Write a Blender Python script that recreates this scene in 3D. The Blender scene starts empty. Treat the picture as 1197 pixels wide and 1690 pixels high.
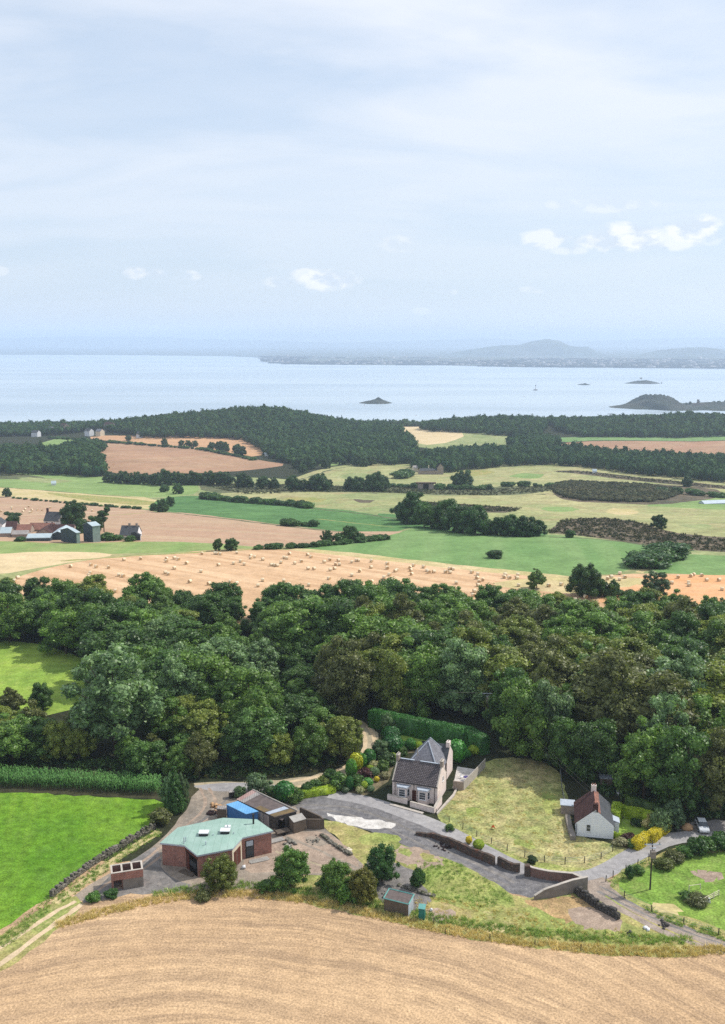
import bpy, math, random
import numpy as np
from mathutils import Vector, Matrix
from mathutils.geometry import delaunay_2d_cdt
random.seed(7); RNG = np.random.default_rng(7)
R = math.radians
sc = bpy.context.scene
COL = sc.collection
PITCH = R(10.03); CAMZ = 86.0; F = 1600.0
SUN_DIR = Vector((0.93, 0.36, 0.0)).normalized(); SUN_EL = R(48)
SUN_AZ = math.atan2(SUN_DIR.x, SUN_DIR.y)

# ------------------------------------------------------------------ terrain height (metres, world space)
_PR = [(-500,0),(0,0),(335,0),(420,-4),(500,-12),(700,-33),(1000,-55),(1200,-62),(1900,-82),(2080,-100),(2200,-116),(2600,-122),(9000,-122)]
_PX = np.array([a for a,b in _PR],float); _PZ = np.array([b for a,b in _PR],float)
_tx = np.arange(-500,4000,10.0); _tz = np.interp(_tx,_PX,_PZ); _k = np.hanning(13); _k/=_k.sum()
_tz2 = np.convolve(np.pad(_tz,6,mode='edge'),_k,mode='valid')
_tz2[_tx<300]=0
BUMPS = [(-285,1680,24,180,230),(-120,1650,10,120,200),(215,1690,17,170,150),(620,1760,22,230,180),(-330,1200,9,130,130),(120,1400,7,120,120),(420,1300,6,200,90),
         (14.0,147,1.0,9,3.6),(-150,1700,12,90,160),(36.5,132.5,0.8,5,3)]
def hz(x,y):
    x=float(x);y=float(y)
    i=(y+500)/10.0
    if i<0:i=0
    if i>len(_tz2)-2:i=len(_tz2)-2
    k=int(i); z=_tz2[k]*(1-(i-k))+_tz2[k+1]*(i-k)
    for bx,by,a,rx,ry in BUMPS:
        q=((x-bx)/rx)**2+((y-by)/ry)**2
        if q<9: z+=a*math.exp(-q)
    if y>360:
        w=min(1,(y-360)/200.0)
        z+=w*(1.6*math.sin(x*.011+1.3)*math.cos(y*.009)+.9*math.sin(x*.027+y*.019))
    return float(z)
def ray(px,py):
    u=845-py
    return Vector((px-598.5, F*math.cos(PITCH)+u*math.sin(PITCH), -F*math.sin(PITCH)+u*math.cos(PITCH)))
def Wp(px,py,z=0.0):
    "world point on the horizontal plane z that is seen at a place of the photograph"
    d=ray(px,py); t=(z-CAMZ)/d.z
    return Vector((d.x*t,d.y*t,z))
def G(px,py,off=0.0):
    d=ray(px,py); d=d/d.y
    if d.z>-0.002: return Vector((d.x*2200,2200,-116))
    y=40.0; st=8.0
    while y<2300:
        if CAMZ+d.z*y < hz(d.x*y,y)+off: break
        y+=st
        if y>500: st=14
    lo,hi=y-st,y
    for _ in range(14):
        m=(lo+hi)/2
        if CAMZ+d.z*m < hz(d.x*m,m)+off: hi=m
        else: lo=m
    return Vector((d.x*hi,hi,hz(d.x*hi,hi)))
def Q(px,dist):
    "ground point at a distance in the direction of a column"
    x=(px-598.5)/F*dist*1.0
    z=hz(x,dist); x=(px-598.5)/F*(dist*math.cos(PITCH)+(CAMZ-z)*math.sin(PITCH))
    return Vector((x,dist,hz(x,dist)))
def pix(v):
    dy=v[1]*math.cos(PITCH)-(v[2]-CAMZ)*math.sin(PITCH)
    du=v[1]*math.sin(PITCH)+(v[2]-CAMZ)*math.cos(PITCH)
    return (598.5+F*v[0]/dy, 845-F*du/dy)

# ------------------------------------------------------------------ materials
KC = 0.80
def s2l(c): 
    c=c/255.0
    return c/12.92 if c<=0.04045 else ((c+0.055)/1.055)**2.4
def C3(r,g,b,k=None):
    k=KC if k is None else k
    return (s2l(r)*k,s2l(g)*k,s2l(b)*k,1.0)
class NT:
    def __init__(s,name):
        s.m=bpy.data.materials.new(name); s.m.use_nodes=True; s.t=s.m.node_tree; s.t.nodes.clear()
        s.out=s.n('ShaderNodeOutputMaterial')
    def n(s,ty,**kw):
        nd=s.t.nodes.new(ty)
        for k,v in kw.items():
            if hasattr(nd,k): setattr(nd,k,v)
        return nd
    def l(s,a,b): s.t.links.new(a,b)
    def val(s,sock,v):
        if hasattr(v,'is_output') : s.l(v,sock)
        else: sock.default_value=v
    def math(s,op,a,b=0.0,c=None,clamp=False):
        nd=s.n('ShaderNodeMath',operation=op); nd.use_clamp=clamp
        s.val(nd.inputs[0],a); s.val(nd.inputs[1],b)
        if c is not None: s.val(nd.inputs[2],c)
        return nd.outputs[0]
    def vmath(s,op,a,b=None):
        nd=s.n('ShaderNodeVectorMath',operation=op); s.val(nd.inputs[0],a)
        if b is not None: s.val(nd.inputs[1] if op!='SCALE' else nd.inputs[3],b)
        return nd.outputs[0] if op not in('LENGTH','DOT_PRODUCT') else nd.outputs[1]
    def mix(s,f,a,b,mode='MIX'):
        nd=s.n('ShaderNodeMix',data_type='RGBA',blend_type=mode)
        s.val(nd.inputs[0],f); s.val(nd.inputs[6],a); s.val(nd.inputs[7],b)
        return nd.outputs[2]
    def noise(s,vec,scale,detail=4,rough=.6,dist=0.0):
        nd=s.n('ShaderNodeTexNoise'); s.l(vec,nd.inputs['Vector']); nd.inputs['Scale'].default_value=scale
        nd.inputs['Detail'].default_value=detail; nd.inputs['Roughness'].default_value=rough; nd.inputs['Distortion'].default_value=dist
        return nd.outputs[0]
    def rng(s,v,a,b,c=0.0,d=1.0):
        nd=s.n('ShaderNodeMapRange'); nd.clamp=True; s.l(v,nd.inputs[0])
        for i,q in enumerate((a,b,c,d)): nd.inputs[i+1].default_value=q
        return nd.outputs[0]
    def pos(s): return s.n('ShaderNodeNewGeometry').outputs['Position']
    def map(s,vec,loc=(0,0,0),rot=(0,0,0),scale=(1,1,1)):
        nd=s.n('ShaderNodeMapping'); s.l(vec,nd.inputs[0]); nd.inputs[1].default_value=loc; nd.inputs[2].default_value=rot; nd.inputs[3].default_value=scale
        return nd.outputs[0]
    def bsdf(s,col,rough=.9,spec=.2,metal=0.0,bump=None,bs=.3,bd=.1):
        b=s.n('ShaderNodeBsdfPrincipled'); s.val(b.inputs['Base Color'],col); s.val(b.inputs['Roughness'],rough)
        b.inputs['Specular IOR Level'].default_value=spec; b.inputs['Metallic'].default_value=metal
        if bump is not None:
            bp=s.n('ShaderNodeBump'); bp.inputs['Strength'].default_value=bs; bp.inputs['Distance'].default_value=bd
            s.l(bump,bp.inputs['Height']); s.l(bp.outputs[0],b.inputs['Normal'])
        s.l(b.outputs[0],s.out.inputs[0]); return b
M={}
def ground_mat(name,c1,c2,c3=None,big=.03,small=.6,fine=3.0,rows=None,rowcol=None,rowamt=.5,amt=.35,bump=.25,bd=.15,patch=.5,stripe=None,veg=0.0,sat=.86,a4=.8):
    """large patches between c1 and c2, mid-scale blotches of c3, fine grain; rows=(angle,wavelength,distort) or ('ring',cx,cy,wavelength,distort)"""
    t=NT(name); P=t.pos()
    def ds(c):
        if c is None: return None
        l=.3*c[0]+.55*c[1]+.15*c[2]; return tuple(l+(x-l)*sat for x in c[:3])+(1,)
    c1,c2,c3,rowcol=ds(c1),ds(c2),ds(c3),ds(rowcol)
    P2=t.map(P,scale=(1,1,0.0))
    n1=t.noise(P2,big,5,.6,.4); n2=t.noise(P2,small,5,.65,.3); n3=t.noise(P2,fine,3,.7)
    col=t.mix(t.rng(n1,.36,.62),c1,c2)
    if c3 is not None:
        col=t.mix(t.math('MULTIPLY',t.rng(n2,.5,.68),patch),col,c3)
    if rows is not None:
        if rows[0]=='ring':
            rel=t.vmath('SUBTRACT',P2,(rows[1],rows[2],0)); rad=t.vmath('LENGTH',rel)
            wob=t.math('MULTIPLY',t.math('SUBTRACT',t.noise(P2,.03,2),.5),rows[4])
            rr=t.math('ADD',rad,wob)
            # streaky noise: radius drives, angle barely
            sep=t.n('ShaderNodeSeparateXYZ'); t.l(rel,sep.inputs[0])
            ang=t.math('ARCTAN2',sep.outputs[1],sep.outputs[0])
            cb=t.n('ShaderNodeCombineXYZ'); t.l(rr,cb.inputs[0]); t.l(t.math('MULTIPLY',ang,2.6),cb.inputs[1])
            s1=t.noise(cb.outputs[0],.7/rows[3],4,.62,.1)
            cb2=t.n('ShaderNodeCombineXYZ'); t.l(rr,cb2.inputs[0]); t.l(t.math('MULTIPLY',ang,8.0),cb2.inputs[1])
            s2=t.noise(cb2.outputs[0],2.6/rows[3],3,.6)
            s=t.math('ADD',t.math('MULTIPLY',s1,.62),t.math('MULTIPLY',s2,.38))
            rv=t.rng(s,.42,.58)
        else:
            Pm=t.map(P2,rot=(0,0,rows[0]),scale=(1,1,1))
            Pm=t.map(Pm,scale=(1.0/rows[1],.045/rows[1],1))
            s=t.noise(Pm,1.0,3,.55,rows[2])
            rv=t.rng(s,.42,.6)
        col=t.mix(t.math('MULTIPLY',rv,rowamt),col,rowcol)
        if stripe is not None:
            pass
    n4=t.noise(P2,fine*.17,4,.7); amt=amt*1.35+.05
    if rows is not None and rows[0]=='ring':
        d_=t.rng(t.noise(P2,.05,3,.5),.35,.6,.55,1.0); col=t.mix(t.math('MULTIPLY',rv,t.math('MULTIPLY',d_,rowamt)),t.mix(t.rng(n1,.36,.62),c1,c2),rowcol)
    g=t.math('MULTIPLY',t.rng(n3,.28,.72,1.0-amt,1.0+amt),t.rng(n4,.3,.7,1.0-amt*a4,1.0+amt*a4))
    hs=t.n('ShaderNodeCombineColor'); 
    for i in range(3): t.l(g,hs.inputs[i])
    col=t.mix(1.0,col,hs.outputs[0],'MULTIPLY')
    t.bsdf(col,.95,.08,bump=n3,bs=bump,bd=bd)
    M[name]=t.m; return t.m
def leaf_mat(name,c1,c2,c3=None,scale=.45,trans=.3,tint=True,rnd=(.66,1.42),gl=.42):
    t=NT(name); tc=t.n('ShaderNodeTexCoord').outputs['Object']; oi=t.n('ShaderNodeObjectInfo')
    n=t.noise(tc,scale,3,.6); n2=t.noise(tc,scale*5,2,.6)
    col=t.mix(t.rng(n,.38,.62),c1,c2)
    if c3 is not None: col=t.mix(t.rng(n2,.56,.72),col,c3)
    gi=t.n('ShaderNodeNewGeometry')
    rp=t.rng(gi.outputs['Random Per Island'],0,1,*rnd)
    cc=t.n('ShaderNodeCombineColor')
    for i in range(3): t.l(rp,cc.inputs[i])
    col=t.mix(1.0,col,cc.outputs[0],'MULTIPLY')
    if tint: col=t.mix(1.0,col,oi.outputs['Color'],'MULTIPLY')
    b=t.n('ShaderNodeBsdfPrincipled'); t.l(col,b.inputs['Base Color']); b.inputs['Roughness'].default_value=.45; b.inputs['Specular IOR Level'].default_value=gl; b.inputs['Roughness'].default_value=.45 if gl>.2 else .85
    tr=t.n('ShaderNodeBsdfTranslucent'); t.l(t.mix(1.0,col,(1.1,1.2,.6,1),'MULTIPLY'),tr.inputs[0])
    mx=t.n('ShaderNodeMixShader'); mx.inputs[0].default_value=trans; t.l(b.outputs[0],mx.inputs[1]); t.l(tr.outputs[0],mx.inputs[2])
    t.l(mx.outputs[0],t.out.inputs[0]); M[name]=t.m; return t.m
def plain(name,c,rough=.7,spec=.3,metal=0.0,var=.15,scale=1.2,c2=None,bs=.2):
    t=NT(name); P=t.pos(); n=t.noise(P,scale,5,.65,.3); nf=t.noise(P,scale*7,3,.6)
    c2=c2 or tuple(x*(1-var*2) for x in c[:3])+(1,)
    col=t.mix(t.rng(n,.35,.68),c,c2)
    g=t.rng(nf,.3,.7,1-var*.6,1+var*.6); cc=t.n('ShaderNodeCombineColor')
    for i in range(3): t.l(g,cc.inputs[i])
    col=t.mix(1.0,col,cc.outputs[0],'MULTIPLY')
    t.bsdf(col,rough,spec,metal,bump=nf,bs=bs,bd=.02); M[name]=t.m; return t.m
def brick(name,c1,c2,mort,w=.24,h=.08,mo=.012,bias=0.0,stain=.4):
    t=NT(name); uv=t.n('ShaderNodeUVMap').outputs[0]
    b=t.n('ShaderNodeTexBrick'); t.l(uv,b.inputs[0]); b.inputs['Color1'].default_value=c1; b.inputs['Color2'].default_value=c2; b.inputs['Mortar'].default_value=mort
    b.inputs['Scale'].default_value=1; b.inputs['Mortar Size'].default_value=mo; b.inputs['Brick Width'].default_value=w; b.inputs['Row Height'].default_value=h; b.inputs['Bias'].default_value=bias
    n=t.noise(t.pos(),.7,5,.6); g=t.rng(n,.3,.7,1-stain*.5,1+stain*.4); cc=t.n('ShaderNodeCombineColor')
    for i in range(3): t.l(g,cc.inputs[i])
    nf=t.noise(t.pos(),3.5,3,.7); g2=t.rng(nf,.3,.7,.75,1.25); c3=t.n('ShaderNodeCombineColor')
    for i in range(3): t.l(g2,c3.inputs[i])
    col=t.mix(1.0,t.mix(1.0,b.outputs[0],cc.outputs[0],'MULTIPLY'),c3.outputs[0],'MULTIPLY')
    t.bsdf(col,.9,.15,bump=b.outputs[1],bs=.4,bd=-.01); M[name]=t.m; return t.m
def seams(name,c,c2,axis=0,pitch=.5,dark=.7,rough=.5,width=.08,stain=.25,metal=0.0,wave=False):
    "sheet material with parallel lines along the surface: standing seams, boards, corrugation"
    t=NT(name); uv=t.n('ShaderNodeUVMap').outputs[0]; sp=t.n('ShaderNodeSeparateXYZ'); t.l(uv,sp.inputs[0])
    fr=t.math('FRACT',t.math('DIVIDE',sp.outputs[axis],pitch))
    ln=t.math('LESS_THAN',fr,width) if not wave else t.math('MULTIPLY',t.math('ADD',t.math('SINE',t.math('MULTIPLY',fr,6.2832)),1.0),.5)
    n=t.noise(t.pos(),.6,6,.65,.4); nf=t.noise(t.pos(),6,3,.6)
    col=t.mix(t.rng(n,.4,.66),c,c2); col=t.mix(t.math('MULTIPLY',t.rng(nf,.45,.7),stain),col,tuple(x*.55 for x in c[:3])+(1,))
    g=t.math('SUBTRACT',1.0,t.math('MULTIPLY',ln,1-dark)); cc=t.n('ShaderNodeCombineColor')
    for i in range(3): t.l(g,cc.inputs[i])
    col=t.mix(1.0,col,cc.outputs[0],'MULTIPLY')
    t.bsdf(col,rough,.3,metal,bump=ln,bs=.5,bd=.03); M[name]=t.m; return t.m
def stone(name,c1,c2,c3,scale=2.2):
    t=NT(name); P=t.pos(); v=t.n('ShaderNodeTexVoronoi'); v.inputs['Scale'].default_value=scale
    t.l(t.map(P,scale=(1,1,1.6)),v.inputs[0]); n=t.noise(P,.8,4,.6)
    sp=t.n('ShaderNodeSeparateColor'); t.l(v.outputs['Color'],sp.inputs[0])
    col=t.mix(sp.outputs[0],c1,c2); col=t.mix(t.rng(n,.5,.7),col,c3)
    g=t.rng(v.outputs['Distance'],.0,.5,1.15,.6); cc=t.n('ShaderNodeCombineColor')
    for i in range(3): t.l(g,cc.inputs[i])
    col=t.mix(1.0,col,cc.outputs[0],'MULTIPLY')
    t.bsdf(col,.95,.1,bump=v.outputs['Distance'],bs=.6,bd=-.06); M[name]=t.m; return t.m
def glass(name,c=(.03,.04,.05,1)):
    t=NT(name); t.bsdf(c,.08,.6); M[name]=t.m; return t.m

# vegetation
leaf_mat('leaf_dark',C3(62,92,44),C3(84,116,52),C3(108,132,66))
leaf_mat('leaf_mid',C3(76,108,48),C3(104,134,58),C3(130,150,76))
leaf_mat('leaf_blue',C3(84,110,72),C3(112,136,92),C3(144,164,122))
leaf_mat('leaf_yellow',C3(98,116,52),C3(126,138,62),C3(152,154,76))
leaf_mat('leaf_brown',C3(96,98,54),C3(112,112,64),C3(128,124,76))
leaf_mat('leaf_lime',C3(150,178,34),C3(172,196,44),C3(120,150,36),trans=.2)
leaf_mat('leaf_gold',C3(214,196,30),C3(232,212,44),C3(170,170,36),trans=.2)
leaf_mat('leaf_clip',C3(52,104,40),C3(66,124,46),C3(84,140,56),trans=.2)
leaf_mat('leaf_flower',C3(196,190,150),C3(150,150,90),C3(216,206,160))
leaf_mat('leaf_red',C3(110,60,60),C3(84,60,50),C3(130,90,80))
leaf_mat('leaf_far',C3(36,68,42),C3(72,98,56),C3(92,118,68),scale=.06,trans=.15,rnd=(.85,1.18),gl=.05)
leaf_mat('leaf_heath',C3(74,80,56),C3(92,90,66),C3(58,72,52),scale=.03,trans=.1,gl=.05)
leaf_mat('blade_dry',C3(232,206,140),C3(206,188,112),C3(240,218,160),scale=.12,trans=.25)
leaf_mat('blade_green',C3(160,186,92),C3(132,164,76),C3(190,196,112),scale=.2,trans=.25)
leaf_mat('blade_maize',C3(78,128,56),C3(104,152,78),C3(140,176,110),scale=.3,trans=.25)
plain('bark',C3(92,80,66),.95,.05,scale=3)
plain('pole_wood',C3(86,82,70),.9,.1)
plain('post_wood',C3(92,84,72),.9,.1,scale=4)
# ground
G_=ground_mat
G_('m_pasture',C3(158,164,104),C3(138,152,90),C3(170,164,114),.012,.05,.4,amt=.2,patch=.8)
G_('m_drypasture',C3(178,172,114),C3(148,158,94),C3(168,152,104),.010,.04,.35,amt=.2,patch=.9)
G_('m_lightgreen',C3(138,164,88),C3(124,154,78),C3(154,168,102),.015,.06,.4,amt=.14,patch=.4)
G_('m_green',C3(106,146,76),C3(120,156,84),C3(92,134,68),.012,.05,.4,rows=(R(8),14,.3),rowcol=C3(130,160,92),rowamt=.6,amt=.12,patch=.3)
G_('m_crop',C3(80,124,64),C3(94,138,72),C3(68,110,56),.02,.06,.4,amt=.18,patch=.6)
G_('m_farmgreen',C3(136,158,82),C3(150,164,92),C3(112,142,70),.015,.09,.5,rows=(R(4),9,.5),rowcol=C3(126,160,78),rowamt=.5,amt=.1)
G_('m_hay',C3(204,160,114),C3(212,170,124),C3(188,146,104),.012,.12,1.2,rows=(R(-52),7,.25),rowcol=C3(230,190,144),rowamt=.8,amt=.1,patch=.3)
G_('m_hayorange',C3(222,156,92),C3(228,168,108),C3(212,144,88),.02,.12,1.0,rows=(R(-84),8,.2),rowcol=C3(236,186,136),rowamt=.5,amt=.08,patch=.3)
G_('m_pale',C3(226,200,152),C3(216,190,140),C3(206,184,130),.02,.1,.8,amt=.08)
G_('m_pink',C3(198,166,130),C3(188,156,122),C3(176,146,114),.01,.1,.8,rows=(R(-66),9,.15),rowcol=C3(188,146,116),rowamt=.7,amt=.08,patch=.3)
G_('m_pinkfar',C3(186,148,112),C3(174,136,102),C3(150,118,90),.006,.02,.25,rows=(R(35),16,.6),rowcol=C3(176,124,94),rowamt=.45,amt=.08,patch=.5)
G_('m_orangefar',C3(212,162,112),C3(202,154,110),C3(196,152,116),.006,.03,.3,amt=.08)
G_('m_heath',C3(112,98,78),C3(88,82,66),C3(142,124,92),.02,.12,.5,amt=.35,patch=.7)
G_('m_verge',C3(214,190,138),C3(196,180,116),C3(170,160,96),.04,.2,1.2,amt=.15)
G_('m_scrub',C3(110,112,78),C3(88,98,64),C3(140,130,92),.02,.1,.6,amt=.25)
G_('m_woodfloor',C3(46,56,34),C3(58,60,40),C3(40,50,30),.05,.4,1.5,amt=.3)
G_('m_vivid',C3(92,134,40),C3(126,160,54),C3(112,142,66),.035,.2,3.5,rows=(R(-14),5,.5),rowcol=C3(80,130,30),rowamt=.4,amt=.34,patch=.6,bump=.8,sat=1)
G_('m_meadow',C3(150,178,46),C3(128,162,44),C3(168,184,74),.05,.3,2.0,amt=.22,patch=.6,bump=.5)
G_('m_right',C3(110,148,40),C3(132,164,50),C3(146,150,80),.06,.35,2.6,amt=.34,patch=.5,bump=.5)
G_('m_rough',C3(176,160,92),C3(140,152,70),C3(196,172,120),.09,.6,2.5,amt=.3,patch=.6,bump=.6)
G_('m_mound',C3(138,156,64),C3(168,166,88),C3(120,132,60),.12,.7,2.5,amt=.32,patch=.6,bump=.6)
G_('m_paddock',C3(184,168,112),C3(154,158,84),C3(122,138,68),.07,.5,2.4,amt=.4,patch=.9,bump=.6)
G_('m_stubble',C3(220,182,134),C3(206,168,122),C3(184,148,108),.03,.35,3.2,rows=('ring',-24,50,1.5,5.0),rowcol=C3(162,132,100),rowamt=.82,amt=.3,a4=.3,patch=.2,bump=.6)
G_('m_gravel',C3(138,132,128),C3(120,116,112),C3(164,154,144),.12,.9,5,amt=.22,patch=.6,bump=.5,bd=.05)
G_('m_gravelbrown',C3(162,146,128),C3(140,130,118),C3(178,160,138),.1,.7,4,amt=.2,patch=.5,bump=.5,bd=.05)
G_('m_darkgravel',C3(128,124,124),C3(112,110,112),C3(150,146,142),.15,1.0,5,amt=.25,patch=.6,bump=.5,bd=.05)
G_('m_dirt',C3(178,154,132),C3(160,138,120),C3(194,172,150),.15,.9,4,amt=.2,patch=.5,bump=.5,bd=.08)
G_('m_asphalt',C3(172,168,166),C3(154,150,150),C3(188,182,176),.1,.8,5,amt=.12,patch=.5,bump=.2,bd=.02)
G_('m_track',C3(190,172,140),C3(170,156,126),C3(150,146,96),.12,.8,4,amt=.2,patch=.5,bump=.4,bd=.05)
G_('m_rut',C3(224,196,156),C3(208,182,142),C3(196,168,128),.12,.8,4,amt=.15,patch=.5)
G_('m_lane',C3(168,150,134),C3(152,138,126),C3(186,168,148),.12,.8,4,amt=.2,patch=.5,bump=.4,bd=.05)
G_('m_concrete',C3(222,216,208),C3(206,200,192),C3(180,172,162),.2,1.0,4,amt=.2,patch=.5,bump=.2,bd=.02)
G_('m_spoil',C3(196,158,104),C3(178,148,100),C3(160,146,84),.2,.9,3,amt=.3,patch=.6,bump=.8,bd=.2)
G_('m_lawn',C3(150,182,50),C3(138,170,48),C3(164,190,70),.2,1.0,4,amt=.12,patch=.4)
G_('m_bed',C3(132,118,88),C3(110,104,74),C3(150,136,104),.3,1.2,4,amt=.35,patch=.6,bump=.8,bd=.15)
G_('m_soil',C3(78,74,50),C3(66,66,44),None,.1,.6,3,amt=.3)
G_('m_farland',C3(84,98,80),C3(104,108,92),C3(60,78,66),.0012,.004,.01,amt=.25,patch=.8,bump=0)
G_('m_island',C3(54,66,54),C3(76,78,68),C3(46,58,48),.01,.05,.2,amt=.2,patch=.6,bump=0)
# building materials
brick('m_brick',C3(170,106,92),C3(142,88,80),C3(178,156,142),.44,.15,.02)
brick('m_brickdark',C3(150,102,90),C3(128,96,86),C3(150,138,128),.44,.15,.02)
brick('m_tile',C3(128,120,120),C3(108,100,102),C3(54,50,52),.45,.32,.05,stain=.3)
brick('m_slate',C3(146,146,152),C3(126,126,134),C3(88,88,94),.3,.22,.02,stain=.4)
brick('m_slatedark',C3(96,98,102),C3(82,86,90),C3(60,62,66),.3,.22,.02,stain=.3)
brick('m_pantile',C3(114,80,76),C3(94,70,68),C3(60,46,46),.24,.3,.05,stain=.6)
brick('m_redtile',C3(172,122,106),C3(148,106,94),C3(112,84,74),.5,.5,.05,stain=.5)
plain('m_harl',C3(250,234,226),.95,.05,c2=C3(230,212,204),scale=1.5)
plain('m_greystone',C3(176,160,148),.95,.05,c2=C3(150,138,128),scale=1.5)
plain('m_white',C3(236,236,238),.8,.2,var=.05)
plain('m_cream',C3(226,214,190),.8,.2,var=.06)
seams('m_whiteboard',C3(252,253,255),C3(240,244,250),1,.35,.86,.6,.1,stain=.08)
seams('m_greenroof',C3(152,182,168),C3(168,194,182),0,1.15,.8,.45,.05,stain=.15)
seams('m_lead',C3(196,204,214),C3(176,186,198),0,.6,.85,.4,.06)
seams('m_barnlit',C3(160,178,172),C3(138,156,152),0,.5,.75,.6,.5,stain=.4,wave=True)  # barn side walls only: sunlit brightness put into the grey colour
seams('m_barnroof',C3(198,212,216),C3(180,198,206),0,.6,.85,.5,.5,wave=True)
seams('m_barndark',C3(74,90,98),C3(62,78,86),0,.5,.7,.6,.5,wave=True)
seams('m_corrug',C3(186,178,172),C3(158,150,146),0,.4,.7,.5,.5,stain=.5,wave=True)
seams('m_rustroof',C3(196,164,156),C3(170,130,120),0,.4,.75,.6,.5,stain=.5,wave=True)
seams('m_fenceboard',C3(206,196,186),C3(184,176,168),0,.16,.6,.8,.18,stain=.3)
seams('m_boards',C3(120,106,92),C3(98,88,78),0,.2,.6,.85,.18,stain=.5)
seams('m_paleboards',C3(190,186,178),C3(170,164,158),0,.2,.7,.85,.18,stain=.4)
seams('m_bluesheet',C3(70,130,190),C3(60,114,176),0,.45,.8,.5,.5,wave=True,stain=.2)
seams('m_blueroof',C3(120,184,232),C3(104,166,218),0,.45,.9,.5,.5,wave=True,stain=.1)
plain('m_felt',C3(124,112,108),.95,.05,c2=C3(98,90,88),var=.2,scale=1.1)
plain('m_moss',C3(140,118,86),.95,.05,c2=C3(110,100,80),var=.2)
plain('m_rubble',C3(150,146,136),.95,.05,c2=C3(110,106,96),var=.25,scale=2)
plain('m_boulder',C3(204,168,128),.9,.1,c2=C3(170,130,96),var=.15,scale=1.2)
plain('m_render',C3(150,142,134),.95,.05,c2=C3(128,120,112),scale=.9)
plain('m_coping',C3(206,196,184),.9,.1)
plain('m_darkwood',C3(104,58,48),.6,.3)
plain('m_blackmetal',C3(40,40,42),.5,.4)
plain('m_turq',C3(120,176,168),.7,.2,c2=C3(96,156,150))
plain('m_tealpaint',C3(50,130,120),.6,.3)
plain('m_carwhite',C3(222,226,230),.25,.6,var=.03)
plain('m_straw',C3(255,242,212),.95,.05,c2=C3(232,206,166),var=.2,scale=3)
plain('m_strawend',C3(226,194,150),.95,.05,c2=C3(190,156,116),var=.25,scale=4)
plain('m_orangetool',C3(214,96,40),.6,.3)
plain('m_purple',C3(92,84,140),.7,.2)
plain('m_rubber',C3(30,30,30),.8,.2)
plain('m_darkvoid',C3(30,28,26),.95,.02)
stone('m_drystone',C3(162,156,144),C3(128,122,110),C3(108,112,86))
stone('m_wallstone',C3(128,112,100),C3(96,86,80),C3(140,96,80))
stone('m_walldark',C3(120,116,112),C3(84,82,80),C3(96,90,80),2.6)
glass('m_glass')
# ------------------------------------------------------------------ helpers: objects
def link(o,parent=None):
    COL.objects.link(o)
    if parent is not None: o.parent=parent
    return o
def tag(o,label=None,cat=None,group=None,kind=None):
    if label: o['label']=label
    if cat: o['category']=cat
    if group: o['group']=group
    if kind: o['kind']=kind
    return o
def npmesh(name,V,Fq,mat,smooth=False,uv=False):
    "mesh from numpy vertices and a face array (n,3) or (n,4)"
    me=bpy.data.meshes.new(name); V=np.asarray(V,np.float32); Fq=np.asarray(Fq,np.int32); k=Fq.shape[1]
    me.vertices.add(len(V)); me.vertices.foreach_set('co',V.ravel())
    me.loops.add(Fq.size); me.loops.foreach_set('vertex_index',Fq.ravel())
    me.polygons.add(len(Fq)); me.polygons.foreach_set('loop_start',np.arange(0,Fq.size,k,dtype=np.int32))
    if smooth: me.polygons.foreach_set('use_smooth',np.ones(len(Fq),bool))
    me.materials.append(mat if not isinstance(mat,str) else M[mat]); me.update(calc_edges=True); return me
def obj(name,me,parent=None,loc=None):
    o=bpy.data.objects.new(name,me); link(o,parent)
    if loc is not None: o.location=loc
    return o
def empty(name,loc,rz=0.0):
    o=bpy.data.objects.new(name,None); link(o); o.location=loc; o.rotation_euler=(0,0,rz); o.empty_display_size=.5; return o

# ------------------------------------------------------------------ the ground, cut into fields, roads and yards
POLYS=[]   # (key, world polygon) painted in order
def densify(pts,step,jit):
    out=[]; n=len(pts)
    for i in range(n):
        a=pts[i]; b=pts[(i+1)%n]; L=math.hypot(b[0]-a[0],b[1]-a[1]); far=max(1.0,(a[1]+b[1])/2/250.0)
        k=max(1,int(L/(step*far)))
        for j in range(k):
            t=j/k; x=a[0]+(b[0]-a[0])*t; y=a[1]+(b[1]-a[1])*t
            if jit>0: 
                x+=random.uniform(-1,1)*jit*min(far,4)*.8; y+=random.uniform(-1,1)*jit*min(far,4)*1.2
            out.append((x,y))
    return out
def smooth(pts,it=1,closed=True):
    for _ in range(it):
        out=[]; n=len(pts); rg=n if closed else n-1
        if not closed: out.append(pts[0])
        for i in range(rg):
            a=pts[i]; b=pts[(i+1)%n]
            out.append((a[0]*.75+b[0]*.25,a[1]*.75+b[1]*.25)); out.append((a[0]*.25+b[0]*.75,a[1]*.25+b[1]*.75))
        if not closed: out.append(pts[-1])
        pts=out
    return pts
def toW(p):
    v=Q(p[1],p[2]) if p[0]=='q' else G(p[0],p[1]); return (v[0],v[1])
def area(key,px,step=2.4,jit=.38,sm=1):
    w=[toW(p) for p in px]; w=smooth(w,sm) if sm else w
    POLYS.append((key,densify(w,step,jit))); return w
def strip(key,px,width,step=3.0,jit=.12,w2=None):
    c=smooth([toW(p) for p in px],2,False); L=[];Rr=[]
    for i,a in enumerate(c):
        b=c[min(i+1,len(c)-1)]; z=c[max(i-1,0)]; d=(b[0]-z[0],b[1]-z[1]); l=math.hypot(*d) or 1; n=(-d[1]/l,d[0]/l)
        t=i/(len(c)-1); w=(width*(1-t)+(w2 or width)*t)/2
        L.append((a[0]+n[0]*w,a[1]+n[1]*w)); Rr.append((a[0]-n[0]*w,a[1]-n[1]*w))
    poly=L+Rr[::-1]; POLYS.append((key,densify(poly,step,jit))); return c
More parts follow.
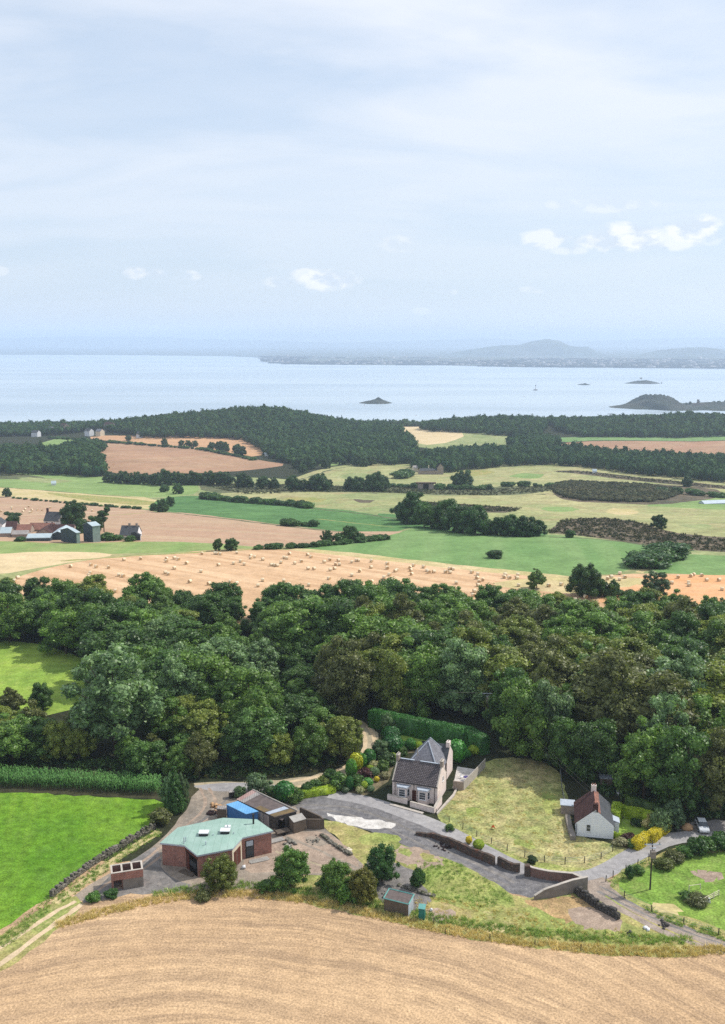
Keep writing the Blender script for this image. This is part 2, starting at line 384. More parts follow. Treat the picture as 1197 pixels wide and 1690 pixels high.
KEYS={ # key: (object name, material)
 'pasture':('pasture','m_pasture'),'drypasture':('dry_pasture','m_drypasture'),'lightgreen':('bright_pasture','m_lightgreen'),'green':('green_field','m_green'),
 'crop':('green_crop_field','m_crop'),'farmgreen':('farm_meadow','m_farmgreen'),'hay':('stubble_field','m_hay'),'hayorange':('orange_stubble_field','m_hayorange'),
 'pale':('pale_stubble_field','m_pale'),'pink':('harvested_field','m_pink'),'pinkfar':('far_ploughed_field','m_pinkfar'),'orangefar':('far_orange_field','m_orangefar'),
 'heath':('heath_ground','m_heath'),'verge':('dry_verge','m_verge'),'scrub':('scrub_ground','m_scrub'),'woodfloor':('woodland_floor','m_woodfloor'),
 'vivid':('vivid_green_field','m_vivid'),'meadow':('small_meadow','m_meadow'),'right':('paddock_meadow','m_right'),'rough':('rough_grass_bank','m_rough'),
 'mound':('grass_mound','m_mound'),'paddock':('dry_paddock','m_paddock'),'stubble':('near_stubble_field','m_stubble'),'gravel':('gravel_yard','m_gravel'),
 'gravelbrown':('brown_gravel_drive','m_gravelbrown'),'darkgravel':('dark_gravel_yard','m_darkgravel'),'dirt':('bare_dirt_ground','m_dirt'),'asphalt':('road','m_asphalt'),
 'track':('track','m_track'),'rut':('wheel_rut_path','m_rut'),'lane':('lane','m_lane'),'concrete':('concrete_ground','m_concrete'),'spoil':('spoil_ground','m_spoil'),
 'lawn':('lawn','m_lawn'),'bed':('garden_bed_ground','m_bed'),'soil':('dark_soil_ground','m_soil')}
# --- far and middle fields, back to front
area('pasture',[(640,700),(700,704),(800,711),(850,720),(840,742),(690,745),(665,725)])
area('pale',[(640,700),(700,704),(780,712),(720,738),(665,728)],8)
area('pinkfar',[(915,731),(1000,727),(1197,728),(1400,728),(1400,764),(1197,764),(1060,757),(920,741)],8)
area('green',[(915,720),(1400,716),(1400,727),(1197,727),(1000,726),(915,730)],8)
area('lightgreen',[(70,724),(160,727),(168,745),(110,757),(60,757)],8)
area('orangefar',[(150,719),(230,720),(300,720),(410,720),(440,738),(430,756),(380,747),(240,731),(150,726)],8)
area('pinkfar',[(160,731),(240,732),(330,738),(430,760),(480,767),(420,775),(300,783),(172,786),(150,745)],8)
area('drypasture',[(440,800),(500,782),(560,768),(640,760),(720,758),(940,757),(1100,775),(1400,795),(1400,850),(640,812),(460,808)],8)
area('lightgreen',[(508,752),(566,752),(566,767),(520,771)],6)
area('lightgreen',[(620,752),(680,752),(690,764),(610,764)],6)
area('lightgreen',[(-200,776),(60,776),(150,786),(322,795),(335,812),(270,822),(130,816),(0,805),(-200,803)],8)
area('verge',[(-200,803),(0,804),(130,814),(275,822),(262,842),(225,838),(0,819),(-200,819)],8)
area('rough',[(60,812),(130,816),(260,826),(255,836),(140,826)],6)
area('scrub',[(325,797),(630,802),(820,806),(945,801),(900,813),(800,819),(630,813),(440,815),(335,813)],6)
area('scrub',[(-200,778),(0,778),(90,790),(60,793),(-200,790)],6)
area('drypasture',[(290,815),(440,812),(700,816),(900,816),(1000,823),(1197,831),(1400,836),(1400,894),(1197,889),(1100,879),(1060,863),(1000,856),(930,859),(900,866),(800,856),(660,832),(560,842),(400,824)],6)
area('lightgreen',[(1090,816),(1400,822),(1400,845),(1197,842),(1100,836),(1060,836)],6)
area('crop',[(262,822),(320,817),(400,824),(520,837),(600,845),(700,866),(620,884),(560,878),(440,864),(300,847),(240,840)],5)
area('pink',[(-200,818),(0,819),(100,827),(230,839),(260,846),(300,846),(440,863),(560,877),(690,877),(620,894),(540,895),(430,906),(345,897),(240,895),(-200,895)],5,sm=0)
strip('rut',[(-60,852),(60,850),(150,846),(250,842)],3.0)
area('heath',[(900,880),(930,857),(1000,854),(1060,862),(1100,878),(1197,888),(1400,893),(1400,914),(1197,912),(1110,906),(1050,896),(930,881)],5)
area('heath',[(905,812),(920,792),(1000,795),(1100,800),(1180,806),(1197,815),(1160,826),(1090,834),(1000,830),(940,828)],5)
area('heath',[(905,778),(960,776),(1060,788),(1197,802),(1300,808),(1300,813),(1197,808),(1060,795),(960,782)],5)
area('heath',[(690,826),(760,832),(860,838),(850,846),(780,846),(680,832)],4)
area('heath',[(585,818),(625,812),(620,830),(585,830)],4)
area('green',[(430,909),(560,894),(620,892),(655,880),(700,864),(900,881),(1060,897),(1095,906),(1050,944),(930,952),(850,944),(700,927)],5)
area('crop',[(600,846),(700,852),(900,878),(900,886),(800,880),(690,876)],5)
area('green',[(1110,913),(1197,918),(1400,924),(1400,952),(1197,950),(1055,946)],5)
strip('verge',[(1128,905),(1095,922),(1055,945)],3.0)
area('farmgreen',[(-200,893),(0,892),(100,897),(240,893),(345,896),(440,904),(430,912),(330,915),(200,922),(150,914),(60,911),(0,916),(-200,919)],4)
area('drypasture',[(-200,930),(0,932),(60,926),(150,914),(300,912),(380,905),(430,904),(430,910),(330,916),(200,925),(80,945),(0,972),(-200,980)],4)
area('pale',[(-200,919),(0,915),(60,910),(150,911),(195,916),(140,924),(60,938),(0,948),(-200,955)],4)
area('hay',[(-260,990),(-100,978),(0,964),(60,942),(130,926),(200,918),(290,914),(330,909),(430,905),(520,910),(600,919),(700,931),(800,941),(850,947),(930,953),(1000,950),(1060,945),(1197,950),(1400,953),(1400,1022),(1000,1022),(700,1026),(400,1034),(0,1020),(-260,1020)],4)
area('verge',[(430,902),(520,906),(600,914),(700,926),(850,942),(940,950),(940,956),(850,949),(700,933),(600,921),(520,912)],3)
area('hayorange',[(985,1000),(990,975),(1010,962),(1060,951),(1140,948),(1400,953),(1400,1010),(1180,1006)],4)
area('verge',[(800,965),(860,955),(940,953),(1010,950),(1030,958),(990,972),(960,980),(880,975)],3)
for px,w_,k in [([(240,841),(300,848),(440,865),(560,878),(640,884)],3,'scrub'),([(330,823),(440,830),(520,840),(600,848),(690,862)],3,'scrub'),([(100,926),(200,919),(330,911),(430,906)],2.2,'rough'),([(905,886),(1000,890),(1095,904)],2.5,'scrub'),([(-100,893),(0,893),(100,898),(240,894)],1.8,'rough'),([(60,858),(200,850),(240,846)],2,'rough'),([(440,812),(640,815),(900,816)],3,'scrub'),([(0,804),(130,814),(270,823)],2.5,'scrub'),([(172,787),(320,797)],4,'scrub'),([(1000,824),(1197,832),(1400,837)],3,'scrub'),([(640,768),(560,770),(470,795)],3,'scrub'),([(700,858),(800,868),(900,880)],2.5,'scrub'),([(520,856),(650,870)],2,'rough')]: strip(k,px,w_,2.5,.5)
for px,k in [([(560,815),(600,813),(660,818),(640,826),(580,824)],'pasture'),([(900,835),(960,838),(940,846),(890,842)],'lightgreen'),([(1000,838),(1060,842),(1050,850),(1000,848)],'verge'),([(760,775),(820,778),(800,786),(750,783)],'rough'),([(560,782),(610,780),(620,790),(570,792)],'pasture'),([(850,780),(900,782),(890,790),(840,788)],'lightgreen'),([(470,820),(540,822),(530,830),(470,826)],'rough'),([(1120,862),(1180,866),(1170,874),(1120,870)],'pasture'),([(30,786),(120,792),(100,798),(30,794)],'pasture')]: area(k,px,1.6,1.0)
# --- near
area('meadow',[(-250,1052),(0,1054),(80,1066),(150,1090),(170,1130),(140,1165),(60,1185),(0,1185),(-250,1190)],3)
area('soil',[(-250,1262),(0,1262),(120,1268),(270,1280),(330,1292),(320,1318),(280,1320),(0,1306),(-250,1300)],3)
area('vivid',[(-250,1304),(0,1307),(100,1311),(200,1317),(275,1322),(283,1338),(258,1358),(190,1402),(130,1442),(80,1482),(0,1537),(-120,1600),(-250,1650)],2)
area('gravelbrown',[(322,1306),(345,1298),(470,1297),(482,1320),(505,1350),(545,1372),(575,1400),(608,1432),(560,1446),(450,1446),(420,1470),(330,1476),(240,1470),(130,1492),(112,1482),(180,1442),(250,1402),(300,1350)],2)
area('gravel',[(140,1482),(185,1440),(250,1402),(262,1395),(270,1440),(330,1470),(240,1472),(135,1492)],2)
area('dirt',[(440,1395),(470,1376),(540,1370),(575,1400),(600,1430),(560,1442),(470,1440),(400,1440),(405,1415)],2)
area('track',[(322,1290),(420,1290),(500,1284),(560,1270),(590,1252),(602,1230),(598,1212),(585,1198),(600,1188),(622,1205),(628,1228),(606,1258),(575,1280),(520,1293),(500,1300),(470,1303),(322,1304)],2)
strip('rut',[(470,1292),(540,1279),(585,1258),(604,1232),(603,1215),(596,1203)],.9)
strip('rut',[(480,1300),(560,1284),(604,1260),(620,1232),(617,1212),(606,1198)],.9)
area('asphalt',[(322,1293),(420,1293),(470,1296),(475,1303),(400,1307),(322,1303)],2)
area('bed',[(487,1312),(520,1296),(575,1282),(608,1258),(628,1230),(636,1215),(690,1210),(720,1225),(700,1240),(665,1245),(650,1262),(640,1290),(615,1308),(600,1313),(545,1308),(490,1322)],1.5)
area('lawn',[(640,1213),(735,1212),(700,1238),(655,1232)],1.5)
area('darkgravel',[(478,1322),(520,1312),(610,1318),(700,1350),(720,1372),(760,1392),(830,1428),(870,1438),(900,1436),(968,1460),(900,1478),(862,1480),(800,1456),(740,1428),(690,1406),(640,1380),(530,1350),(500,1340)],1.5)
area('rough',[(500,1352),(530,1350),(640,1380),(690,1405),(740,1428),(800,1456),(860,1482),(900,1480),(960,1463),(990,1470),(1020,1500),(1100,1536),(1190,1566),(1197,1572),(1100,1582),(1000,1577),(850,1561),(700,1536),(600,1511),(480,1488),(420,1478),(450,1446),(560,1446),(610,1440),(575,1400),(545,1370)],1.5)
area('mound',[(680,1412),(720,1410),(790,1440),(850,1478),(850,1500),(780,1505),(700,1480),(690,1450)],1.2)
area('mound',[(860,1490),(960,1495),(1050,1530),(1110,1545),(1090,1560),(1000,1562),(880,1535)],1.2)
area('mound',[(590,1380),(630,1372),(665,1380),(650,1398),(600,1395)],1.2)
area('spoil',[(855,1482),(900,1484),(960,1474),(1010,1510),(1030,1528),(960,1530),(900,1505)],.7,.6)
area('dirt',[(960,1490),(1010,1510),(1040,1535),(980,1538),(930,1515)],.7,.6)
area('gravel',[(600,1410),(660,1425),(700,1455),(720,1500),(630,1500),(620,1450)],1.2)
area('dirt',[(650,1395),(700,1400),(740,1425),(700,1435),(660,1425)],.7,.7)
area('rough',[(690,1405),(720,1412),(725,1424),(700,1420)],.7,.5)
area('rough',[(655,1400),(680,1402),(678,1412),(660,1412)],.7,.5)
area('track',[(1050,1465),(1110,1470),(1090,1480),(1060,1478)],.7,.9)
area('mound',[(1010,1540),(1050,1545),(1040,1555),(1005,1552)],.7,.6)
area('paddock',[(800,1252),(860,1250),(915,1262),(935,1300),(940,1345),(948,1380),(1010,1393),(1050,1400),(1010,1432),(940,1434),(860,1416),(785,1388),(712,1348),(740,1320),(770,1290)],1.5)
area('mound',[(712,1346),(785,1386),(860,1416),(940,1433),(1005,1430),(1045,1405),(1065,1398),(1020,1440),(960,1448),(890,1442),(830,1420),(760,1388),(705,1360)],1.2)
area('lawn',[(1010,1345),(1060,1345),(1110,1358),(1105,1378),(1060,1384),(1012,1380)],1.2)
area('bed',[(1010,1380),(1060,1384),(1075,1395),(1050,1402),(1015,1395)],1.2)
strip('asphalt',[(545,1310),(612,1322),(668,1342),(720,1362),(790,1398),(850,1430),(905,1447),(960,1450),(1005,1436),(1050,1408),(1095,1386),(1150,1378),(1220,1378),(1400,1378)],3.4,1.5,.06,3.8)
strip('lane',[(975,1452),(1000,1475),(1045,1503),(1110,1533),(1197,1562),(1300,1598),(1420,1640)],4.6,1.5,.08)
area('gravel',[(1108,1368),(1130,1358),(1200,1352),(1400,1350),(1400,1376),(1197,1372),(1140,1374)],1.5)
area('darkgravel',[(870,1438),(905,1442),(965,1463),(900,1478),(862,1480),(840,1455)],1.5)
area('rough',[(1000,1456),(1040,1430),(1080,1412),(1130,1398),(1197,1392),(1450,1392),(1450,1700),(1300,1590),(1197,1552),(1110,1522),(1040,1492)],1.5)
area('right',[(1012,1462),(1060,1432),(1120,1414),(1170,1404),(1450,1402),(1450,1620),(1300,1572),(1197,1536),(1110,1506),(1050,1484)],1.5)
area('dirt',[(1140,1440),(1190,1440),(1187,1452),(1145,1450)],.6,.8)
area('stubble',[(-420,1900),(-150,1690),(0,1605),(60,1562),(100,1532),(200,1504),(300,1484),(380,1479),(480,1488),(600,1511),(700,1536),(850,1561),(1000,1577),(1100,1581),(1197,1574),(1400,1568),(1600,1600),(1900,3600),(-700,3600)],1.5)
def arc(key,r,a0,a1,w_,cx_=-24,cy_=50):
    A=[(cx_+(r+2.0*math.sin(a*3.1+r))*math.cos(a),cy_+(r+2.0*math.sin(a*3.1+r))*math.sin(a)) for a in np.linspace(R(a0),R(a1),60)]
    B=[(cx_+(r+w_+2.0*math.sin(a*3.1+r))*math.cos(a),cy_+(r+w_+2.0*math.sin(a*3.1+r))*math.sin(a)) for a in np.linspace(R(a0),R(a1),60)]
    POLYS.append((key,densify(A+B[::-1],1.5,.1)))
for r in (50,): arc('rut',r,48,150,.25); arc('rut',r+1.9,48,150,.25)
area('rough',[(-300,1720),(-100,1610),(0,1545),(80,1490),(125,1478),(140,1492),(100,1532),(60,1562),(0,1605),(-150,1690),(-300,1790)],1.5)
strip('rut',[(-200,1664),(0,1566),(50,1532),(95,1502),(125,1488)],.8)
strip('rut',[(-200,1710),(0,1594),(60,1546),(115,1508),(135,1492)],.9)
strip('verge',[(262,1372),(190,1418),(130,1462),(90,1490)],1.6,1.5,.1)

for px,w_,k in [([(330,1300),(345,1330),(300,1370),(240,1420),(190,1450),(150,1478)],.5,'dirt'),([(345,1300),(362,1330),(320,1372),(262,1415),(215,1450),(170,1485)],.5,'dirt'),([(400,1300),(372,1320),(340,1352),(300,1372)],.6,'gravel'),
 ([(480,1330),(520,1328),(580,1332),(650,1356),(720,1392),(780,1424),(850,1456)],.7,'gravel'),([(500,1336),(560,1338),(640,1366),(700,1396),(760,1426),(840,1462)],.6,'gravel'),([(470,1380),(520,1400),(560,1420),(600,1436)],.6,'gravelbrown'),([(455,1405),(500,1420),(560,1436)],.5,'track'),
 ([(985,1470),(1045,1500),(1110,1530),(1197,1559),(1300,1594)],.5,'gravel'),([(990,1462),(1050,1494),(1110,1523),(1197,1553),(1300,1588)],.35,'gravel'),([(1000,1478),(1050,1510),(1110,1540),(1197,1569)],.3,'rough')]: strip(k,px,w_,1.2,.14)
for px,k in [([(500,1385),(530,1380),(545,1395),(515,1400)],'gravelbrown'),([(700,1500),(760,1505),(740,1520),(690,1515)],'dirt'),([(780,1520),(850,1530),(830,1542),(770,1530)],'verge'),([(640,1500),(680,1510),(660,1520),(620,1505)],'mound'),
 ([(900,1300),(925,1320),(915,1350),(890,1330)],'mound'),([(850,1385),(885,1390),(880,1402),(845,1396)],'mound'),([(775,1330),(800,1335),(790,1350),(770,1345)],'mound'),([(1080,1490),(1130,1500),(1110,1510),(1070,1500)],'verge'),
 ([(60,870),(0,866),(0,872),(60,880)],'dirt'),([(1000,960),(1050,952),(1080,960),(1020,972)],'verge')]: area(k,px,.7,.6)
area('concrete',[(533,1342),(560,1345),(600,1350),(640,1356),(657,1361),(640,1369),(600,1367),(565,1359)],.7,.3)
def in_poly(X,Y,P):
    P=np.asarray(P); x=P[:,0]; y=P[:,1]; x2=np.roll(x,-1); y2=np.roll(y,-1); res=np.zeros(len(X),bool)
    bb=(X>=x.min())&(X<=x.max())&(Y>=y.min())&(Y<=y.max()); idx=np.nonzero(bb)[0]
    if len(idx)==0: return res
    a=X[idx]; b=Y[idx]; r=np.zeros(len(idx),bool)
    for i in range(len(x)):
        if y[i]==y2[i]: continue
        c=((y[i]>b)!=(y2[i]>b))&(a<(x2[i]-x[i])*(b-y[i])/(y2[i]-y[i])+x[i]); r^=c
    res[idx]=r; return res
YMAX=2245.0; YMIN=22.0
def xlim(y): return 45+y*.52
def build_ground():
    pts=[];seen={}
    def add(x,y):
        y=min(max(y,YMIN),YMAX); L=xlim(y); x=min(max(x,-L),L); k=(round(x,3),round(y,3))
        if k not in seen: seen[k]=len(pts); pts.append(k)
        return seen[k]
    edges=set()
    def chain(ids,closed=True):
        n=len(ids)
        for i in range(n if closed else n-1):
            a,b=ids[i],ids[(i+1)%n]
            if a!=b and (b,a) not in edges: edges.add((a,b))
    for k,p in POLYS: chain([add(x,y) for x,y in p])
    y=YMIN; row=0
    while y<=YMAX:
        st=3.2 if y<300 else 3.2+(y-300)*.016
        L=xlim(y); n=int(2*L/st); o=(row%2)*.5
        for i in range(n+1):
            x=-L+2*L*min(1,(i+o)/n)
            add(x+random.uniform(-.2,.2)*st,y+random.uniform(-.2,.2)*st if YMIN<y<YMAX-30 else y)
        y+=st*.9; row+=1
    ring=[add(-xlim(YMIN),YMIN),add(xlim(YMIN),YMIN),add(xlim(YMAX),YMAX),add(-xlim(YMAX),YMAX)]
    V2,_e,Fc,*_=delaunay_2d_cdt([Vector(p) for p in pts],list(edges),[],0,1e-4)
    V2=np.array([(v[0],v[1]) for v in V2]); Fc=np.array([f[:] for f in Fc])
    c=V2[Fc].mean(1); key=np.zeros(len(Fc),int)-1
    for i,(k,p) in enumerate(POLYS): key[in_poly(c[:,0],c[:,1],p)]=i
    names=[k for k,_ in POLYS]
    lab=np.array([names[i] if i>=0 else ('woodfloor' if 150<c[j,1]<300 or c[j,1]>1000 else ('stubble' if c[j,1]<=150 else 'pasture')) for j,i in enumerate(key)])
    Z=np.array([hz(a,b) for a,b in V2])
    V3=np.column_stack([V2,Z])
    # orient up
    a=V3[Fc[:,0]];b=V3[Fc[:,1]];d=V3[Fc[:,2]]; nz=np.cross(b-a,d-a)[:,2]; Fc[nz<0]=Fc[nz<0][:,::-1]
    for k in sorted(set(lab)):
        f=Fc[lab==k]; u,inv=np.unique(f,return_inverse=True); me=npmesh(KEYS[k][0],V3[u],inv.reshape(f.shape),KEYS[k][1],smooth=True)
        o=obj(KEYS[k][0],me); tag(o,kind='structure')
build_ground()
# edge skirt of the land drops under the sea
# ------------------------------------------------------------------ sea
t=NT('m_sea'); P=t.pos(); Pm=t.map(P,scale=(.00035,.0022,1)); n=t.noise(Pm,1.0,4,.55,.6); nf=t.noise(t.map(P,scale=(.02,.05,1)),1.0,3,.6)
n2=t.noise(t.map(P,scale=(.0011,.009,1)),1.0,3,.55,.3)
b=t.bsdf(t.mix(t.rng(n,.4,.6),C3(150,166,178,1),C3(168,182,192,1)),.3,.5,bump=nf,bs=.25,bd=.6)
t.l(t.rng(n2,.42,.6,.26,.46),b.inputs['Roughness']); M['m_sea']=t.m
SEA=-114.0
me=npmesh('sea',[(-9000,1500,SEA),(9000,1500,SEA),(9000,15000,SEA),(-9000,15000,SEA)],[(0,1,2,3)],'m_sea')
tag(obj('sea',me),kind='structure')
# ------------------------------------------------------------------ far shore, hills, islands
def seapt(px,py): 
    d=ray(px,py); t=(SEA-CAMZ)/d.z; return (d.x*t,d.y*t)
def fbm(x,s=1.0,o=4,seed=0.0):
    v=0;a=1
    for i in range(o):
        v+=a*math.sin(x*s*(1.9**i)+seed*3.1+i*1.7)*math.cos(x*s*.37*(1.7**i)+seed); a*=.55
    return v
def relief(name,prof,y0,y1,base,nx=260,ny=14,mat='m_farland',rough=3.0,seed=0):
    "hill land: profile of (pixel column, pixel row) of its crest at distance y0, falling gently forward and backward"
    V=[];Fq=[]
    xs=np.linspace(prof[0][0],prof[-1][0],nx); tops=np.interp(xs,[p[0] for p in prof],[p[1] for p in prof])
    for j in range(ny+1):
        v=j/ny; y=y0+(y1-y0)*v; h=math.sin(math.pi*min(1,max(0,v)))**.8
        for i in range(nx):
            d=ray(xs[i],tops[i]); ym=(y0+y1)/2; zt=CAMZ+d.z/d.y*ym
            x=d.x/d.y*ym
            z=base+(zt-base)*h+(fbm(x/900+v*5,3.0,4,seed)*rough+fbm(x/300-v*9,4.0,3,seed+2)*rough*.5)*h
            V.append((x,y,z))
    for j in range(ny):
        for i in range(nx-1):
            a=j*nx+i; Fq.append((a,a+1,a+nx+1,a+nx))
    o=obj(name,npmesh(name,V,Fq,mat,smooth=True)); tag(o,kind='structure'); return o
# flat coastal plain behind the water
sh=[(-420,586),(0,585.5),(200,586),(380,588),(425,590),(432,597),(470,601),(600,602.5),(740,603),(850,606),(1000,607),(1197,608.5),(1600,610)]
V=[];Fq=[];xs=[];n=240
pxs=np.linspace(-420,1600,n); pys=np.interp(pxs,[a for a,b in sh],[b for a,b in sh])
for j,yy in enumerate([None,15600,21000,33500]):
    for i in range(n):
        x,y=seapt(pxs[i],pys[i])
        if yy is None: V.append((x,y,SEA+.6))
        else:
            Y=max(yy,y+200*j); V.append((x/y*Y,Y,SEA+[0,8,12,14][j]+3*fbm(x/500,2,3,j)))
for j in range(3):
    for i in range(n-1): a=j*n+i; Fq.append((a,a+1,a+n+1,a+n))
tag(obj('far_shore',npmesh('far_shore',V,Fq,'m_farland',smooth=True)),kind='structure')
relief('hills',[(-420,575),(0,573),(150,574),(300,574),(430,576),(560,574),(740,577),(900,576),(1100,573),(1250,571),(1600,572)],23000,26000,SEA-4,rough=9,seed=1)
relief('hills',[(-420,563),(0,558),(90,556),(220,555),(330,559),(450,562),(560,566),(700,562),(790,558),(900,563),(1000,562),(1100,558),(1250,556),(1600,561)],30000,33000,SEA-4,rough=8,seed=5)
relief('hills',[(690,596),(745,583),(775,577),(800,573),(830,570),(858,569.5),(872,565),(885,562),(903,559.5),(922,562),(938,570),(952,572),(968,571.5),(976,576),(990,584),(1020,596)],12700,13600,SEA-4,nx=160,ny=18,rough=3,seed=9)
relief('hills',[(1040,590),(1090,578),(1130,574),(1160,573),(1200,577),(1300,590)],11500,12300,SEA-4,nx=80,rough=4,seed=3)
relief('hills',[(430,598),(500,593),(600,591),(700,592),(800,590),(900,594),(1000,592),(1150,590),(1300,592),(1600,594)],8900,10400,SEA-4,nx=200,rough=3,seed=4)
# town across the water: thousands of buildings nobody could count
def boxes(name,items,mat):
    V=[];Fq=[]
    for (x,y,z,w,d,h) in items:
        b=len(V); V+= [(x-w,y-d,z),(x+w,y-d,z),(x+w,y+d,z),(x-w,y+d,z),(x-w,y-d,z+h),(x+w,y-d,z+h),(x+w,y+d,z+h),(x-w,y+d,z+h)]
        Fq+=[(b,b+1,b+5,b+4),(b+1,b+2,b+6,b+5),(b+2,b+3,b+7,b+6),(b+3,b,b+4,b+7),(b+4,b+5,b+6,b+7)]
    return npmesh(name,V,Fq,mat)
plain('m_town',C3(196,192,188),.8,.2,c2=C3(150,144,138),var=.2,scale=.01)
it=[]
for _ in range(520):
    px=random.uniform(438,1350); x,y=seapt(px,np.interp(px,[a for a,b in sh],[b for a,b in sh])); k=random.random()**1.6
    Y=y+30+k*2600; h=random.choice([8,10,12,14,30 if random.random()<.12 else 12]); it.append((x/y*Y,Y,SEA+3+k*20,random.uniform(5,20),8,h))
tag(obj('town',boxes('town',it,'m_town')),'pale buildings of the hazy town along the far shore','town',kind='stuff')
it=[]
for _ in range(420):
    px=random.uniform(438,1350); x,y=seapt(px,np.interp(px,[a for a,b in sh],[b for a,b in sh])); k=random.random()**1.3
    Y=y+20+k*2400; it.append((x/y*Y,Y,SEA+2+k*18,random.uniform(30,120),25,random.uniform(6,14)))
tag(obj('far_treeline',boxes('far_treeline',it,'m_island')),'dark bands of trees among the far town','treeline',kind='stuff')

def island(px0,px1,py,prof,depth,seed,label,cat='island'):
    "prof: list of (fraction across, height m)"
    x0,y0=seapt(px0,py); x1,_=seapt(px1,py); nx=70; ny=22; V=[];Fq=[]
    for j in range(ny+1):
        v=j/ny
        for i in range(nx+1):
            u=i/nx; w=math.sin(math.pi*u)**.6 if 0<u<1 else 0
            h=np.interp(u,[p[0] for p in prof],[p[1] for p in prof])*.8*math.sin(math.pi*v)**.7 if 0<v<1 else 0
            h+=(abs(fbm(u*14+v*5,1.3,4,seed))*.38+.2*abs(fbm(v*20+u*47,1.1,4,seed))-.22)*h
            vy=y0+depth*w*(v-.5)+depth*.04*fbm(u*9,2,3,seed)
            V.append((x0+(x1-x0)*u,vy,SEA-1.2+h+ (1.2 if 0<v<1 and 0<u<1 else 0)))
    for j in range(ny):
        for i in range(nx): a=j*(nx+1)+i; Fq.append((a,a+1,a+nx+2,a+nx+1))
    o=obj('island',npmesh('island',V,Fq,'m_island',smooth=True)); tag(o,label,cat,kind='structure'); return (x0,y0,x1)
def h_at(py_top,py_base,px=600):
    x,y=seapt(px,py_base); d=ray(px,py_top); return CAMZ+d.z/d.y*y-SEA
hh=h_at(656.5,665); island(592,648,665,[(0,0),(.25,hh*.35),(.45,hh*.8),(.58,hh),(.75,hh*.6),(.9,hh*.2),(1,0)],120,1,'low dark rocky islet lying alone mid water')
hh=h_at(626,632.5); island(1030,1090,632.5,[(0,0),(.2,hh*.3),(.45,hh*.75),(.62,hh*.9),(.8,hh*.5),(1,0)],160,2,'rocky islet with small ruins near the far right')
hh=h_at(632.5,635); island(953,975,635,[(0,.5),(.3,hh*.5),(.6,hh),(.8,hh*.4),(1,0)],80,3,'tiny flat rocky islet between lighthouse and ruin islet')
hh=h_at(652,672); island(1003,1290,672,[(0,0),(.04,hh*.05),(.1,hh*.16),(.15,hh*.36),(.185,hh*.68),(.21,hh*.9),(.3,hh*.95),(.335,hh*.86),(.37,hh*.55),(.4,hh*.3),(.45,hh*.17),(.5,hh*.2),(.6,hh*.35),(.7,hh*.45),(.85,hh*.5),(1,hh*.2)],330,4,'large hilly island at the right with an abbey tower')
hh=h_at(665,666.5); island(1010,1060,672.5,[(0,0),(.2,2),(.6,4),(1,3)],60,5,'low reef at the tip of the large island')
island(1002,1017,683.5,[(0,.5),(.5,1.6),(1,.5)],22,6,'thin reef barely above water before the large island')
# shingle spit by the left of the near shore town
# ------------------------------------------------------------------ foliage
def _sphere(n1=6,n2=8):
    V=[(0,0,1)];Fq=[]
    for i in range(1,n1):
        for j in range(n2):
            a=math.pi*i/n1;b=2*math.pi*j/n2; V.append((math.sin(a)*math.cos(b),math.sin(a)*math.sin(b),math.cos(a)))
    V.append((0,0,-1))
    for j in range(n2): Fq.append((0,1+j,1+(j+1)%n2,0))
    for i in range(n1-2):
        for j in range(n2): a=1+i*n2+j; b=1+i*n2+(j+1)%n2; Fq.append((a,a+n2,b+n2,b))
    e=len(V)-1; o=1+(n1-2)*n2
    for j in range(n2): Fq.append((o+j,e,o+(j+1)%n2,o+j))
    return np.array(V),Fq
_SV,_SF=_sphere()
_ST=[]
for f in _SF:
    g=list(dict.fromkeys(f))
    if len(g)==3: _ST.append((g[0],g[1],g[2],g[2]))
    else: _ST.append(tuple(g))
_STRI=np.array([ (f[0],f[1],f[2]) for f in _ST]+[(f[0],f[2],f[3]) for f in _ST if f[2]!=f[3]])
def leaves(C,N,S,rng,jit=.7,asp=1.7,drop=0.0):
    "leaf clumps as bent four-cornered leaves: centres, outward normals, sizes"
    n=len(C); N=N+rng.normal(0,jit,(n,3)); N/=np.linalg.norm(N,axis=1)[:,None]+1e-9
    T=np.cross(N,rng.normal(0,1,(n,3))); T/=np.linalg.norm(T,axis=1)[:,None]+1e-9
    B=np.cross(N,T); S=np.asarray(S).reshape(-1,1); a=T*S*asp*.5; b=B*S*.5
    V=np.stack([C-a,C-b+N*S*.08,C+a-N*S*drop,C+b+N*S*.08],1).reshape(-1,3)
    Fq=np.arange(4*n).reshape(n,4); T3=np.concatenate([Fq[:,[0,1,2]],Fq[:,[0,2,3]]])
    return V,T3
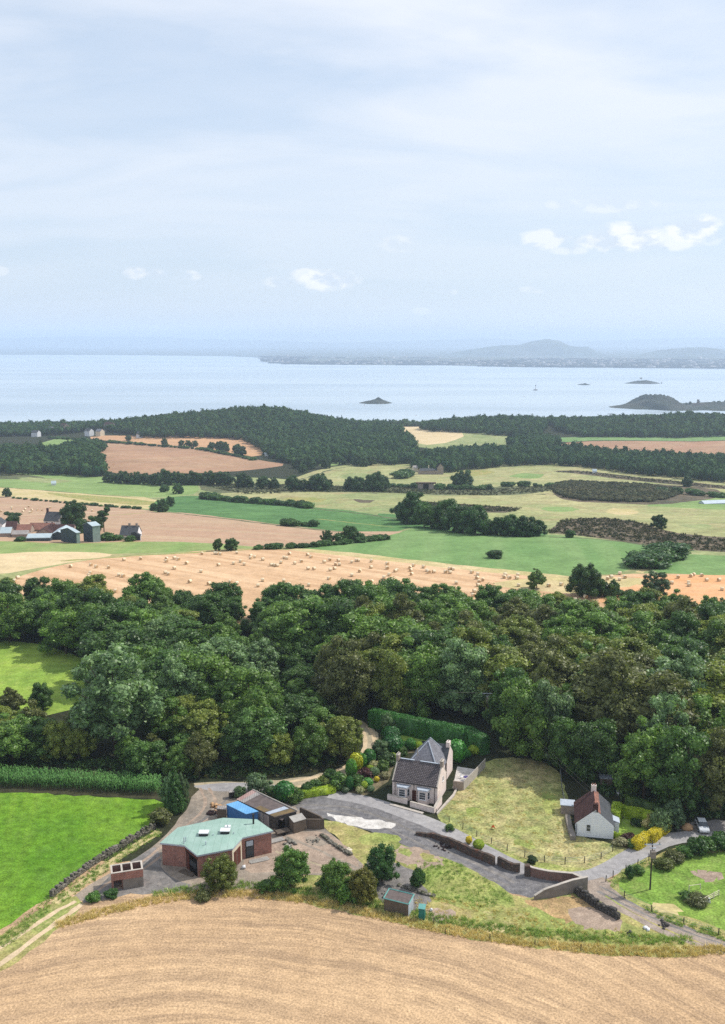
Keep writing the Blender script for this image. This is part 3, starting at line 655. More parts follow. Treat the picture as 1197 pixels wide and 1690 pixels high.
def lobes_crown(L,rng,leaf=.36,cover=1.25,core=.80,jit=.6,stray=.18,flat=1.0):
    "L: array (n,4+): x,y,z,r ; leaves over the outside of each lobe, lobes hidden in others culled"
    L=np.asarray(L,float); Vs=[];Ts=[];o=0; allC=[];allN=[];allS=[]
    for i,(x,y,z,r) in enumerate(L):
        n=int(4*math.pi*r*r*cover/(leaf*leaf*.85)); D=rng.normal(0,1,(n,3)); D/=np.linalg.norm(D,axis=1)[:,None]
        rad=r*(1+rng.normal(0,stray,n)*.5-.02); P=np.array([x,y,z])+D*rad[:,None]*np.array([1,1,flat])
        keep=np.ones(n,bool)
        for j,(a,b,c,q) in enumerate(L):
            if j!=i: keep&=(((P-np.array([a,b,c]))**2).sum(1)>(q*.82)**2)
        P=P[keep];D=D[keep]; allC.append(P);allN.append(D);allS.append(leaf*rng.uniform(.65,1.35,len(P)))
        cv=_SV*r*core*np.array([1,1,flat])+np.array([x,y,z])+rng.normal(0,.05*r,_SV.shape); Vs.append(cv);Ts.append(_STRI+o); o+=len(cv)  # unseen solid core added inside each lobe to block light
    C=np.concatenate(allC);N=np.concatenate(allN);S=np.concatenate(allS)
    V,T3=leaves(C,N,S,rng,jit); Vs.append(V);Ts.append(T3+o)
    return np.concatenate(Vs),np.concatenate(Ts)
def ell_lobes(rng,rx,rz,cz,n,r0,r1,lowcut=-.75,squash=1.0,irr=.42):
    L=[];k=0
    for i in range(n):
        v=1-2*(i+.5)/n
        if v<lowcut: continue
        if n>30 and rng.random()<.13: continue
        a=i*2.39996+rng.uniform(-.4,.4); s=math.sqrt(max(0,1-v*v))*(1-.18*max(0,v)); r=rng.uniform(r0*.8,r1*1.1); q=1+rng.uniform(-irr,irr)*.7
        L.append((s*math.cos(a)*(rx-r*.6)*q,s*math.sin(a)*(rx-r*.6)*q,cz+v*(rz-r*.5)*q,r))
    L.append((0,0,cz,min(rx,rz)*.62)); return L
def tube(P0,P1,r0,r1,seg=6):
    P0=np.array(P0,float);P1=np.array(P1,float); d=P1-P0; d/=np.linalg.norm(d)+1e-9
    a=np.cross(d,[0,0,1.0]) if abs(d[2])<.9 else np.cross(d,[1.0,0,0]); a/=np.linalg.norm(a); b=np.cross(d,a); V=[]
    for P,r in((P0,r0),(P1,r1)):
        for k in range(seg):
            t=2*math.pi*k/seg; V.append(P+(a*math.cos(t)+b*math.sin(t))*r)
    T=[]
    for k in range(seg):
        q=(k+1)%seg; T+=[(k,q,seg+q),(k,seg+q,seg+k)]
    for k in range(1,seg-1): T.append((seg,seg+k,seg+k+1))
    return np.array(V),np.array(T)
def join(parts):
    V=[];T=[];o=0
    for v,t_ in parts: V.append(v);T.append(np.asarray(t_)+o);o+=len(v)
    return np.concatenate(V),np.concatenate(T)
def trunk_mesh(name,h,r,lobes,rng,fork=.45):
    pts=[((0,0,-.4),(rng.uniform(-.2,.2),rng.uniform(-.2,.2),h*fork),r,r*.75)]
    top=pts[0][1]; pr=[tube(*pts[0],7)]
    pr.append(tube(top,(top[0]*1.4,top[1]*1.4,h*.85),r*.7,r*.2))
    idx=rng.permutation(len(lobes))[:8]
    for i in idx:
        x,y,z,q=lobes[i]; m=(x*.45,y*.45,(h*fork*.9+z)/2); pr.append(tube(top,m,r*.45,r*.28,5)); pr.append(tube(m,(x,y,z),r*.28,r*.08,5))
    V,T=join(pr); return npmesh(name,V,T,'bark',smooth=True)
PROTO={}
def proto(kind,seed,mat,H,build):
    rng=np.random.default_rng(seed); L,kw=build(rng)
    V,T=lobes_crown(L,rng,**kw)
    me=npmesh('crown_'+kind,V,T,mat); tm=trunk_mesh('trunk_'+kind,H,H*.022,L,rng)
    PROTO.setdefault(kind,[]).append((me,tm,H,L))
def B_round(rx,rz,cz,n=26,r0=1.2,r1=2.0,lowcut=-.85,**k):
    return lambda rng:(ell_lobes(rng,rx,rz,cz,n,r0,r1,lowcut=lowcut),dict(dict(leaf=.3,cover=1.15,stray=.32,jit=.8),**k))
for s in range(3):
    proto('dark',10+s,'leaf_dark',13,B_round(4.6,6.3,6.9,46,.8,1.55))
    proto('mid',20+s,'leaf_mid',13,B_round(4.7,6.2,6.9,48,.8,1.45))
for s in range(2):
    proto('blue',30+s,'leaf_blue',13,B_round(4.2,6.4,6.7,54,.65,1.25,stray=.3))
    proto('yellow',40+s,'leaf_yellow',13,B_round(4.5,6.1,6.9,46,.75,1.4))
proto('brown',50,'leaf_brown',13,B_round(4.3,6.1,6.9,46,.75,1.4,stray=.3))
for s in range(3): proto('field',90+s,'leaf_dark',10,B_round(4.9,5.0,4.9,44,.75,1.4,lowcut=-.95))
for s in range(2):
    proto('youngmid',95+s,'leaf_mid',8,B_round(3.3,3.9,4.1,64,.45,.85,lowcut=-.9,leaf=.2,stray=.5)); proto('youngdark',97+s,'leaf_dark',8,B_round(3.3,3.9,4.1,64,.45,.8,lowcut=-.9,leaf=.2,stray=.5)); proto('youngyellow',99+s,'leaf_yellow',8,B_round(3.3,3.9,4.1,64,.45,.8,lowcut=-.9,leaf=.2,stray=.55))
def B_conifer(rng):
    L=[]
    for i in range(9):
        z=1.6+i*1.25; rr=3.2*(1-i/9.6)
        for k in range(max(3,int(8-i*.6))):
            a=k*2*math.pi/max(3,int(8-i*.6))+i*.7; L.append((math.cos(a)*rr*.75,math.sin(a)*rr*.75,z-rr*.12,max(.4,rr*.42)))
        L.append((0,0,z,max(.35,rr*.5)))
    return L,dict(leaf=.34,cover=1.2,flat=.75,stray=.35)
proto('conifer',60,'leaf_dark',13,B_conifer)
def B_pine(rng):
    L=[]
    for i in range(16):
        a=i*2.4; z=rng.uniform(6,12.3); rr=rng.uniform(.5,3.4)*(1.1 if z<10 else .6); L.append((math.cos(a)*rr,math.sin(a)*rr,z,rng.uniform(.9,1.5)))
    return L,dict(leaf=.36,cover=1.2,flat=.6)
proto('pine',61,'leaf_dark',13,B_pine)
# wide low bush prototypes, height about 3
for s in range(3): proto('bush',70+s,'leaf_mid',3,lambda rng:(ell_lobes(rng,1.6,1.5,1.45,16,.5,.85,lowcut=-.8),dict(leaf=.24,cover=1.2,stray=.3)))
proto('bushdark',75,'leaf_dark',3,lambda rng:(ell_lobes(rng,1.6,1.5,1.45,18,.45,.8,lowcut=-.8),dict(leaf=.22,cover=1.3,stray=.25)))
proto('bushyellow',76,'leaf_yellow',3,lambda rng:(ell_lobes(rng,1.6,1.5,1.45,18,.45,.8,lowcut=-.8),dict(leaf=.22,cover=1.2,stray=.3)))
proto('bushblue',77,'leaf_blue',3,lambda rng:(ell_lobes(rng,1.6,1.5,1.45,20,.4,.7,lowcut=-.8),dict(leaf=.2,cover=1.2,stray=.4)))
proto('bushbrown',78,'leaf_brown',3,lambda rng:(ell_lobes(rng,1.6,1.5,1.45,18,.45,.8,lowcut=-.8),dict(leaf=.22,cover=1.1,stray=.4)))
# clipped topiary balls: fine dense leaves, height 2
def B_ball(rx,rz):
    return lambda rng:([(0,0,rz*.95,min(rx,rz))]+ [(0,0,rz*.95+(rz-rx)*q,rx*.97) for q in((-.6,.0,.6) if rz>rx else ())],dict(leaf=.12,cover=1.3,core=.93,jit=.35,stray=.05))
proto('ball',80,'leaf_clip',2,B_ball(1,1)); proto('column',81,'leaf_clip',2,B_ball(.62,1)); proto('ballgold',82,'leaf_gold',2,B_ball(.7,1)); proto('ballsage',83,'leaf_blue',2,B_ball(1,1))
proto('balllime',84,'leaf_lime',2,B_ball(.95,1)); proto('flower',85,'leaf_flower',2,lambda rng:(ell_lobes(rng,1.0,.9,.95,14,.3,.5,lowcut=-.8),dict(leaf=.16,cover=1.2,stray=.4)))
proto('redshrub',86,'leaf_red',2,lambda rng:(ell_lobes(rng,1.0,.9,.95,14,.3,.5,lowcut=-.8),dict(leaf=.16,cover=1.2,stray=.4)))
PLANTN=[0]
def plant(kind,loc,h,label,cat,name,group=None,wide=1.0,tint=None,parts=True,var=None,rz=None):
    me,tm,H,_=PROTO[kind][(PLANTN[0] if var is None else var)%len(PROTO[kind])]; PLANTN[0]+=1
    s=h/H; tint=tint or (1,1,1); j=random.uniform(.85,1.18)
    if parts:
        e=empty(name,loc,random.uniform(0,6.28) if rz is None else rz); e.scale=(s*wide,s*wide,s)
        c=obj('crown',me,e); c.color=(tint[0]*j,tint[1]*j,tint[2]*j,1)
        obj('trunk' if H>6 else 'stem',tm,e)
    else:
        e=obj(name,me,None,loc); e.rotation_euler.z=random.uniform(0,6.28); e.scale=(s*wide,s*wide,s); e.color=(tint[0]*j,tint[1]*j,tint[2]*j,1)
    tag(e,label,cat,group); return e
# ------------------------------------------------------------------ far woodland masses (nobody could count them)
def woodland(px,label,sp=8.0,h=(9,14),lim=None,mat='leaf_far',per=46,size=1.9,name='woodland',seed=1,pointy=.25):
    rng=np.random.default_rng(seed); P=np.array(smooth([toW(p) for p in px],1))
    x0,y0=P.min(0);x1,y1=P.max(0); xs=np.arange(x0,x1,sp);ys=np.arange(y0,y1,sp)
    X,Y=np.meshgrid(xs,ys); X=X.ravel()+rng.uniform(-.45,.45,X.size)*sp; Y=Y.ravel()+rng.uniform(-.45,.45,Y.size)*sp
    k=in_poly(X,Y,P); X=X[k];Y=Y[k]; Vs=[];Ts=[];o=0
    CC=[];NN=[];SS=[]
    for x,y in zip(X,Y):
        H=rng.uniform(*h)*(1.25 if rng.random()<.1 else 1)*(1+.12*math.sin(x*.05)*math.cos(y*.04)); r=sp*rng.uniform(.38,.8); z=hz(x,y); cz=z+H*.55; hz_=H*.47
        pt=rng.random()<pointy
        cv=_SV*np.array([r*.85,r*.85,hz_*.88]); 
        if pt: cv=cv*np.stack([1-.55*np.clip(_SV[:,2],0,1)]*2+[np.ones(len(_SV))],1)
        Vs.append(cv+np.array([x,y,cz])+rng.normal(0,.12*r,cv.shape)); Ts.append(_STRI+o); o+=len(cv)
        D=rng.normal(0,1,(per,3)); D[:,2]=D[:,2]*.8+.25; D/=np.linalg.norm(D,axis=1)[:,None]
        sc_=np.array([r,r,hz_])*(1+rng.normal(0,.12,per))[:,None]
        if pt: sc_[:,:2]*=(1-.6*np.clip(D[:,2],0,1))[:,None]
        CC.append(np.array([x,y,cz])+D*sc_); NN.append(D); SS.append(size*rng.uniform(.6,1.3,per))
    V,T3=leaves(np.concatenate(CC),np.concatenate(NN),np.concatenate(SS),rng,.45,1.3)
    Vs.append(V);Ts.append(T3+o)
    me=npmesh(name,np.concatenate(Vs),np.concatenate(Ts),mat); ob=obj(name,me); ob.color=(1,1,1,1)
    tag(ob,label,'woodland',kind='stuff'); return ob
woodland([(205,724),(330,724),(405,726),(440,748),(480,762),(560,762),(680,770),(690,745),('q',668,1600),('q',620,1820),('q',560,1850),('q',330,1860),('q',200,1850),('q',130,1820)],'dense wooded hill rising against the bay left of centre',8.5,seed=1,pointy=.3)
woodland([(680,785),(690,752),(840,748),(925,744),(1060,760),(1300,768),(1500,770),(1500,808),(1300,806),(1197,797),(1060,785),(940,768),(800,772)],'long dark belt of mixed trees above the right-hand pastures',7.5,seed=2)
woodland([(830,745),(850,728),(918,722),(925,742)],'wooded neck joining the belt to the skyline wood',8,seed=3)
woodland([(930,722),(1060,722),(1197,722),(1500,720),('q',1500,2000),('q',1197,1990),('q',1000,1980),('q',900,1960),('q',890,1800)],'wood along the shore on the right skyline',9,seed=4)
woodland([(690,712),(780,716),(860,722),(900,724),('q',900,1850),('q',780,1840),('q',700,1800)],'rounded wood on the low hill right of centre above the pale field',8.5,seed=5)
woodland([(-300,790),(0,785),(90,783),(175,790),(172,765),(160,752),(100,760),(60,745),(-300,735)],'thick dark wood at the far left between the village and green field',8,seed=6)
woodland([('q',-300,1600),('q',60,1620),('q',200,1700),('q',200,1950),('q',-300,1950)],'trees around the shore village at the left',10,(9,13),seed=7)
woodland([(430,748),(480,770),(560,768),(560,757),(490,748),(440,738)],'tree clump at the foot of the wooded hill',8,(8,12),seed=8)
woodland([(70,752),(110,758),(172,752),(172,735),(130,738)],'grove edge between the green patch and pink field',8,(8,12),seed=9)
woodland([(905,810),(925,795),(1000,798),(1090,803),(1130,812),(1090,830),(1000,828),(940,825)],'low dark gorse thicket on the right-hand pasture',4.2,(2,3.2),mat='leaf_heath',per=22,size=.9,name='gorse_thicket',seed=10)
woodland([('q',560,1960),('q',700,1940),('q',700,2080),('q',540,2080)],'distant shore trees in the gap between two wooded hills',9,seed=12)

# ------------------------------------------------------------------ hedges of separate shrubs, rough vegetation as one mass
def scrub_mass(px,label,sp,h,mat='leaf_mid',name='scrub',seed=3,per=26,size=.35,cat='scrub',r=(.35,.6),world=None):
    rng=np.random.default_rng(seed); P=np.array(world if world is not None else [toW(p) for p in px])
    x0,y0=P.min(0);x1,y1=P.max(0); n=int((x1-x0)*(y1-y0)/(sp*sp)); X=rng.uniform(x0,x1,n);Y=rng.uniform(y0,y1,n)
    k=in_poly(X,Y,P); CC=[];NN=[];SS=[]
    for x,y in zip(X[k],Y[k]):
        H=rng.uniform(*h); q=H*rng.uniform(*r)+.1; z=hz(x,y); D=rng.normal(0,1,(per,3)); D[:,2]=abs(D[:,2]); D/=np.linalg.norm(D,axis=1)[:,None]
        CC.append(np.array([x,y,z-.05])+D*np.array([q,q,H])*rng.uniform(.5,1.05,(per,1))); NN.append(D); SS.append(size*rng.uniform(.5,1.3,per))
    V,T3=leaves(np.concatenate(CC),np.concatenate(NN),np.concatenate(SS),rng,.6,1.6)
    ob=obj(name,npmesh(name,V,T3,mat)); tag(ob,label,cat,kind='stuff'); return ob
def blades(px,label,dens,h,mat,name,seed,w=.045,cat='grass',world=None,lean=.45,tuft=16):
    rng=np.random.default_rng(seed); P=np.array(world if world is not None else [toW(p) for p in px])
    x0,y0=P.min(0);x1,y1=P.max(0); n=int((x1-x0)*(y1-y0)*dens); X=rng.uniform(x0,x1,n);Y=rng.uniform(y0,y1,n)
    k=in_poly(X,Y,P); X=X[k];Y=Y[k]; n=len(X); X=np.repeat(X,tuft)+rng.normal(0,.16,n*tuft); Y=np.repeat(Y,tuft)+rng.normal(0,.16,n*tuft); n*=tuft
    Z=np.array([hz(a,b) for a,b in zip(X,Y)])-.03; H=rng.uniform(h[0],h[1],n); a=rng.uniform(0,6.283,n); W=w*rng.uniform(.6,1.5,n)
    dx=np.cos(a)*W;dy=np.sin(a)*W; lx=rng.normal(0,lean,n)*H; ly=rng.normal(0,lean,n)*H
    V=np.stack([np.stack([X-dx,Y-dy,Z],1),np.stack([X+dx,Y+dy,Z],1),np.stack([X+lx,Y+ly,Z+H*.8],1)],1).reshape(-1,3)
    ob=obj(name,npmesh(name,V,np.arange(3*n).reshape(n,3),mat)); tag(ob,label,cat,kind='stuff'); return ob
def band(px,width,off=0.0):
    c=smooth([toW(p) for p in px],1,False); L=[];Rr=[]
    for i,a in enumerate(c):
        b=c[min(i+1,len(c)-1)]; z=c[max(i-1,0)]; d=(b[0]-z[0],b[1]-z[1]); l=math.hypot(*d) or 1; n=(-d[1]/l,d[0]/l)
        L.append((a[0]+n[0]*(off+width/2),a[1]+n[1]*(off+width/2))); Rr.append((a[0]+n[0]*(off-width/2),a[1]+n[1]*(off-width/2)))
    return L+Rr[::-1]
edge=[(95,1531),(200,1502),(300,1483),(380,1478),(480,1486),(600,1509),(700,1534),(850,1559),(1000,1575),(1100,1579),(1197,1572),(1300,1568)]
blades(None,'tall dry straw-coloured grass along the edge of the near stubble',7,(.2,.75),'blade_dry','long_dry_grass',1,world=band(edge,2.1,.8))
blades(None,'greener long grass behind the dry field margin',4,(.3,.8),'blade_green','long_grass',2,world=band([(250,1490),(330,1479),(420,1474),(480,1480),(600,1503),(700,1527),(850,1552),(1000,1566),(1150,1568)],2.2,2.2))
blades([(640,1490),(700,1480),(850,1500),(960,1530),(1100,1545),(1130,1565),(1000,1570),(850,1555),(700,1530),(600,1505)],'scattered rough grass on the bank beside the mound',1.2,(.15,.5),'blade_dry','rough_grass',3)
blades([(690,1420),(740,1420),(800,1450),(850,1485),(800,1500),(700,1480)],'tufted green grass on the mound by the dark gravel',2.0,(.15,.5),'blade_green','mound_grass',4)
blades(None,'rough grass between the stone wall and the left-hand track',3.5,(.15,.55),'blade_green','wallside_grass',5,world=band([(262,1372),(190,1418),(130,1462),(70,1500),(0,1560)],2.6))
blades([(1000,1456),(1060,1420),(1150,1396),(1300,1392),(1300,1404),(1150,1408),(1050,1440),(1012,1465),(1100,1510),(1197,1540),(1197,1553),(1090,1518)],'weedy verge round the edge of the paddock meadow',3.0,(.2,.7),'blade_green','verge_grass',6)
blades([(790,1265),(900,1290),(940,1345),(1000,1400),(940,1425),(800,1385),(730,1345),(760,1300)],'sparse seeding grass in the dry paddock',.45,(.1,.35),'blade_dry','paddock_grass',7)
scrub_mass([(880,1395),(900,1375),(925,1385),(905,1400)],'x',.7,(.2,.5),seed=5) if False else None
# maize
def maize():
    rng=np.random.default_rng(5); P=np.array([toW(p) for p in [(-160,1296),(0,1298),(130,1304),(262,1312),(270,1296),(130,1288),(0,1280),(-160,1276)]]); rows=[]
    x0,y0=P.min(0);x1,y1=P.max(0); C=[];V=[];T3=[];o=0
    X,Y=np.meshgrid(np.arange(x0,x1,.34),np.arange(y0,y1,.7)); X=X.ravel()+rng.normal(0,.06,X.size);Y=Y.ravel()+rng.normal(0,.05,Y.size); k=in_poly(X,Y,P)
    for x,y in zip(X[k],Y[k]):
        z=hz(x,y); H=rng.uniform(2.2,2.9); V+=[(x-.03,y,z),(x+.03,y,z),(x,y,z+H)]; T3.append((o,o+1,o+2)); o+=3
        for j in range(9):
            a=rng.uniform(0,6.28); zb=z+H*(.25+.08*j); L=rng.uniform(.5,.85); c,s=math.cos(a),math.sin(a); w=.07
            m=(x+c*L*.5,y+s*L*.5,zb+.28); e=(x+c*L,y+s*L,zb-.02)
            V+=[(x-s*w*.5,y+c*w*.5,zb),(x+s*w*.5,y-c*w*.5,zb),(m[0]+s*w,m[1]-c*w,m[2]),(m[0]-s*w,m[1]+c*w,m[2]),e]; T3+=[(o,o+1,o+2),(o,o+2,o+3),(o+3,o+2,o+4)]; o+=5
    tag(obj('maize_crop',npmesh('maize_crop',V,T3,'blade_maize')),'strip of tall maize along the top of the vivid green field','maize crop',kind='stuff')
maize()

# ------------------------------------------------------------------ the near wood: every tree its own
TREE_TINTS={'dark':(1.14,1.16,1.02),'mid':(1.26,1.26,1.08),'blue':(1.42,1.42,1.3),'yellow':(1.3,1.27,1.1),'brown':(1.12,1.24,1.04)}
HT_={} ; DESC={'dark':'dark green','mid':'mid green','blue':'blue-green','yellow':'yellow-green','brown':'olive-brown'}
placed=[]
def near_tree(kind,x,y,h,label,group,wide=1.0,name=None,tint=None,parts=True):
    placed.append((x,y,h*.34*wide)); tt=TREE_TINTS.get(kind,(1,1,1)) if tint is None else tint
    return plant(kind,(x,y,hz(x,y)),h,label,'tree',name or 'broadleaf_tree',group,wide,tt,parts)
HERO=[ # px, py of the foot, height, kind, width, name, label
 (190,1238,21,'blue',1.25,'broadleaf_tree','very large pale-topped tree standing above the maize strip'),
 (868,1250,16,'mid',1.0,'broadleaf_tree','leafy tree overhanging the top edge of the dry paddock'),(985,1292,13,'dark',1.0,'broadleaf_tree','dark tree behind the red roof of the white cottage'),(1062,1318,14,'mid',1.05,'broadleaf_tree','green tree behind the long lime garden hedge'),(1130,1338,15,'dark',1.05,'broadleaf_tree','dark tree shading the parked car'),(1186,1345,15,'brown',1.1,'broadleaf_tree','olive tree at the right edge above the parked car'),(838,1216,14,'dark',1.0,'broadleaf_tree','dark tree right of the end of the long clipped hedge'),
 (300,1200,15,'blue',1.05,'broadleaf_tree','greyish blue-green tree behind the conifer at the end of the maize'),
 (345,1225,10,'yellow',.95,'broadleaf_tree','small bright yellow-green tree in the wood edge above the road end'),
 (430,1240,12,'mid',.85,'broadleaf_tree','tall narrow green tree in the wood edge left of the curving track'),
 (562,1252,9.5,'yellow',1.25,'broadleaf_tree','rounded yellow-tipped tree overhanging the bend of the track'),
 (515,1262,9,'mid',1.1,'broadleaf_tree','bushy green tree beside the rounded yellow-tipped tree'),
 (460,1268,8,'yellow',1.1,'broadleaf_tree','spreading yellowish tree on the bank above the road end'),
 (395,1262,9,'dark',1.1,'broadleaf_tree','dark tree behind the dry bank at the road end'),
 (578,1182,16,'brown',1.1,'broadleaf_tree','large olive-brown tree right of the dark gap where the track enters the wood'),
 (650,1180,14,'yellow',1.0,'broadleaf_tree','tree with yellowing leaves behind the long clipped hedge'),
 (700,1182,14,'mid',1.0,'broadleaf_tree','broad green tree behind the middle of the long clipped hedge'),
 (760,1178,17,'blue',1.15,'broadleaf_tree','tall silvery blue-green tree behind the corner of the long clipped hedge'),
 (890,1215,15,'brown',.8,'broadleaf_tree','slim tree with an orange-brown crown right of the transformer pole'),
 (905,1255,16,'blue',.9,'broadleaf_tree','pale blue-green tree at the top corner of the dry paddock'),
 (935,1278,12,'dark',.9,'broadleaf_tree','dark bushy tree directly behind the white cottage'),
 (1020,1250,19,'brown',1.0,'broadleaf_tree','tall olive-brown tree at the wood edge behind the lime hedge'),
 (1095,1290,17,'blue',.9,'broadleaf_tree','tall blue-green tree behind the pampas shrub'),
 (55,1232,9,'brown',1.2,'broadleaf_tree','low brown-green thorn tree between the small meadow and maize'),
 (12,1240,8,'yellow',1.2,'broadleaf_tree','pale yellow-green small tree at the left edge above the maize'),
 (95,1258,8,'yellow',1.1,'broadleaf_tree','bright yellow-green small tree left of the very large pale tree'),
 (20,1180,6,'brown',1.3,'thorn_tree','dark brown thorn tree at the bottom of the small meadow'),
 (70,1172,6,'dark',1.2,'thorn_tree','low dark thorn tree on the right of the meadow bottom'),
]
for px,py,h,k,wd,nm,lb in HERO:
    p=Wp(px,py); near_tree(k,p.x,p.y,h,lb,None,wd,nm,(1.35,1.38,1.2) if h==21 else None)
ZONES=[ ([(415,1030),(450,1060),(510,1105),(545,1165),(560,1195),(520,1225),(470,1215),(430,1190),(425,1100)],'in the dark gap between the two woods','trees in the dark gap between the woods',5.6,(6.5,8.5),['dark','mid']), # polygon px, label place, group, spacing, heights, kinds
 ([(-160,1048),(150,1052),(300,1075),(420,1120),(440,1190),(400,1230),(330,1215),(250,1205),(160,1160),(150,1095),(80,1066),(-160,1056)],'in the wood right of the small meadow','trees in the wood beside the small meadow',6.6,(12,15),['dark','dark','mid','mid','blue']),
 ([(-200,1000),(430,1010),(470,1050),(300,1075),(150,1052),(-200,1046)],'in the back row of the left-hand wood','trees in the back row of the left-hand wood',7.0,(9,11.5),['dark','dark','mid','yellow']),
 ([(-200,1215),(0,1215),(130,1225),(250,1240),(330,1255),(440,1262),(520,1250),(500,1275),(330,1284),(260,1283),(130,1270),(-200,1262)],'in the thicket between the maize and the meadow','trees in the thicket behind the maize strip',5.6,(6,9),['mid','yellow','dark','brown']),
 ([(250,1210),(330,1218),(420,1230),(500,1215),(540,1235),(540,1252),(440,1262),(330,1256),(250,1242)],'in the wood above the road end','trees in the wood above the road end',6,(9,12),['mid','yellow','dark','blue']),
 ([(430,1020),(560,1010),(760,1010),(760,1050),(560,1060),(450,1060)],'on the crest of the central wood below the bale field','trees on the crest of the central wood',7.0,(10,12),['dark','dark','mid','dark']),
 ([(430,1062),(560,1062),(760,1052),(800,1120),(800,1185),(620,1180),(585,1172),(540,1160),(510,1105)],'in the central wood behind the stone cottage','trees in the central wood behind the stone cottage',7.0,(12.5,15.5),['dark','mid','mid','yellow','brown']),
 ([(762,1012),(1000,1022),(1400,1035),(1400,1080),(1000,1068),(764,1050)],'on the far side of the right-hand wood below the bale field','trees on the far side of the right-hand wood',7.4,(8.5,11.5),['mid','dark','mid','yellow']),
 ([(764,1052),(1000,1070),(1400,1082),(1400,1200),(1000,1170),(810,1165),(800,1110)],'in the middle of the right-hand wood','trees in the middle of the right-hand wood',7.4,(12,15),['mid','yellow','yellow','brown','dark']),
 ([(815,1168),(1000,1172),(1400,1202),(1450,1330),(1197,1318),(1110,1305),(1040,1285),(960,1262),(880,1238),(830,1215)],'at the front of the right-hand wood above the white cottage','trees at the front of the right-hand wood',7.2,(14,17.5),['mid','blue','brown','yellow','dark']),
]
rng=random.Random(11); NT_=0
for px,place,grp,sp,hh,kinds in ZONES:
    P=smooth([tuple(Wp(*p)[:2]) for p in px],0); xs=[p[0] for p in P];ys=[p[1] for p in P]; tries=0
    x=min(xs)
    pts=[]; sp*=1.36
    yy=min(ys); r_=0
    while yy<max(ys):
        xx=min(xs)+(r_%2)*sp*.5
        while xx<max(xs):
            a=xx+rng.uniform(-.3,.3)*sp; b=yy+rng.uniform(-.3,.3)*sp; pts.append((a,b)); xx+=sp
        yy+=sp*.88; r_+=1
    A=np.array(pts); k=in_poly(A[:,0],A[:,1],P)
    for a,b in A[k]:
        u,v=pix((a,b,0))
        if u<-75 or u>1265: continue
        if any((a-c)**2+(b-d)**2<(q*.9)**2 for c,d,q in placed[:len(HERO)]): continue
        # gap of open ground left around the track mouth
        if 575<u<640 and 1165<v<1260: continue
        kd=rng.choice(kinds); h=rng.uniform(*hh)
        if 385<u<432 and v<1060: h*=.42
        if 575<u<800 and v<1178 and v>1160: pass
        sz='taller' if h>(hh[0]+hh[1])/2 else 'shorter'
        near_tree(kd,a,b,h*rng.uniform(.78,1.12),f'{sz} {DESC[kd]} tree {place}',f'{grp}, {sz} {DESC[kd]} ones',rng.uniform(1.1,1.75)); NT_+=1
print('near trees',NT_+len(HERO))

UG=[('undergrowth along the foot of the right-hand wood',[(800,1200),(830,1225),(900,1258),(960,1290),(1010,1318),(1100,1345),(1200,1352),(1400,1356),(1400,1320),(1200,1320),(1100,1312),(1010,1290),(960,1265),(900,1235),(840,1200)],(.5,1.8)),
 ('undergrowth along the foot of the left-hand thicket',[(-160,1262),(0,1262),(150,1272),(300,1284),(420,1284),(520,1268),(560,1262),(550,1250),(420,1262),(300,1262),(150,1255),(-160,1250)],(.5,1.6)),
 ('undergrowth in the gap between the two woods',[(430,1060),(470,1065),(560,1180),(575,1195),(585,1215),(560,1235),(500,1215),(450,1140)],(.5,1.6))]
for i,(lb,px,h) in enumerate(UG): scrub_mass(px,lb,1.0,h,'leaf_dark','undergrowth',30+i,34,.34,'undergrowth')
scrub_mass([(330,1284),(420,1286),(500,1280),(560,1266),(545,1258),(420,1268),(330,1272)],'dry brown weeds on the bank above the road end',.9,(.3,.9),'leaf_brown','bank_weeds',40,26,.22,'weeds')
for i,(lb,px,sp) in enumerate([('low brown heather on the right-hand heath',[(900,880),(930,858),(1000,855),(1060,863),(1100,879),(1197,889),(1300,893),(1300,912),(1197,911),(1110,905),(1050,895),(930,881)],2.6),('rough scrub on the railway bank',[(400,815),(325,799),(630,803),(820,807),(945,802),(900,812),(800,818),(630,813),(440,815)],3.2),('rushes on the middle pasture',[(690,828),(760,833),(860,839),(850,845),(780,845),(680,833)],2.6),('rough strip above the gorse thicket',[(905,779),(960,777),(1060,789),(1197,803),(1197,807),(1060,794),(960,781)],3)]):
    scrub_mass(px,lb,sp,(.5,1.5),'leaf_heath','heather' if i==0 else 'bank_scrub',50+i,14,.55,'scrub',(.7,1.2))
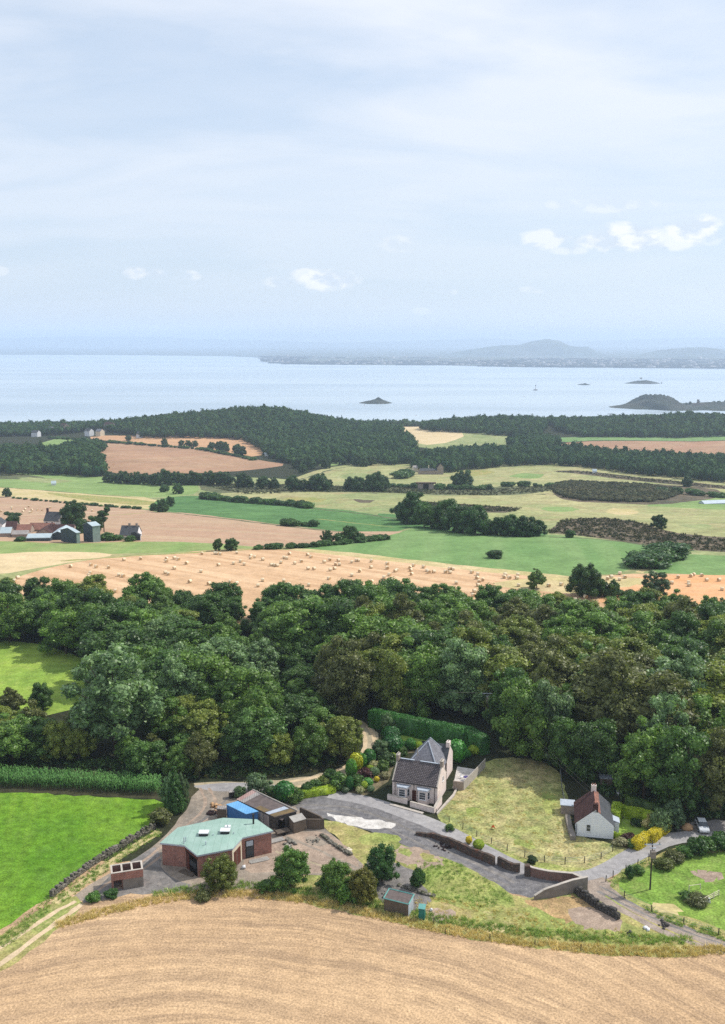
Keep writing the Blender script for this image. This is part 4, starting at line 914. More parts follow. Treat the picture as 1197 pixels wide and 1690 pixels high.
# ------------------------------------------------------------------ building kit (each part one mesh with metre UVs)
class MB:
    def __init__(s): s.v=[];s.f=[]
    def face(s,*p): b=len(s.v); s.v+=[tuple(q) for q in p]; s.f.append(list(range(b,b+len(p)))); return s
    def box(s,x0,y0,z0,x1,y1,z1,bottom=False):
        a=[(x0,y0),(x1,y0),(x1,y1),(x0,y1)]
        return s.prism(a,z0,z1,bottom)
    def prism(s,poly,z0,z1,bottom=False,top=True):
        n=len(poly); A=sum(poly[i][0]*poly[(i+1)%n][1]-poly[(i+1)%n][0]*poly[i][1] for i in range(n))
        if A<0: poly=poly[::-1]
        if callable(z1): zt=[z1(*p) for p in poly]
        else: zt=[z1]*n
        for i in range(n):
            a=poly[i];b=poly[(i+1)%n]; s.face((a[0],a[1],z0),(b[0],b[1],z0),(b[0],b[1],zt[(i+1)%n]),(a[0],a[1],zt[i]))
        if top: s.face(*[(p[0],p[1],zt[i]) for i,p in enumerate(poly)])
        if bottom: s.face(*[(p[0],p[1],z0) for p in poly[::-1]])
        return s
    def slab(s,pts,th):
        "roof sheet: upper face given, thickness downward"
        lo=[(x,y,z-th) for x,y,z in pts]; n=len(pts); s.face(*pts); s.face(*lo[::-1])
        for i in range(n): j=(i+1)%n; s.face(lo[i],lo[j],pts[j],pts[i])
        return s
    def cyl(s,x,y,z0,z1,r,seg=10,r1=None,cap=True):
        r1=r if r1 is None else r1; c=[(math.cos(6.2832*k/seg),math.sin(6.2832*k/seg)) for k in range(seg)]
        for k in range(seg):
            q=(k+1)%seg; s.face((x+c[k][0]*r,y+c[k][1]*r,z0),(x+c[q][0]*r,y+c[q][1]*r,z0),(x+c[q][0]*r1,y+c[q][1]*r1,z1),(x+c[k][0]*r1,y+c[k][1]*r1,z1))
        if cap: s.face(*[(x+a*r1,y+b*r1,z1) for a,b in c])
        return s
    def bar(s,p,q,r,seg=5):
        V,T=tube(p,q,r,r,seg); b=len(s.v); s.v+=[tuple(v) for v in V]; s.f+=[[b+i for i in t_] for t_ in T]; return s
    def build(s,name,mat,parent=None,loc=None):
        me=bpy.data.meshes.new(name); me.from_pydata(s.v,[],s.f); me.materials.append(M[mat]); uvl=me.uv_layers.new(name='UVMap'); me.update()
        for p in me.polygons:
            n=p.normal; 
            if abs(n.z)>.98: u=Vector((1,0,0)); v=Vector((0,1,0))
            else: u=Vector((-n.y,n.x,0)).normalized(); v=n.cross(u); v=v if v.z>0 else -v
            for li in p.loop_indices:
                c=me.vertices[me.loops[li].vertex_index].co; uvl.data[li].uv=(c.dot(u),c.dot(v))
        return obj(name,me,parent,loc)
def wallwin(root,wall,x0,x1,y,z0,z1,axis='x',out=-1,frame='m_white',pane='m_glass',name='window',bars=1,t=.06,sill=True):
    "window standing 3 cm proud of a wall; axis x: wall runs along x at y; out: outward sign"
    def q(a,b,c,d,e,f_): # a..b along, c..d outward offsets
        return (a,y+out*c,e,b,y+out*d,f_) if axis=='x' else (y+out*c,a,e,y+out*d,b,f_)
    def bx(m,a,b,c,d,e,f_):
        A=q(a,b,c,d,e,f_); m.box(min(A[0],A[3]),min(A[1],A[4]),A[2],max(A[0],A[3]),max(A[1],A[4]),A[5],True)
    m=MB(); bx(m,x0,x1,.003,.04,z1-t,z1); bx(m,x0,x1,.003,.04,z0,z0+t); bx(m,x0,x0+t,.003,.04,z0+t,z1-t); bx(m,x1-t,x1,.003,.04,z0+t,z1-t)
    for k in range(bars):
        zz=z0+(z1-z0)*(k+1)/(bars+1); bx(m,x0+t,x1-t,.004,.035,zz-.03,zz+.03)
    w=m.build(name,frame,root); p=MB(); bx(p,x0+t,x1-t,.006,.02,z0+t,z1-t); p.build('pane',pane,w)
    if sill: s_=MB(); bx(s_,x0-.08,x1+.08,.003,.12,z0-.1,z0-.003); s_.build('sill',frame,w)
    return w
def local(O,ang): # world -> local of an empty
    c,s=math.cos(-ang),math.sin(-ang)
    return lambda p:((p[0]-O[0])*c-(p[1]-O[1])*s,(p[0]-O[0])*s+(p[1]-O[1])*c)

# ---- stone cottage
ang=R(-19.5); e=empty('stone_cottage',(5.7,173.1,0),ang); tag(e,'stone cottage with two front bay windows and a pyramid slate roof behind','cottage')
WD,DP,EV,RG=8.9,6.4,3.7,6.6
m=MB(); m.face((0,0,0),(WD,0,0),(WD,0,EV),(0,0,EV)); m.face((WD,DP,0),(0,DP,0),(0,DP,EV),(WD,DP,EV))
m.face((WD,0,0),(WD,DP,0),(WD,DP,EV),(WD,DP/2,RG),(WD,0,EV)); m.face((0,DP,0),(0,0,0),(0,0,EV),(0,DP/2,RG),(0,DP,EV)); wl=m.build('wall','m_harl',e)
m=MB(); m.slab([(.18,-.25,EV-.2),(WD-.18,-.25,EV-.2),(WD-.18,DP/2,RG+.02),(.18,DP/2,RG+.02)],.12); rf=m.build('roof','m_tile',e)
m=MB(); m.slab([(.18,DP/2,RG+.02),(WD-.18,DP/2,RG+.02),(WD-.18,DP+.25,EV-.2),(.18,DP+.25,EV-.2)],.12); m.build('roof','m_tile',e)
for xx in (0,WD-.18):
    m=MB(); 
    for s_ in(0,1):
        y0,y1=(-.2,DP/2) if s_==0 else (DP/2,DP+.2); z0,z1=(EV-.1,RG+.12) if s_==0 else (RG+.12,EV-.1)
        m.slab([(xx-.02,y0,z0),(xx+.2,y0,z0),(xx+.2,y1,z1),(xx-.02,y1,z1)],.16)
    m.build('skew_coping','m_coping',e)
    ch=MB().box(xx-.12,DP/2-.55,RG-.3,xx+.42,DP/2+.5,RG+.8).build('chimney','m_greystone',e)
    MB().box(xx-.18,DP/2-.62,RG+.8,xx+.48,DP/2+.57,RG+.92,True).build('chimney_cap','m_coping',ch)
    for k in(-.28,.28): MB().cyl(xx+.15,DP/2+k,RG+.92,RG+1.2,.12).build('chimney_pot','m_coping',ch)
MB().box(.6,DP/2-.14,RG+.03,3.4,DP/2+.14,RG+.14).box(4.6,DP/2-.14,RG+.03,WD-.7,DP/2+.14,RG+.14).build('ridge_flashing','m_lead',e)
for bx0 in (.95,4.95):
    b=MB().prism([(bx0,-.003),(bx0+.5,-1.05),(bx0+2.1,-1.05),(bx0+2.6,-.003)],0,2.75).build('bay',"m_harl",e)
    MB().prism([(bx0-.15,-.006),(bx0+.4,-1.25),(bx0+2.2,-1.25),(bx0+2.75,-.006)],2.75,3.0,True).build('bay_roof','m_lead',b)
    wallwin(b,None,bx0+.68,bx0+1.92,-1.05,1.0,2.45,bars=2)
    for (p,q) in (((bx0+.5,-1.05),(bx0,0)),((bx0+2.1,-1.05),(bx0+2.6,0))):
        dx,dy=q[0]-p[0],q[1]-p[1]; L=math.hypot(dx,dy); nx,ny=(-dy/L,dx/L); 
        if ny>0: nx,ny=-nx,-ny
        def pt(t,o_): return (p[0]+dx*t+nx*o_,p[1]+dy*t+ny*o_)
        m=MB().prism([pt(.22,.003),pt(.78,.003),pt(.78,.04),pt(.22,.04)],1.0,2.45,True); ww=m.build('window','m_white',b)
        MB().prism([pt(.3,.041),pt(.7,.041),pt(.7,.05),pt(.3,.05)],1.08,1.68,True).prism([pt(.3,.041),pt(.7,.041),pt(.7,.05),pt(.3,.05)],1.76,2.37,True).build('pane','m_glass',ww)
for xx in (.55,4.3,8.35): MB().bar((xx,-.08,0),(xx,-.08,EV-.3),.05).build('downpipe','m_blackmetal',e)
d=MB().box(3.95,-.06,0,4.75,-.004,2.1).build('door','m_darkwood',e)
MB().box(-.1,-.34,EV-.34,WD+.1,-.24,EV-.24,True).build('gutter','m_blackmetal',e)
wallwin(e,None,3.6,4.35,WD,3.0,3.9,axis='y',out=1,bars=1); wallwin(e,None,.9,1.5,WD,.3,2.3,axis='y',out=1,bars=1,frame='m_harl',pane='m_harl',sill=False,name='blocked_window')
wallwin(e,None,2.5,3.5,0,1.0,2.2,axis='y',out=-1)
# rear wing with pyramid roof
x0,x1,y0,y1,ez,ap=1.0,7.6,6.41,13.2,4.0,8.2
m=MB().prism([(x0,y0),(x1,y0),(x1,y1),(x0,y1)],0,ez,top=False); m.build('rear_wall','m_harl',e)
cx,cy=4.4,9.4; o=.3; c=[(x0-o,y0-1.9,ez-.1),(x1+o,y0-1.9,ez-.1),(x1+o,y1+o,ez-.1),(x0-o,y1+o,ez-.1)]; A=(cx,cy,ap); B2=(cx,cy+1.6,ap)
m=MB(); m.face(c[0],c[1],A); m.face(c[1],c[2],B2,A); m.face(c[2],c[3],B2); m.face(c[3],c[0],A,B2); hr=m.build('hip_roof','m_slate',e)
m=MB()
for p in c[:2]: m.bar((p[0],p[1],p[2]+.05),(A[0],A[1],A[2]+.05),.1)
for p in c[2:]: m.bar((p[0],p[1],p[2]+.05),(B2[0],B2[1],B2[2]+.05),.1)
m.build('hip_flashing','m_lead',hr)
m=MB(); g=[(x1-.0,11.0),(x1,14.2)]; m.face((x1+.31,10.6,0),(x1+.31,15.4,0),(x1+.31,15.4,4.1),(x1+.31,13,6.4),(x1+.31,10.6,4.1)); m.face((x1+.31,15.4,0),(2,15.4,0),(2,15.4,4.1),(x1+.31,15.4,4.1)); m.build('rear_gable','m_harl',e)
m=MB(); m.slab([(x1+.35,10.5,4.0),(x1+.35,13,6.5),(3.2,13,6.5),(3.2,10.5,4.0)][::-1],.1); m.slab([(2,13,6.5),(x1+.35,13,6.5),(x1+.35,15.6,4.0),(2,15.6,4.0)][::-1],.1); m.build('rear_roof','m_slatedark',e)
ch=MB().box(x1-.4,12.5,6.0,x1+.32,13.6,7.1).build('chimney','m_harl',e); MB().cyl(x1,13.05,7.1,7.4,.14).build('chimney_pot','m_coping',ch)
MB().cyl(3.2,6.0,6.3,7.9,.12).build('vent_pipe','m_coping',e)
# ---- cottage garden walls, fence, patio
def wall(name,pts,h,t_,mat,label,cat,cop=None,base=None,hs=None,jag=0.0,seed=0,step=.7,group=None):
    rr=random.Random(seed); P=[pts[0]]
    for a,b in zip(pts,pts[1:]):
        L=math.hypot(b[0]-a[0],b[1]-a[1]); k=max(1,int(L/step))
        for j in range(1,k+1): P.append((a[0]+(b[0]-a[0])*j/k,a[1]+(b[1]-a[1])*j/k))
    n=len(P); m=MB(); c=MB(); Ls=[];Rs=[];Hs=[]
    for i,p in enumerate(P):
        q=P[min(i+1,n-1)];z=P[max(i-1,0)];dx,dy=q[0]-z[0],q[1]-z[1];l=math.hypot(dx,dy);nx,ny=-dy/l*t_/2,dx/l*t_/2
        H=h if hs is None else float(np.interp(i/(n-1),[k for k,_ in hs],[v for _,v in hs])); H+=rr.uniform(-jag,jag); j=rr.uniform(-jag,jag)*.4
        g=hz(*p)-.1; Ls.append((p[0]+nx+j,p[1]+ny+j,g));Rs.append((p[0]-nx+j,p[1]-ny+j,g));Hs.append(g+.1+H)
    for i in range(n-1):
        a,b,cc_,d_=Ls[i],Ls[i+1],Rs[i+1],Rs[i]; za,zb=Hs[i],Hs[i+1]
        m.face(d_,cc_,(cc_[0],cc_[1],zb),(d_[0],d_[1],za)); m.face(b,a,(a[0],a[1],za),(b[0],b[1],zb)); m.face((d_[0],d_[1],za),(cc_[0],cc_[1],zb),(b[0],b[1],zb),(a[0],a[1],za))
        if cop:
            e_=lambda p,o_,z_,w_=1.12:(o_[0]+(p[0]-o_[0])*w_,o_[1]+(p[1]-o_[1])*w_,z_)
            m1=((a[0]+d_[0])/2,(a[1]+d_[1])/2);m2=((b[0]+cc_[0])/2,(b[1]+cc_[1])/2)
            q=[e_(d_,m1,za+.08,1.25),e_(cc_,m2,zb+.08,1.25),e_(b,m2,zb+.08,1.25),e_(a,m1,za+.08,1.25)]; c.slab(q,.077)
    for i in(0,n-1): a,d_=Ls[i],Rs[i]; m.face(a,d_,(d_[0],d_[1],Hs[i]),(a[0],a[1],Hs[i]))
    w=m.build(name,mat); 
    if cop: c.build('coping',cop,w)
    tag(w,label,cat,group); return w
def W2(px,py,z=0): v=Wp(px,py,z); return (v.x,v.y)
wall('garden_wall',[W2(640,1311,1),W2(672.5,1319,1)],1.0,.35,'m_harl','left half of the low wall in front of the stone cottage','wall','m_coping')
wall('garden_wall',[W2(677.5,1323,1),W2(716.5,1333.5,1),W2(728.5,1317,1.2)],1.0,.35,'m_harl','right half of the low cottage wall turning back beside the gable','wall','m_coping',hs=[(0,1),(.6,1),(1,1.7)])
wall('patio_wall',[W2(748,1302,0),(19.6,176.0)],1.7,.3,'m_greystone','short grey wall closing the patio beside the stone cottage','wall')
wall('board_fence',[(19.6,176.0),(22.5,181.3),(25.1,186.3)],1.9,.12,'m_fenceboard','tall pale board fence along the patio edge of the dry paddock','fence')
for q in [W2(640,1311),W2(672.5,1319),W2(677.5,1323),W2(716.5,1333.5)]: pass
tag(MB().prism([W2(643,1328,.1),W2(697,1343,.1),W2(700,1340.5,.1),W2(645,1325.5,.1)],0,.12).build('front_kerb','m_coping'),'narrow stone kerb before the stone cottage wall','kerb')
tag(MB().prism([(17.6,177.0),(19.4,176.4),(23.6,185.0),(19.4,186.5)],0,.06).build('patio','m_concrete'),None,None,None,'structure')
tag(MB().prism([W2(720,1343),W2(747,1313),W2(755,1298),W2(757,1299),W2(750,1315),W2(722,1345)],0,.3).build('kerb_stones','m_coping'),'pale kerb stones along the foot of the cottage gable','kerb')
t_=empty('patio_table',(20.6,180.2,.06)); tag(t_,'small round patio table with a purple cloth beside the stone cottage','table'); MB().cyl(0,0,.68,.74,.6,16).build('tabletop','m_purple',t_); MB().bar((0,0,0),(0,0,.68),.04).build('leg','m_blackmetal',t_)
for k,(a,lb) in enumerate([(.4,'far side'),(2.4,'left side'),(4.4,'near side')]):
    c_=empty('patio_chair',(20.6+1.1*math.cos(a),180.2+1.1*math.sin(a),.06),a+R(90)); tag(c_,f'pale patio chair at the {lb} of the purple-clothed table','chair','patio chairs')
    MB().box(-.24,-.24,.4,.24,.24,.45,True).build('seat','m_white',c_); MB().box(-.24,-.27,.45,.24,-.22,.9,True).build('backrest','m_white',c_)
    for u,v in((-.2,-.2),(.2,-.2),(.2,.2),(-.2,.2)): MB().bar((u,v,0),(u,v,.4),.025).build('leg','m_white',c_)
# ---- green-roofed brick building
PG=dict(A=(264,1391),B=(293.5,1365.6),C=(368.3,1349.6),c=(424.5,1352.2),D=(451.2,1371),E=(400.4,1382.5),F=(384.4,1400.4),G=(325.6,1411.9),H=(304.2,1395))
PG={k:W2(v[0],v[1],4.0) for k,v in PG.items()}; cx=sum(p[0] for p in PG.values())/9; cy=sum(p[1] for p in PG.values())/9
e=empty('brick_building',(cx,cy,0)); tag(e,'angular brick building with a pale green metal roof and two rooflights','building')
L={k:(p[0]-cx,p[1]-cy) for k,p in PG.items()}; inn=lambda p,k=.965:(p[0]*k,p[1]*k)
order='ABCcDEFGH'
pl=[inn(L[k]) for k in order]; zr=lambda x,y:3.72
def run(seq,mat,name,z1=3.72,par=e,z0=0): 
    m=MB(); q=[inn(L[k]) for k in seq]
    for a,b in zip(q,q[1:]): m.face((b[0],b[1],z0),(a[0],a[1],z0),(a[0],a[1],z1),(b[0],b[1],z1))
    return m.build(name,mat,par)
run('ABCcDE','m_brick','brick_wall'); run('FG','m_brick','brick_wall'); 
# left face A-H brick, H-G recess shade painted as a near-black panel, with glass, E-F with pale lining
run('HA','m_brick','brick_wall')
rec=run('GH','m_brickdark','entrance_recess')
def along(a,b,t,off): # point on line a-b, offset outward (clockwise seen from above -> to the right hand of a->b)
    dx,dy=b[0]-a[0],b[1]-a[1]; l=math.hypot(dx,dy); return (a[0]+dx*t+dy/l*off,a[1]+dy*t-dx/l*off)
def panel(a,b,t0,t1,z0,z1,mat,name,par,th=.05,o=.004):
    # outward side: away from building centre
    mx=((a[0]+b[0])/2,(a[1]+b[1])/2); p=along(a,b,.5,.5); sgn=1 if p[0]**2+p[1]**2>mx[0]**2+mx[1]**2 else -1
    q=[along(a,b,t0,sgn*o),along(a,b,t1,sgn*o),along(a,b,t1,sgn*(o+th)),along(a,b,t0,sgn*(o+th))]
    return MB().prism(q,z0,z1,True).build(name,mat,par)
iG,iH,iE,iF,iD=[inn(L[k]) for k in 'GHEFD']
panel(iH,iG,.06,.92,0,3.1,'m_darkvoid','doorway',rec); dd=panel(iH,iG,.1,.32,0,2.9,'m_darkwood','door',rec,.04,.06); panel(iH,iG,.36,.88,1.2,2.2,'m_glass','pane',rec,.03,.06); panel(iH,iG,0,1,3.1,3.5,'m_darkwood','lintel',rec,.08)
wf=run('EF','m_cream','pale_wall'); m=panel(iE,iF,.15,.5,0,2.9,'m_darkwood','door',wf,.05); panel(iE,iF,.55,.85,0,2.9,'m_darkwood','door',wf,.05)
w1=panel(iE,iD,.12,.40,0,3.2,'m_blackmetal','window',e); panel(iE,iD,.15,.37,2.2,3.1,'m_lead','upper_pane',w1,.02,.056); panel(iE,iD,.15,.37,.3,2.05,'m_glass','lower_pane',w1,.02,.056)
roof=MB()
top=[(L[k][0],L[k][1]) for k in order]
# shallow folded roof: low pitch toward the eaves
ctr1=(L['B'][0]*.35+L['H'][0]*.1+.0,L['B'][1]*.1); 
ztop=4.0; ring=[(p[0],p[1],ztop) for p in top]; ring=ring[::-1] if sum(top[i][0]*top[(i+1)%9][1]-top[(i+1)%9][0]*top[i][1] for i in range(9))<0 else ring
inner=[(p[0]*.55,p[1]*.55+.3,ztop+.32) for p in ring]; n=len(ring)
for i in range(n): j=(i+1)%n; roof.face(ring[i],ring[j],inner[j],inner[i])
roof.face(*inner); rf=roof.build('roof','m_greenroof',e)
fas=MB()
for i in range(n):
    j=(i+1)%n; a=ring[i];b=ring[j]; fas.face((a[0],a[1],3.73),(b[0],b[1],3.73),(b[0],b[1],3.998),(a[0],a[1],3.998))
fas.face(*[(a[0],a[1],3.73) for a in ring[::-1]]); fas.build('fascia','m_lead',e)
def onroof(px,py): w_=W2(px,py,4.3); return (w_[0]-cx,w_[1]-cy)
for px,py in ((336.8,1377.5),(372,1374)):
    q=onroof(px,py); k_=MB().box(q[0]-.75,q[1]-.55,4.2,q[0]+.75,q[1]+.55,4.75).build('rooflight','m_blackmetal',e); MB().box(q[0]-.82,q[1]-.62,4.75,q[0]+.82,q[1]+.62,4.87,True).build('rooflight_cover','m_white',k_)
q=onroof(418.5,1358); fl=MB().cyl(q[0],q[1],4.1,5.8,.16).build('flue','m_blackmetal',e); MB().cyl(q[0],q[1],5.8,5.95,.24).build('flue_cap','m_blackmetal',fl)
for px,py,h in ((304,1390,.9),(307,1387,.6),(340,1394,.6),(376,1366,.5),(352,1379,.3),(386,1376,.3)):
    q=onroof(px,py); MB().cyl(q[0],q[1],4.05,4.3+h,.08,8).build('vent_pipe','m_lead',e)
q=onroof(376,1364); MB().box(q[0]-.5,q[1]-.35,4.3,q[0]+.5,q[1]+.35,4.42,True).build('vent_cover','m_white',e)
# ---- roofless brick bins
a0=(-41.75,142.1);a1=(-39.7,140.85);a2=(-35.0,142.3)
ux,uy=(a2[0]-a1[0]),(a2[1]-a1[1]); lu=math.hypot(ux,uy); an=math.atan2(uy,ux)
e=empty('brick_bins',(a1[0],a1[1],0),an); tag(e,'roofless brick structure with three open bins by the gravel track','outbuilding')
LN,DPb,HB,T=lu,2.6,3.0,.22
m=MB().box(0,0,1.75,LN,T,HB,True).box(0,0,0,.3,T,1.747).box(1.75,0,0,LN,T,1.747); m.build('front_wall','m_brick',e)
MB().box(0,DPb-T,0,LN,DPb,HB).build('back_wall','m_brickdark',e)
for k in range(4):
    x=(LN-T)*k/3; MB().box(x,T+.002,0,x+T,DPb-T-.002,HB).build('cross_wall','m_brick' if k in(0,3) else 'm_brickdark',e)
m=MB(); m.box(-.04,-.04,HB+.002,LN+.04,T+.03,HB+.1); m.box(-.04,DPb-T-.03,HB+.002,LN+.04,DPb+.04,HB+.1)
for k in range(4): x=(LN-T)*k/3; m.box(x-.03,T+.033,HB+.002,x+T+.03,DPb-T-.033,HB+.1)
m.build('coping','m_coping',e); MB().box(1.75,-.03,0,LN,-.004,1.7).build('render_panel','m_render',e)
# ---- long old shed and its neighbours
S=lambda cx_,cy_,z:Wp(340+cx_/5.985,1280+cy_/5.985,z)
def sloped(name,pts,mat,parent,th=.1): return MB().slab([tuple(p) for p in pts],th).build(name,mat,parent)
def shedbox(name,corners,label,cat,wallm,roofm,parent=None):
    "corners: four (x,y,z) roof corners; walls dropped to the ground"
    o=Vector(corners[0]); o.z=0; e=empty(name,(o.x,o.y,0)) if parent is None else parent; c=[Vector(p)-Vector((o.x,o.y,0)) for p in corners]
    ct=sum(c,Vector())/4; m=MB(); w=[ct+(p-ct)*.965 for p in c]
    for p,q in zip(w,w[1:]+w[:1]): m.face((p.x,p.y,0),(q.x,q.y,0),(q.x,q.y,q.z-.1),(p.x,p.y,p.z-.1))
    m.build('wall',wallm,e); sloped('roof',c,roofm,e); 
    if label: tag(e,label,cat)
    return e,c
# roof corners: back-left, back-right, front-right, front-left
bl=S(462,140,3.2); br=S(905,350,3.2); fr=S(680,410,2.5); fl_=S(300,235,2.5)
e,c=shedbox('long_shed',[fl_,fr,br,bl],'long low shed with a mossy felt roof behind the green-roofed building','shed','m_walldark','m_felt')
def lerp(a,b,t): return a+(b-a)*t
def patch(t0,t1,s0,s1,mat,name,dz=.03):
    q=[lerp(lerp(c[0],c[1],t),lerp(c[3],c[2],t),s_)+Vector((0,0,dz)) for t,s_ in((t0,s0),(t1,s0),(t1,s1),(t0,s1))]; return MB().slab([tuple(v) for v in q],.025).build(name,mat,e)
patch(0,.1,0,1,'m_rustroof','rusty_roof_sheet'); patch(.1,.2,0,1,'m_corrug','pale_roof_sheet'); patch(.76,.86,.0,.9,'m_lead','roof_patch'); patch(.87,.99,0,.95,'m_moss','mossy_roof_sheet'); patch(.5,.74,0,.28,'m_moss','mossy_roof_sheet')
MB().bar(tuple(c[3]+Vector((0,0,.05))),tuple(c[2]+Vector((0,0,.05))),.12).build('verge_cap','m_coping',e)
for k,(t0,t1,mt) in enumerate([(.56,.70,'m_paleboards'),(.72,.86,'m_corrug')]):
    a=lerp(c[0],c[1],t0);b=lerp(c[0],c[1],t1); d_=(b-a).normalized(); n_=Vector((d_.y,-d_.x,0))*.06
    MB().prism([(a.x,a.y),(b.x,b.y),(b.x+n_.x,b.y+n_.y),(a.x+n_.x,a.y+n_.y)],0,2.2,True).build('door',mt,e)
e2,c2=shedbox('blue_shed',[S(200,283,2.7),S(398,380,2.6),S(520,352,2.7),S(315,250,2.8)],'bright blue corrugated metal container beside the long mossy shed','container','m_bluesheet','m_blueroof')
shedbox('tool_hut',[S(108,325,1.9),S(200,335,1.9),S(205,300,1.9),S(115,295,1.9)],'small grey hut at the left end of the blue container','hut','m_boards','m_corrug')
shedbox('timber_hut',[S(820,405,2.6),S(868,462,2.2),S(992,425,2.2),S(945,368,2.6)],'timber hut with a pale sloping roof at the right end of the long shed','hut','m_boards','m_paleboards')
shedbox('dark_lean_to',[S(650,400,2.2),S(755,440,2.0),S(800,390,2.3),S(700,370,2.3)],'dark lean-to between the long shed doors and the timber hut','lean-to','m_darkvoid','m_felt')
P3=[S(992,428,1.9),S(1162,430,1.9),S(1130,400,1.9),S(930,312,1.9)]
wall('pen_wall',[(p.x,p.y) for p in P3],1.9,.25,'m_boards','boarded roofless pen at the right end of the old sheds','pen')
tag(MB().box(-34,163.9,0,-33.0,164.8,1.4) .build('water_tank','m_boards'),'small square dark tank on the drive above the blue container','tank') if False else None
q=Wp(382.5,1316); tk=empty('metal_bin',(q.x,q.y,0),.3); tag(tk,'small dark bin standing on the drive behind the blue container','bin'); MB().box(-.5,-.45,0,.5,.45,1.2).build('body','m_blackmetal',tk); MB().box(-.55,-.5,1.2,.55,.5,1.3,True).build('lid','m_corrug',tk)
# ---- small shed with turquoise trim and the turquoise cabinet
e=empty('garden_shed',(3.2,135.6,0),math.atan2(133.95-135.6,6.96-3.2)); tag(e,'dark board shed with turquoise roof trim by the stubble edge','shed'); Lx=math.hypot(3.76,1.65); Dy=2.3
MB().box(.08,.08,0,Lx-.08,Dy-.08,2.0).build('wall','m_boards',e); MB().box(Lx-.078,.1,0,Lx-.03,Dy-.1,1.98).build('end_wall','m_lead',e)
rr_=MB().slab([(0,0,2.08),(Lx,0,2.08),(Lx,Dy,2.4),(0,Dy,2.4)],.1).build('roof','m_felt',e)
m=MB()
for p,q in (((0,0,2.11),(Lx,0,2.11)),((Lx,0,2.11),(Lx,Dy,2.43)),((Lx,Dy,2.43),(0,Dy,2.43)),((0,Dy,2.43),(0,0,2.11))): m.bar(p,q,.11,4)
m.build('trim','m_turq',rr_)
e=empty('cabinet',(8.45,133.3,0),R(-12)); tag(e,'narrow teal cabinet standing beside the turquoise-trimmed shed','cabinet'); MB().box(0,0,0,.9,1.0,1.75).build('body','m_tealpaint',e); MB().slab([(-.08,-.08,1.85),(.98,-.08,1.85),(.98,1.08,2.0),(-.08,1.08,2.0)],.08).build('lid','m_turq',e); MB().box(.1,-.03,.1,.8,-.004,1.65).build('door','m_tealpaint',e)
# ---- white cottage with red roof
a=Vector((37.6,158.4));b=Vector((43.9,157.2)); an=math.atan2(b.y-a.y,b.x-a.x); e=empty('white_cottage',(a.x,a.y,0),an); tag(e,'white cottage with a dark red tiled roof at the edge of the dry paddock','cottage')
WD=(b-a).length; DP=8.2; EV=2.5; RG=5.2; mx=WD*.5
m=MB(); m.face((0,0,0),(WD,0,0),(WD,0,EV),(mx,0,RG),(0,0,EV)); m.face((WD,0,0),(WD,DP,0),(WD,DP,EV),(WD,0,EV)); m.face((0,DP,0),(0,0,0),(0,0,EV),(0,DP,EV)); m.face((WD,DP,0),(0,DP,0),(0,DP,EV),(mx,DP,RG),(WD,DP,EV)); m.build('wall','m_whiteboard',e)
rl=MB().slab([(-.25,.06,EV-.2),(mx,.06,RG+.05),(mx,DP+.05,RG+.05),(-.25,DP+.05,EV-.2)][::-1],.12).build('roof','m_pantile',e)
rr_=MB().slab([(mx,.06,RG+.05),(WD+.25,.06,EV-.2),(WD+.25,DP+.05,EV-.2),(mx,DP+.05,RG+.05)][::-1],.12).build('roof','m_slatedark',e)
MB().slab([(mx,.05,RG+.08),(mx+.9,.05,RG-.68),(mx+.9,DP+.05,RG-.68),(mx,DP+.05,RG+.08)][::-1],.025).build('ridge_tiles','m_redtile',rr_)
for yy in (.3,DP-.5):
    ch=MB().box(mx-.45,yy-.3,RG-.5,mx+.45,yy+.35,RG+1.0).build('chimney','m_pantile' if yy<1 else 'm_harl',e)
    for k in(-.22,.22): MB().cyl(mx+k,yy,RG+1.0,RG+1.35,.12).build('chimney_pot','m_redtile',ch)
wallwin(e,None,1.75,2.5,0,1.05,2.35,bars=1); MB().bar((.1,-.06,0),(.1,-.06,EV-.2),.045).build('downpipe','m_blackmetal',e)
p_=MB().box(WD+.004,2.2,0,WD+1.1,4.0,2.1).build('porch','m_white',e); MB().slab([(WD,2.1,2.5),(WD+1.2,2.1,2.1),(WD+1.2,4.1,2.1),(WD,4.1,2.5)][::-1],.08).build('porch_roof','m_lead',p_)
wallwin(e,None,.8,1.7,WD,.9,2.0,axis='y',out=1); wallwin(e,None,5.4,6.4,WD,.9,2.0,axis='y',out=1)
e=empty('flat_roof_store',(36.0,166.6,0),an); tag(e,'low store with a pale flat roof behind the white cottage','shed'); MB().box(.6,0,0,3.0,2.2,1.7).build('wall','m_greystone',e); MB().box(.45,-.15,1.7,3.15,2.35,1.83,True).build('roof','m_lead',e)
wall('stone_footing',[W2(937,1345,.8),W2(941,1365,.8),W2(946,1380,.8)],.8,.9,'m_render','low crumbling wall left of the white cottage','wall',jag=.12)
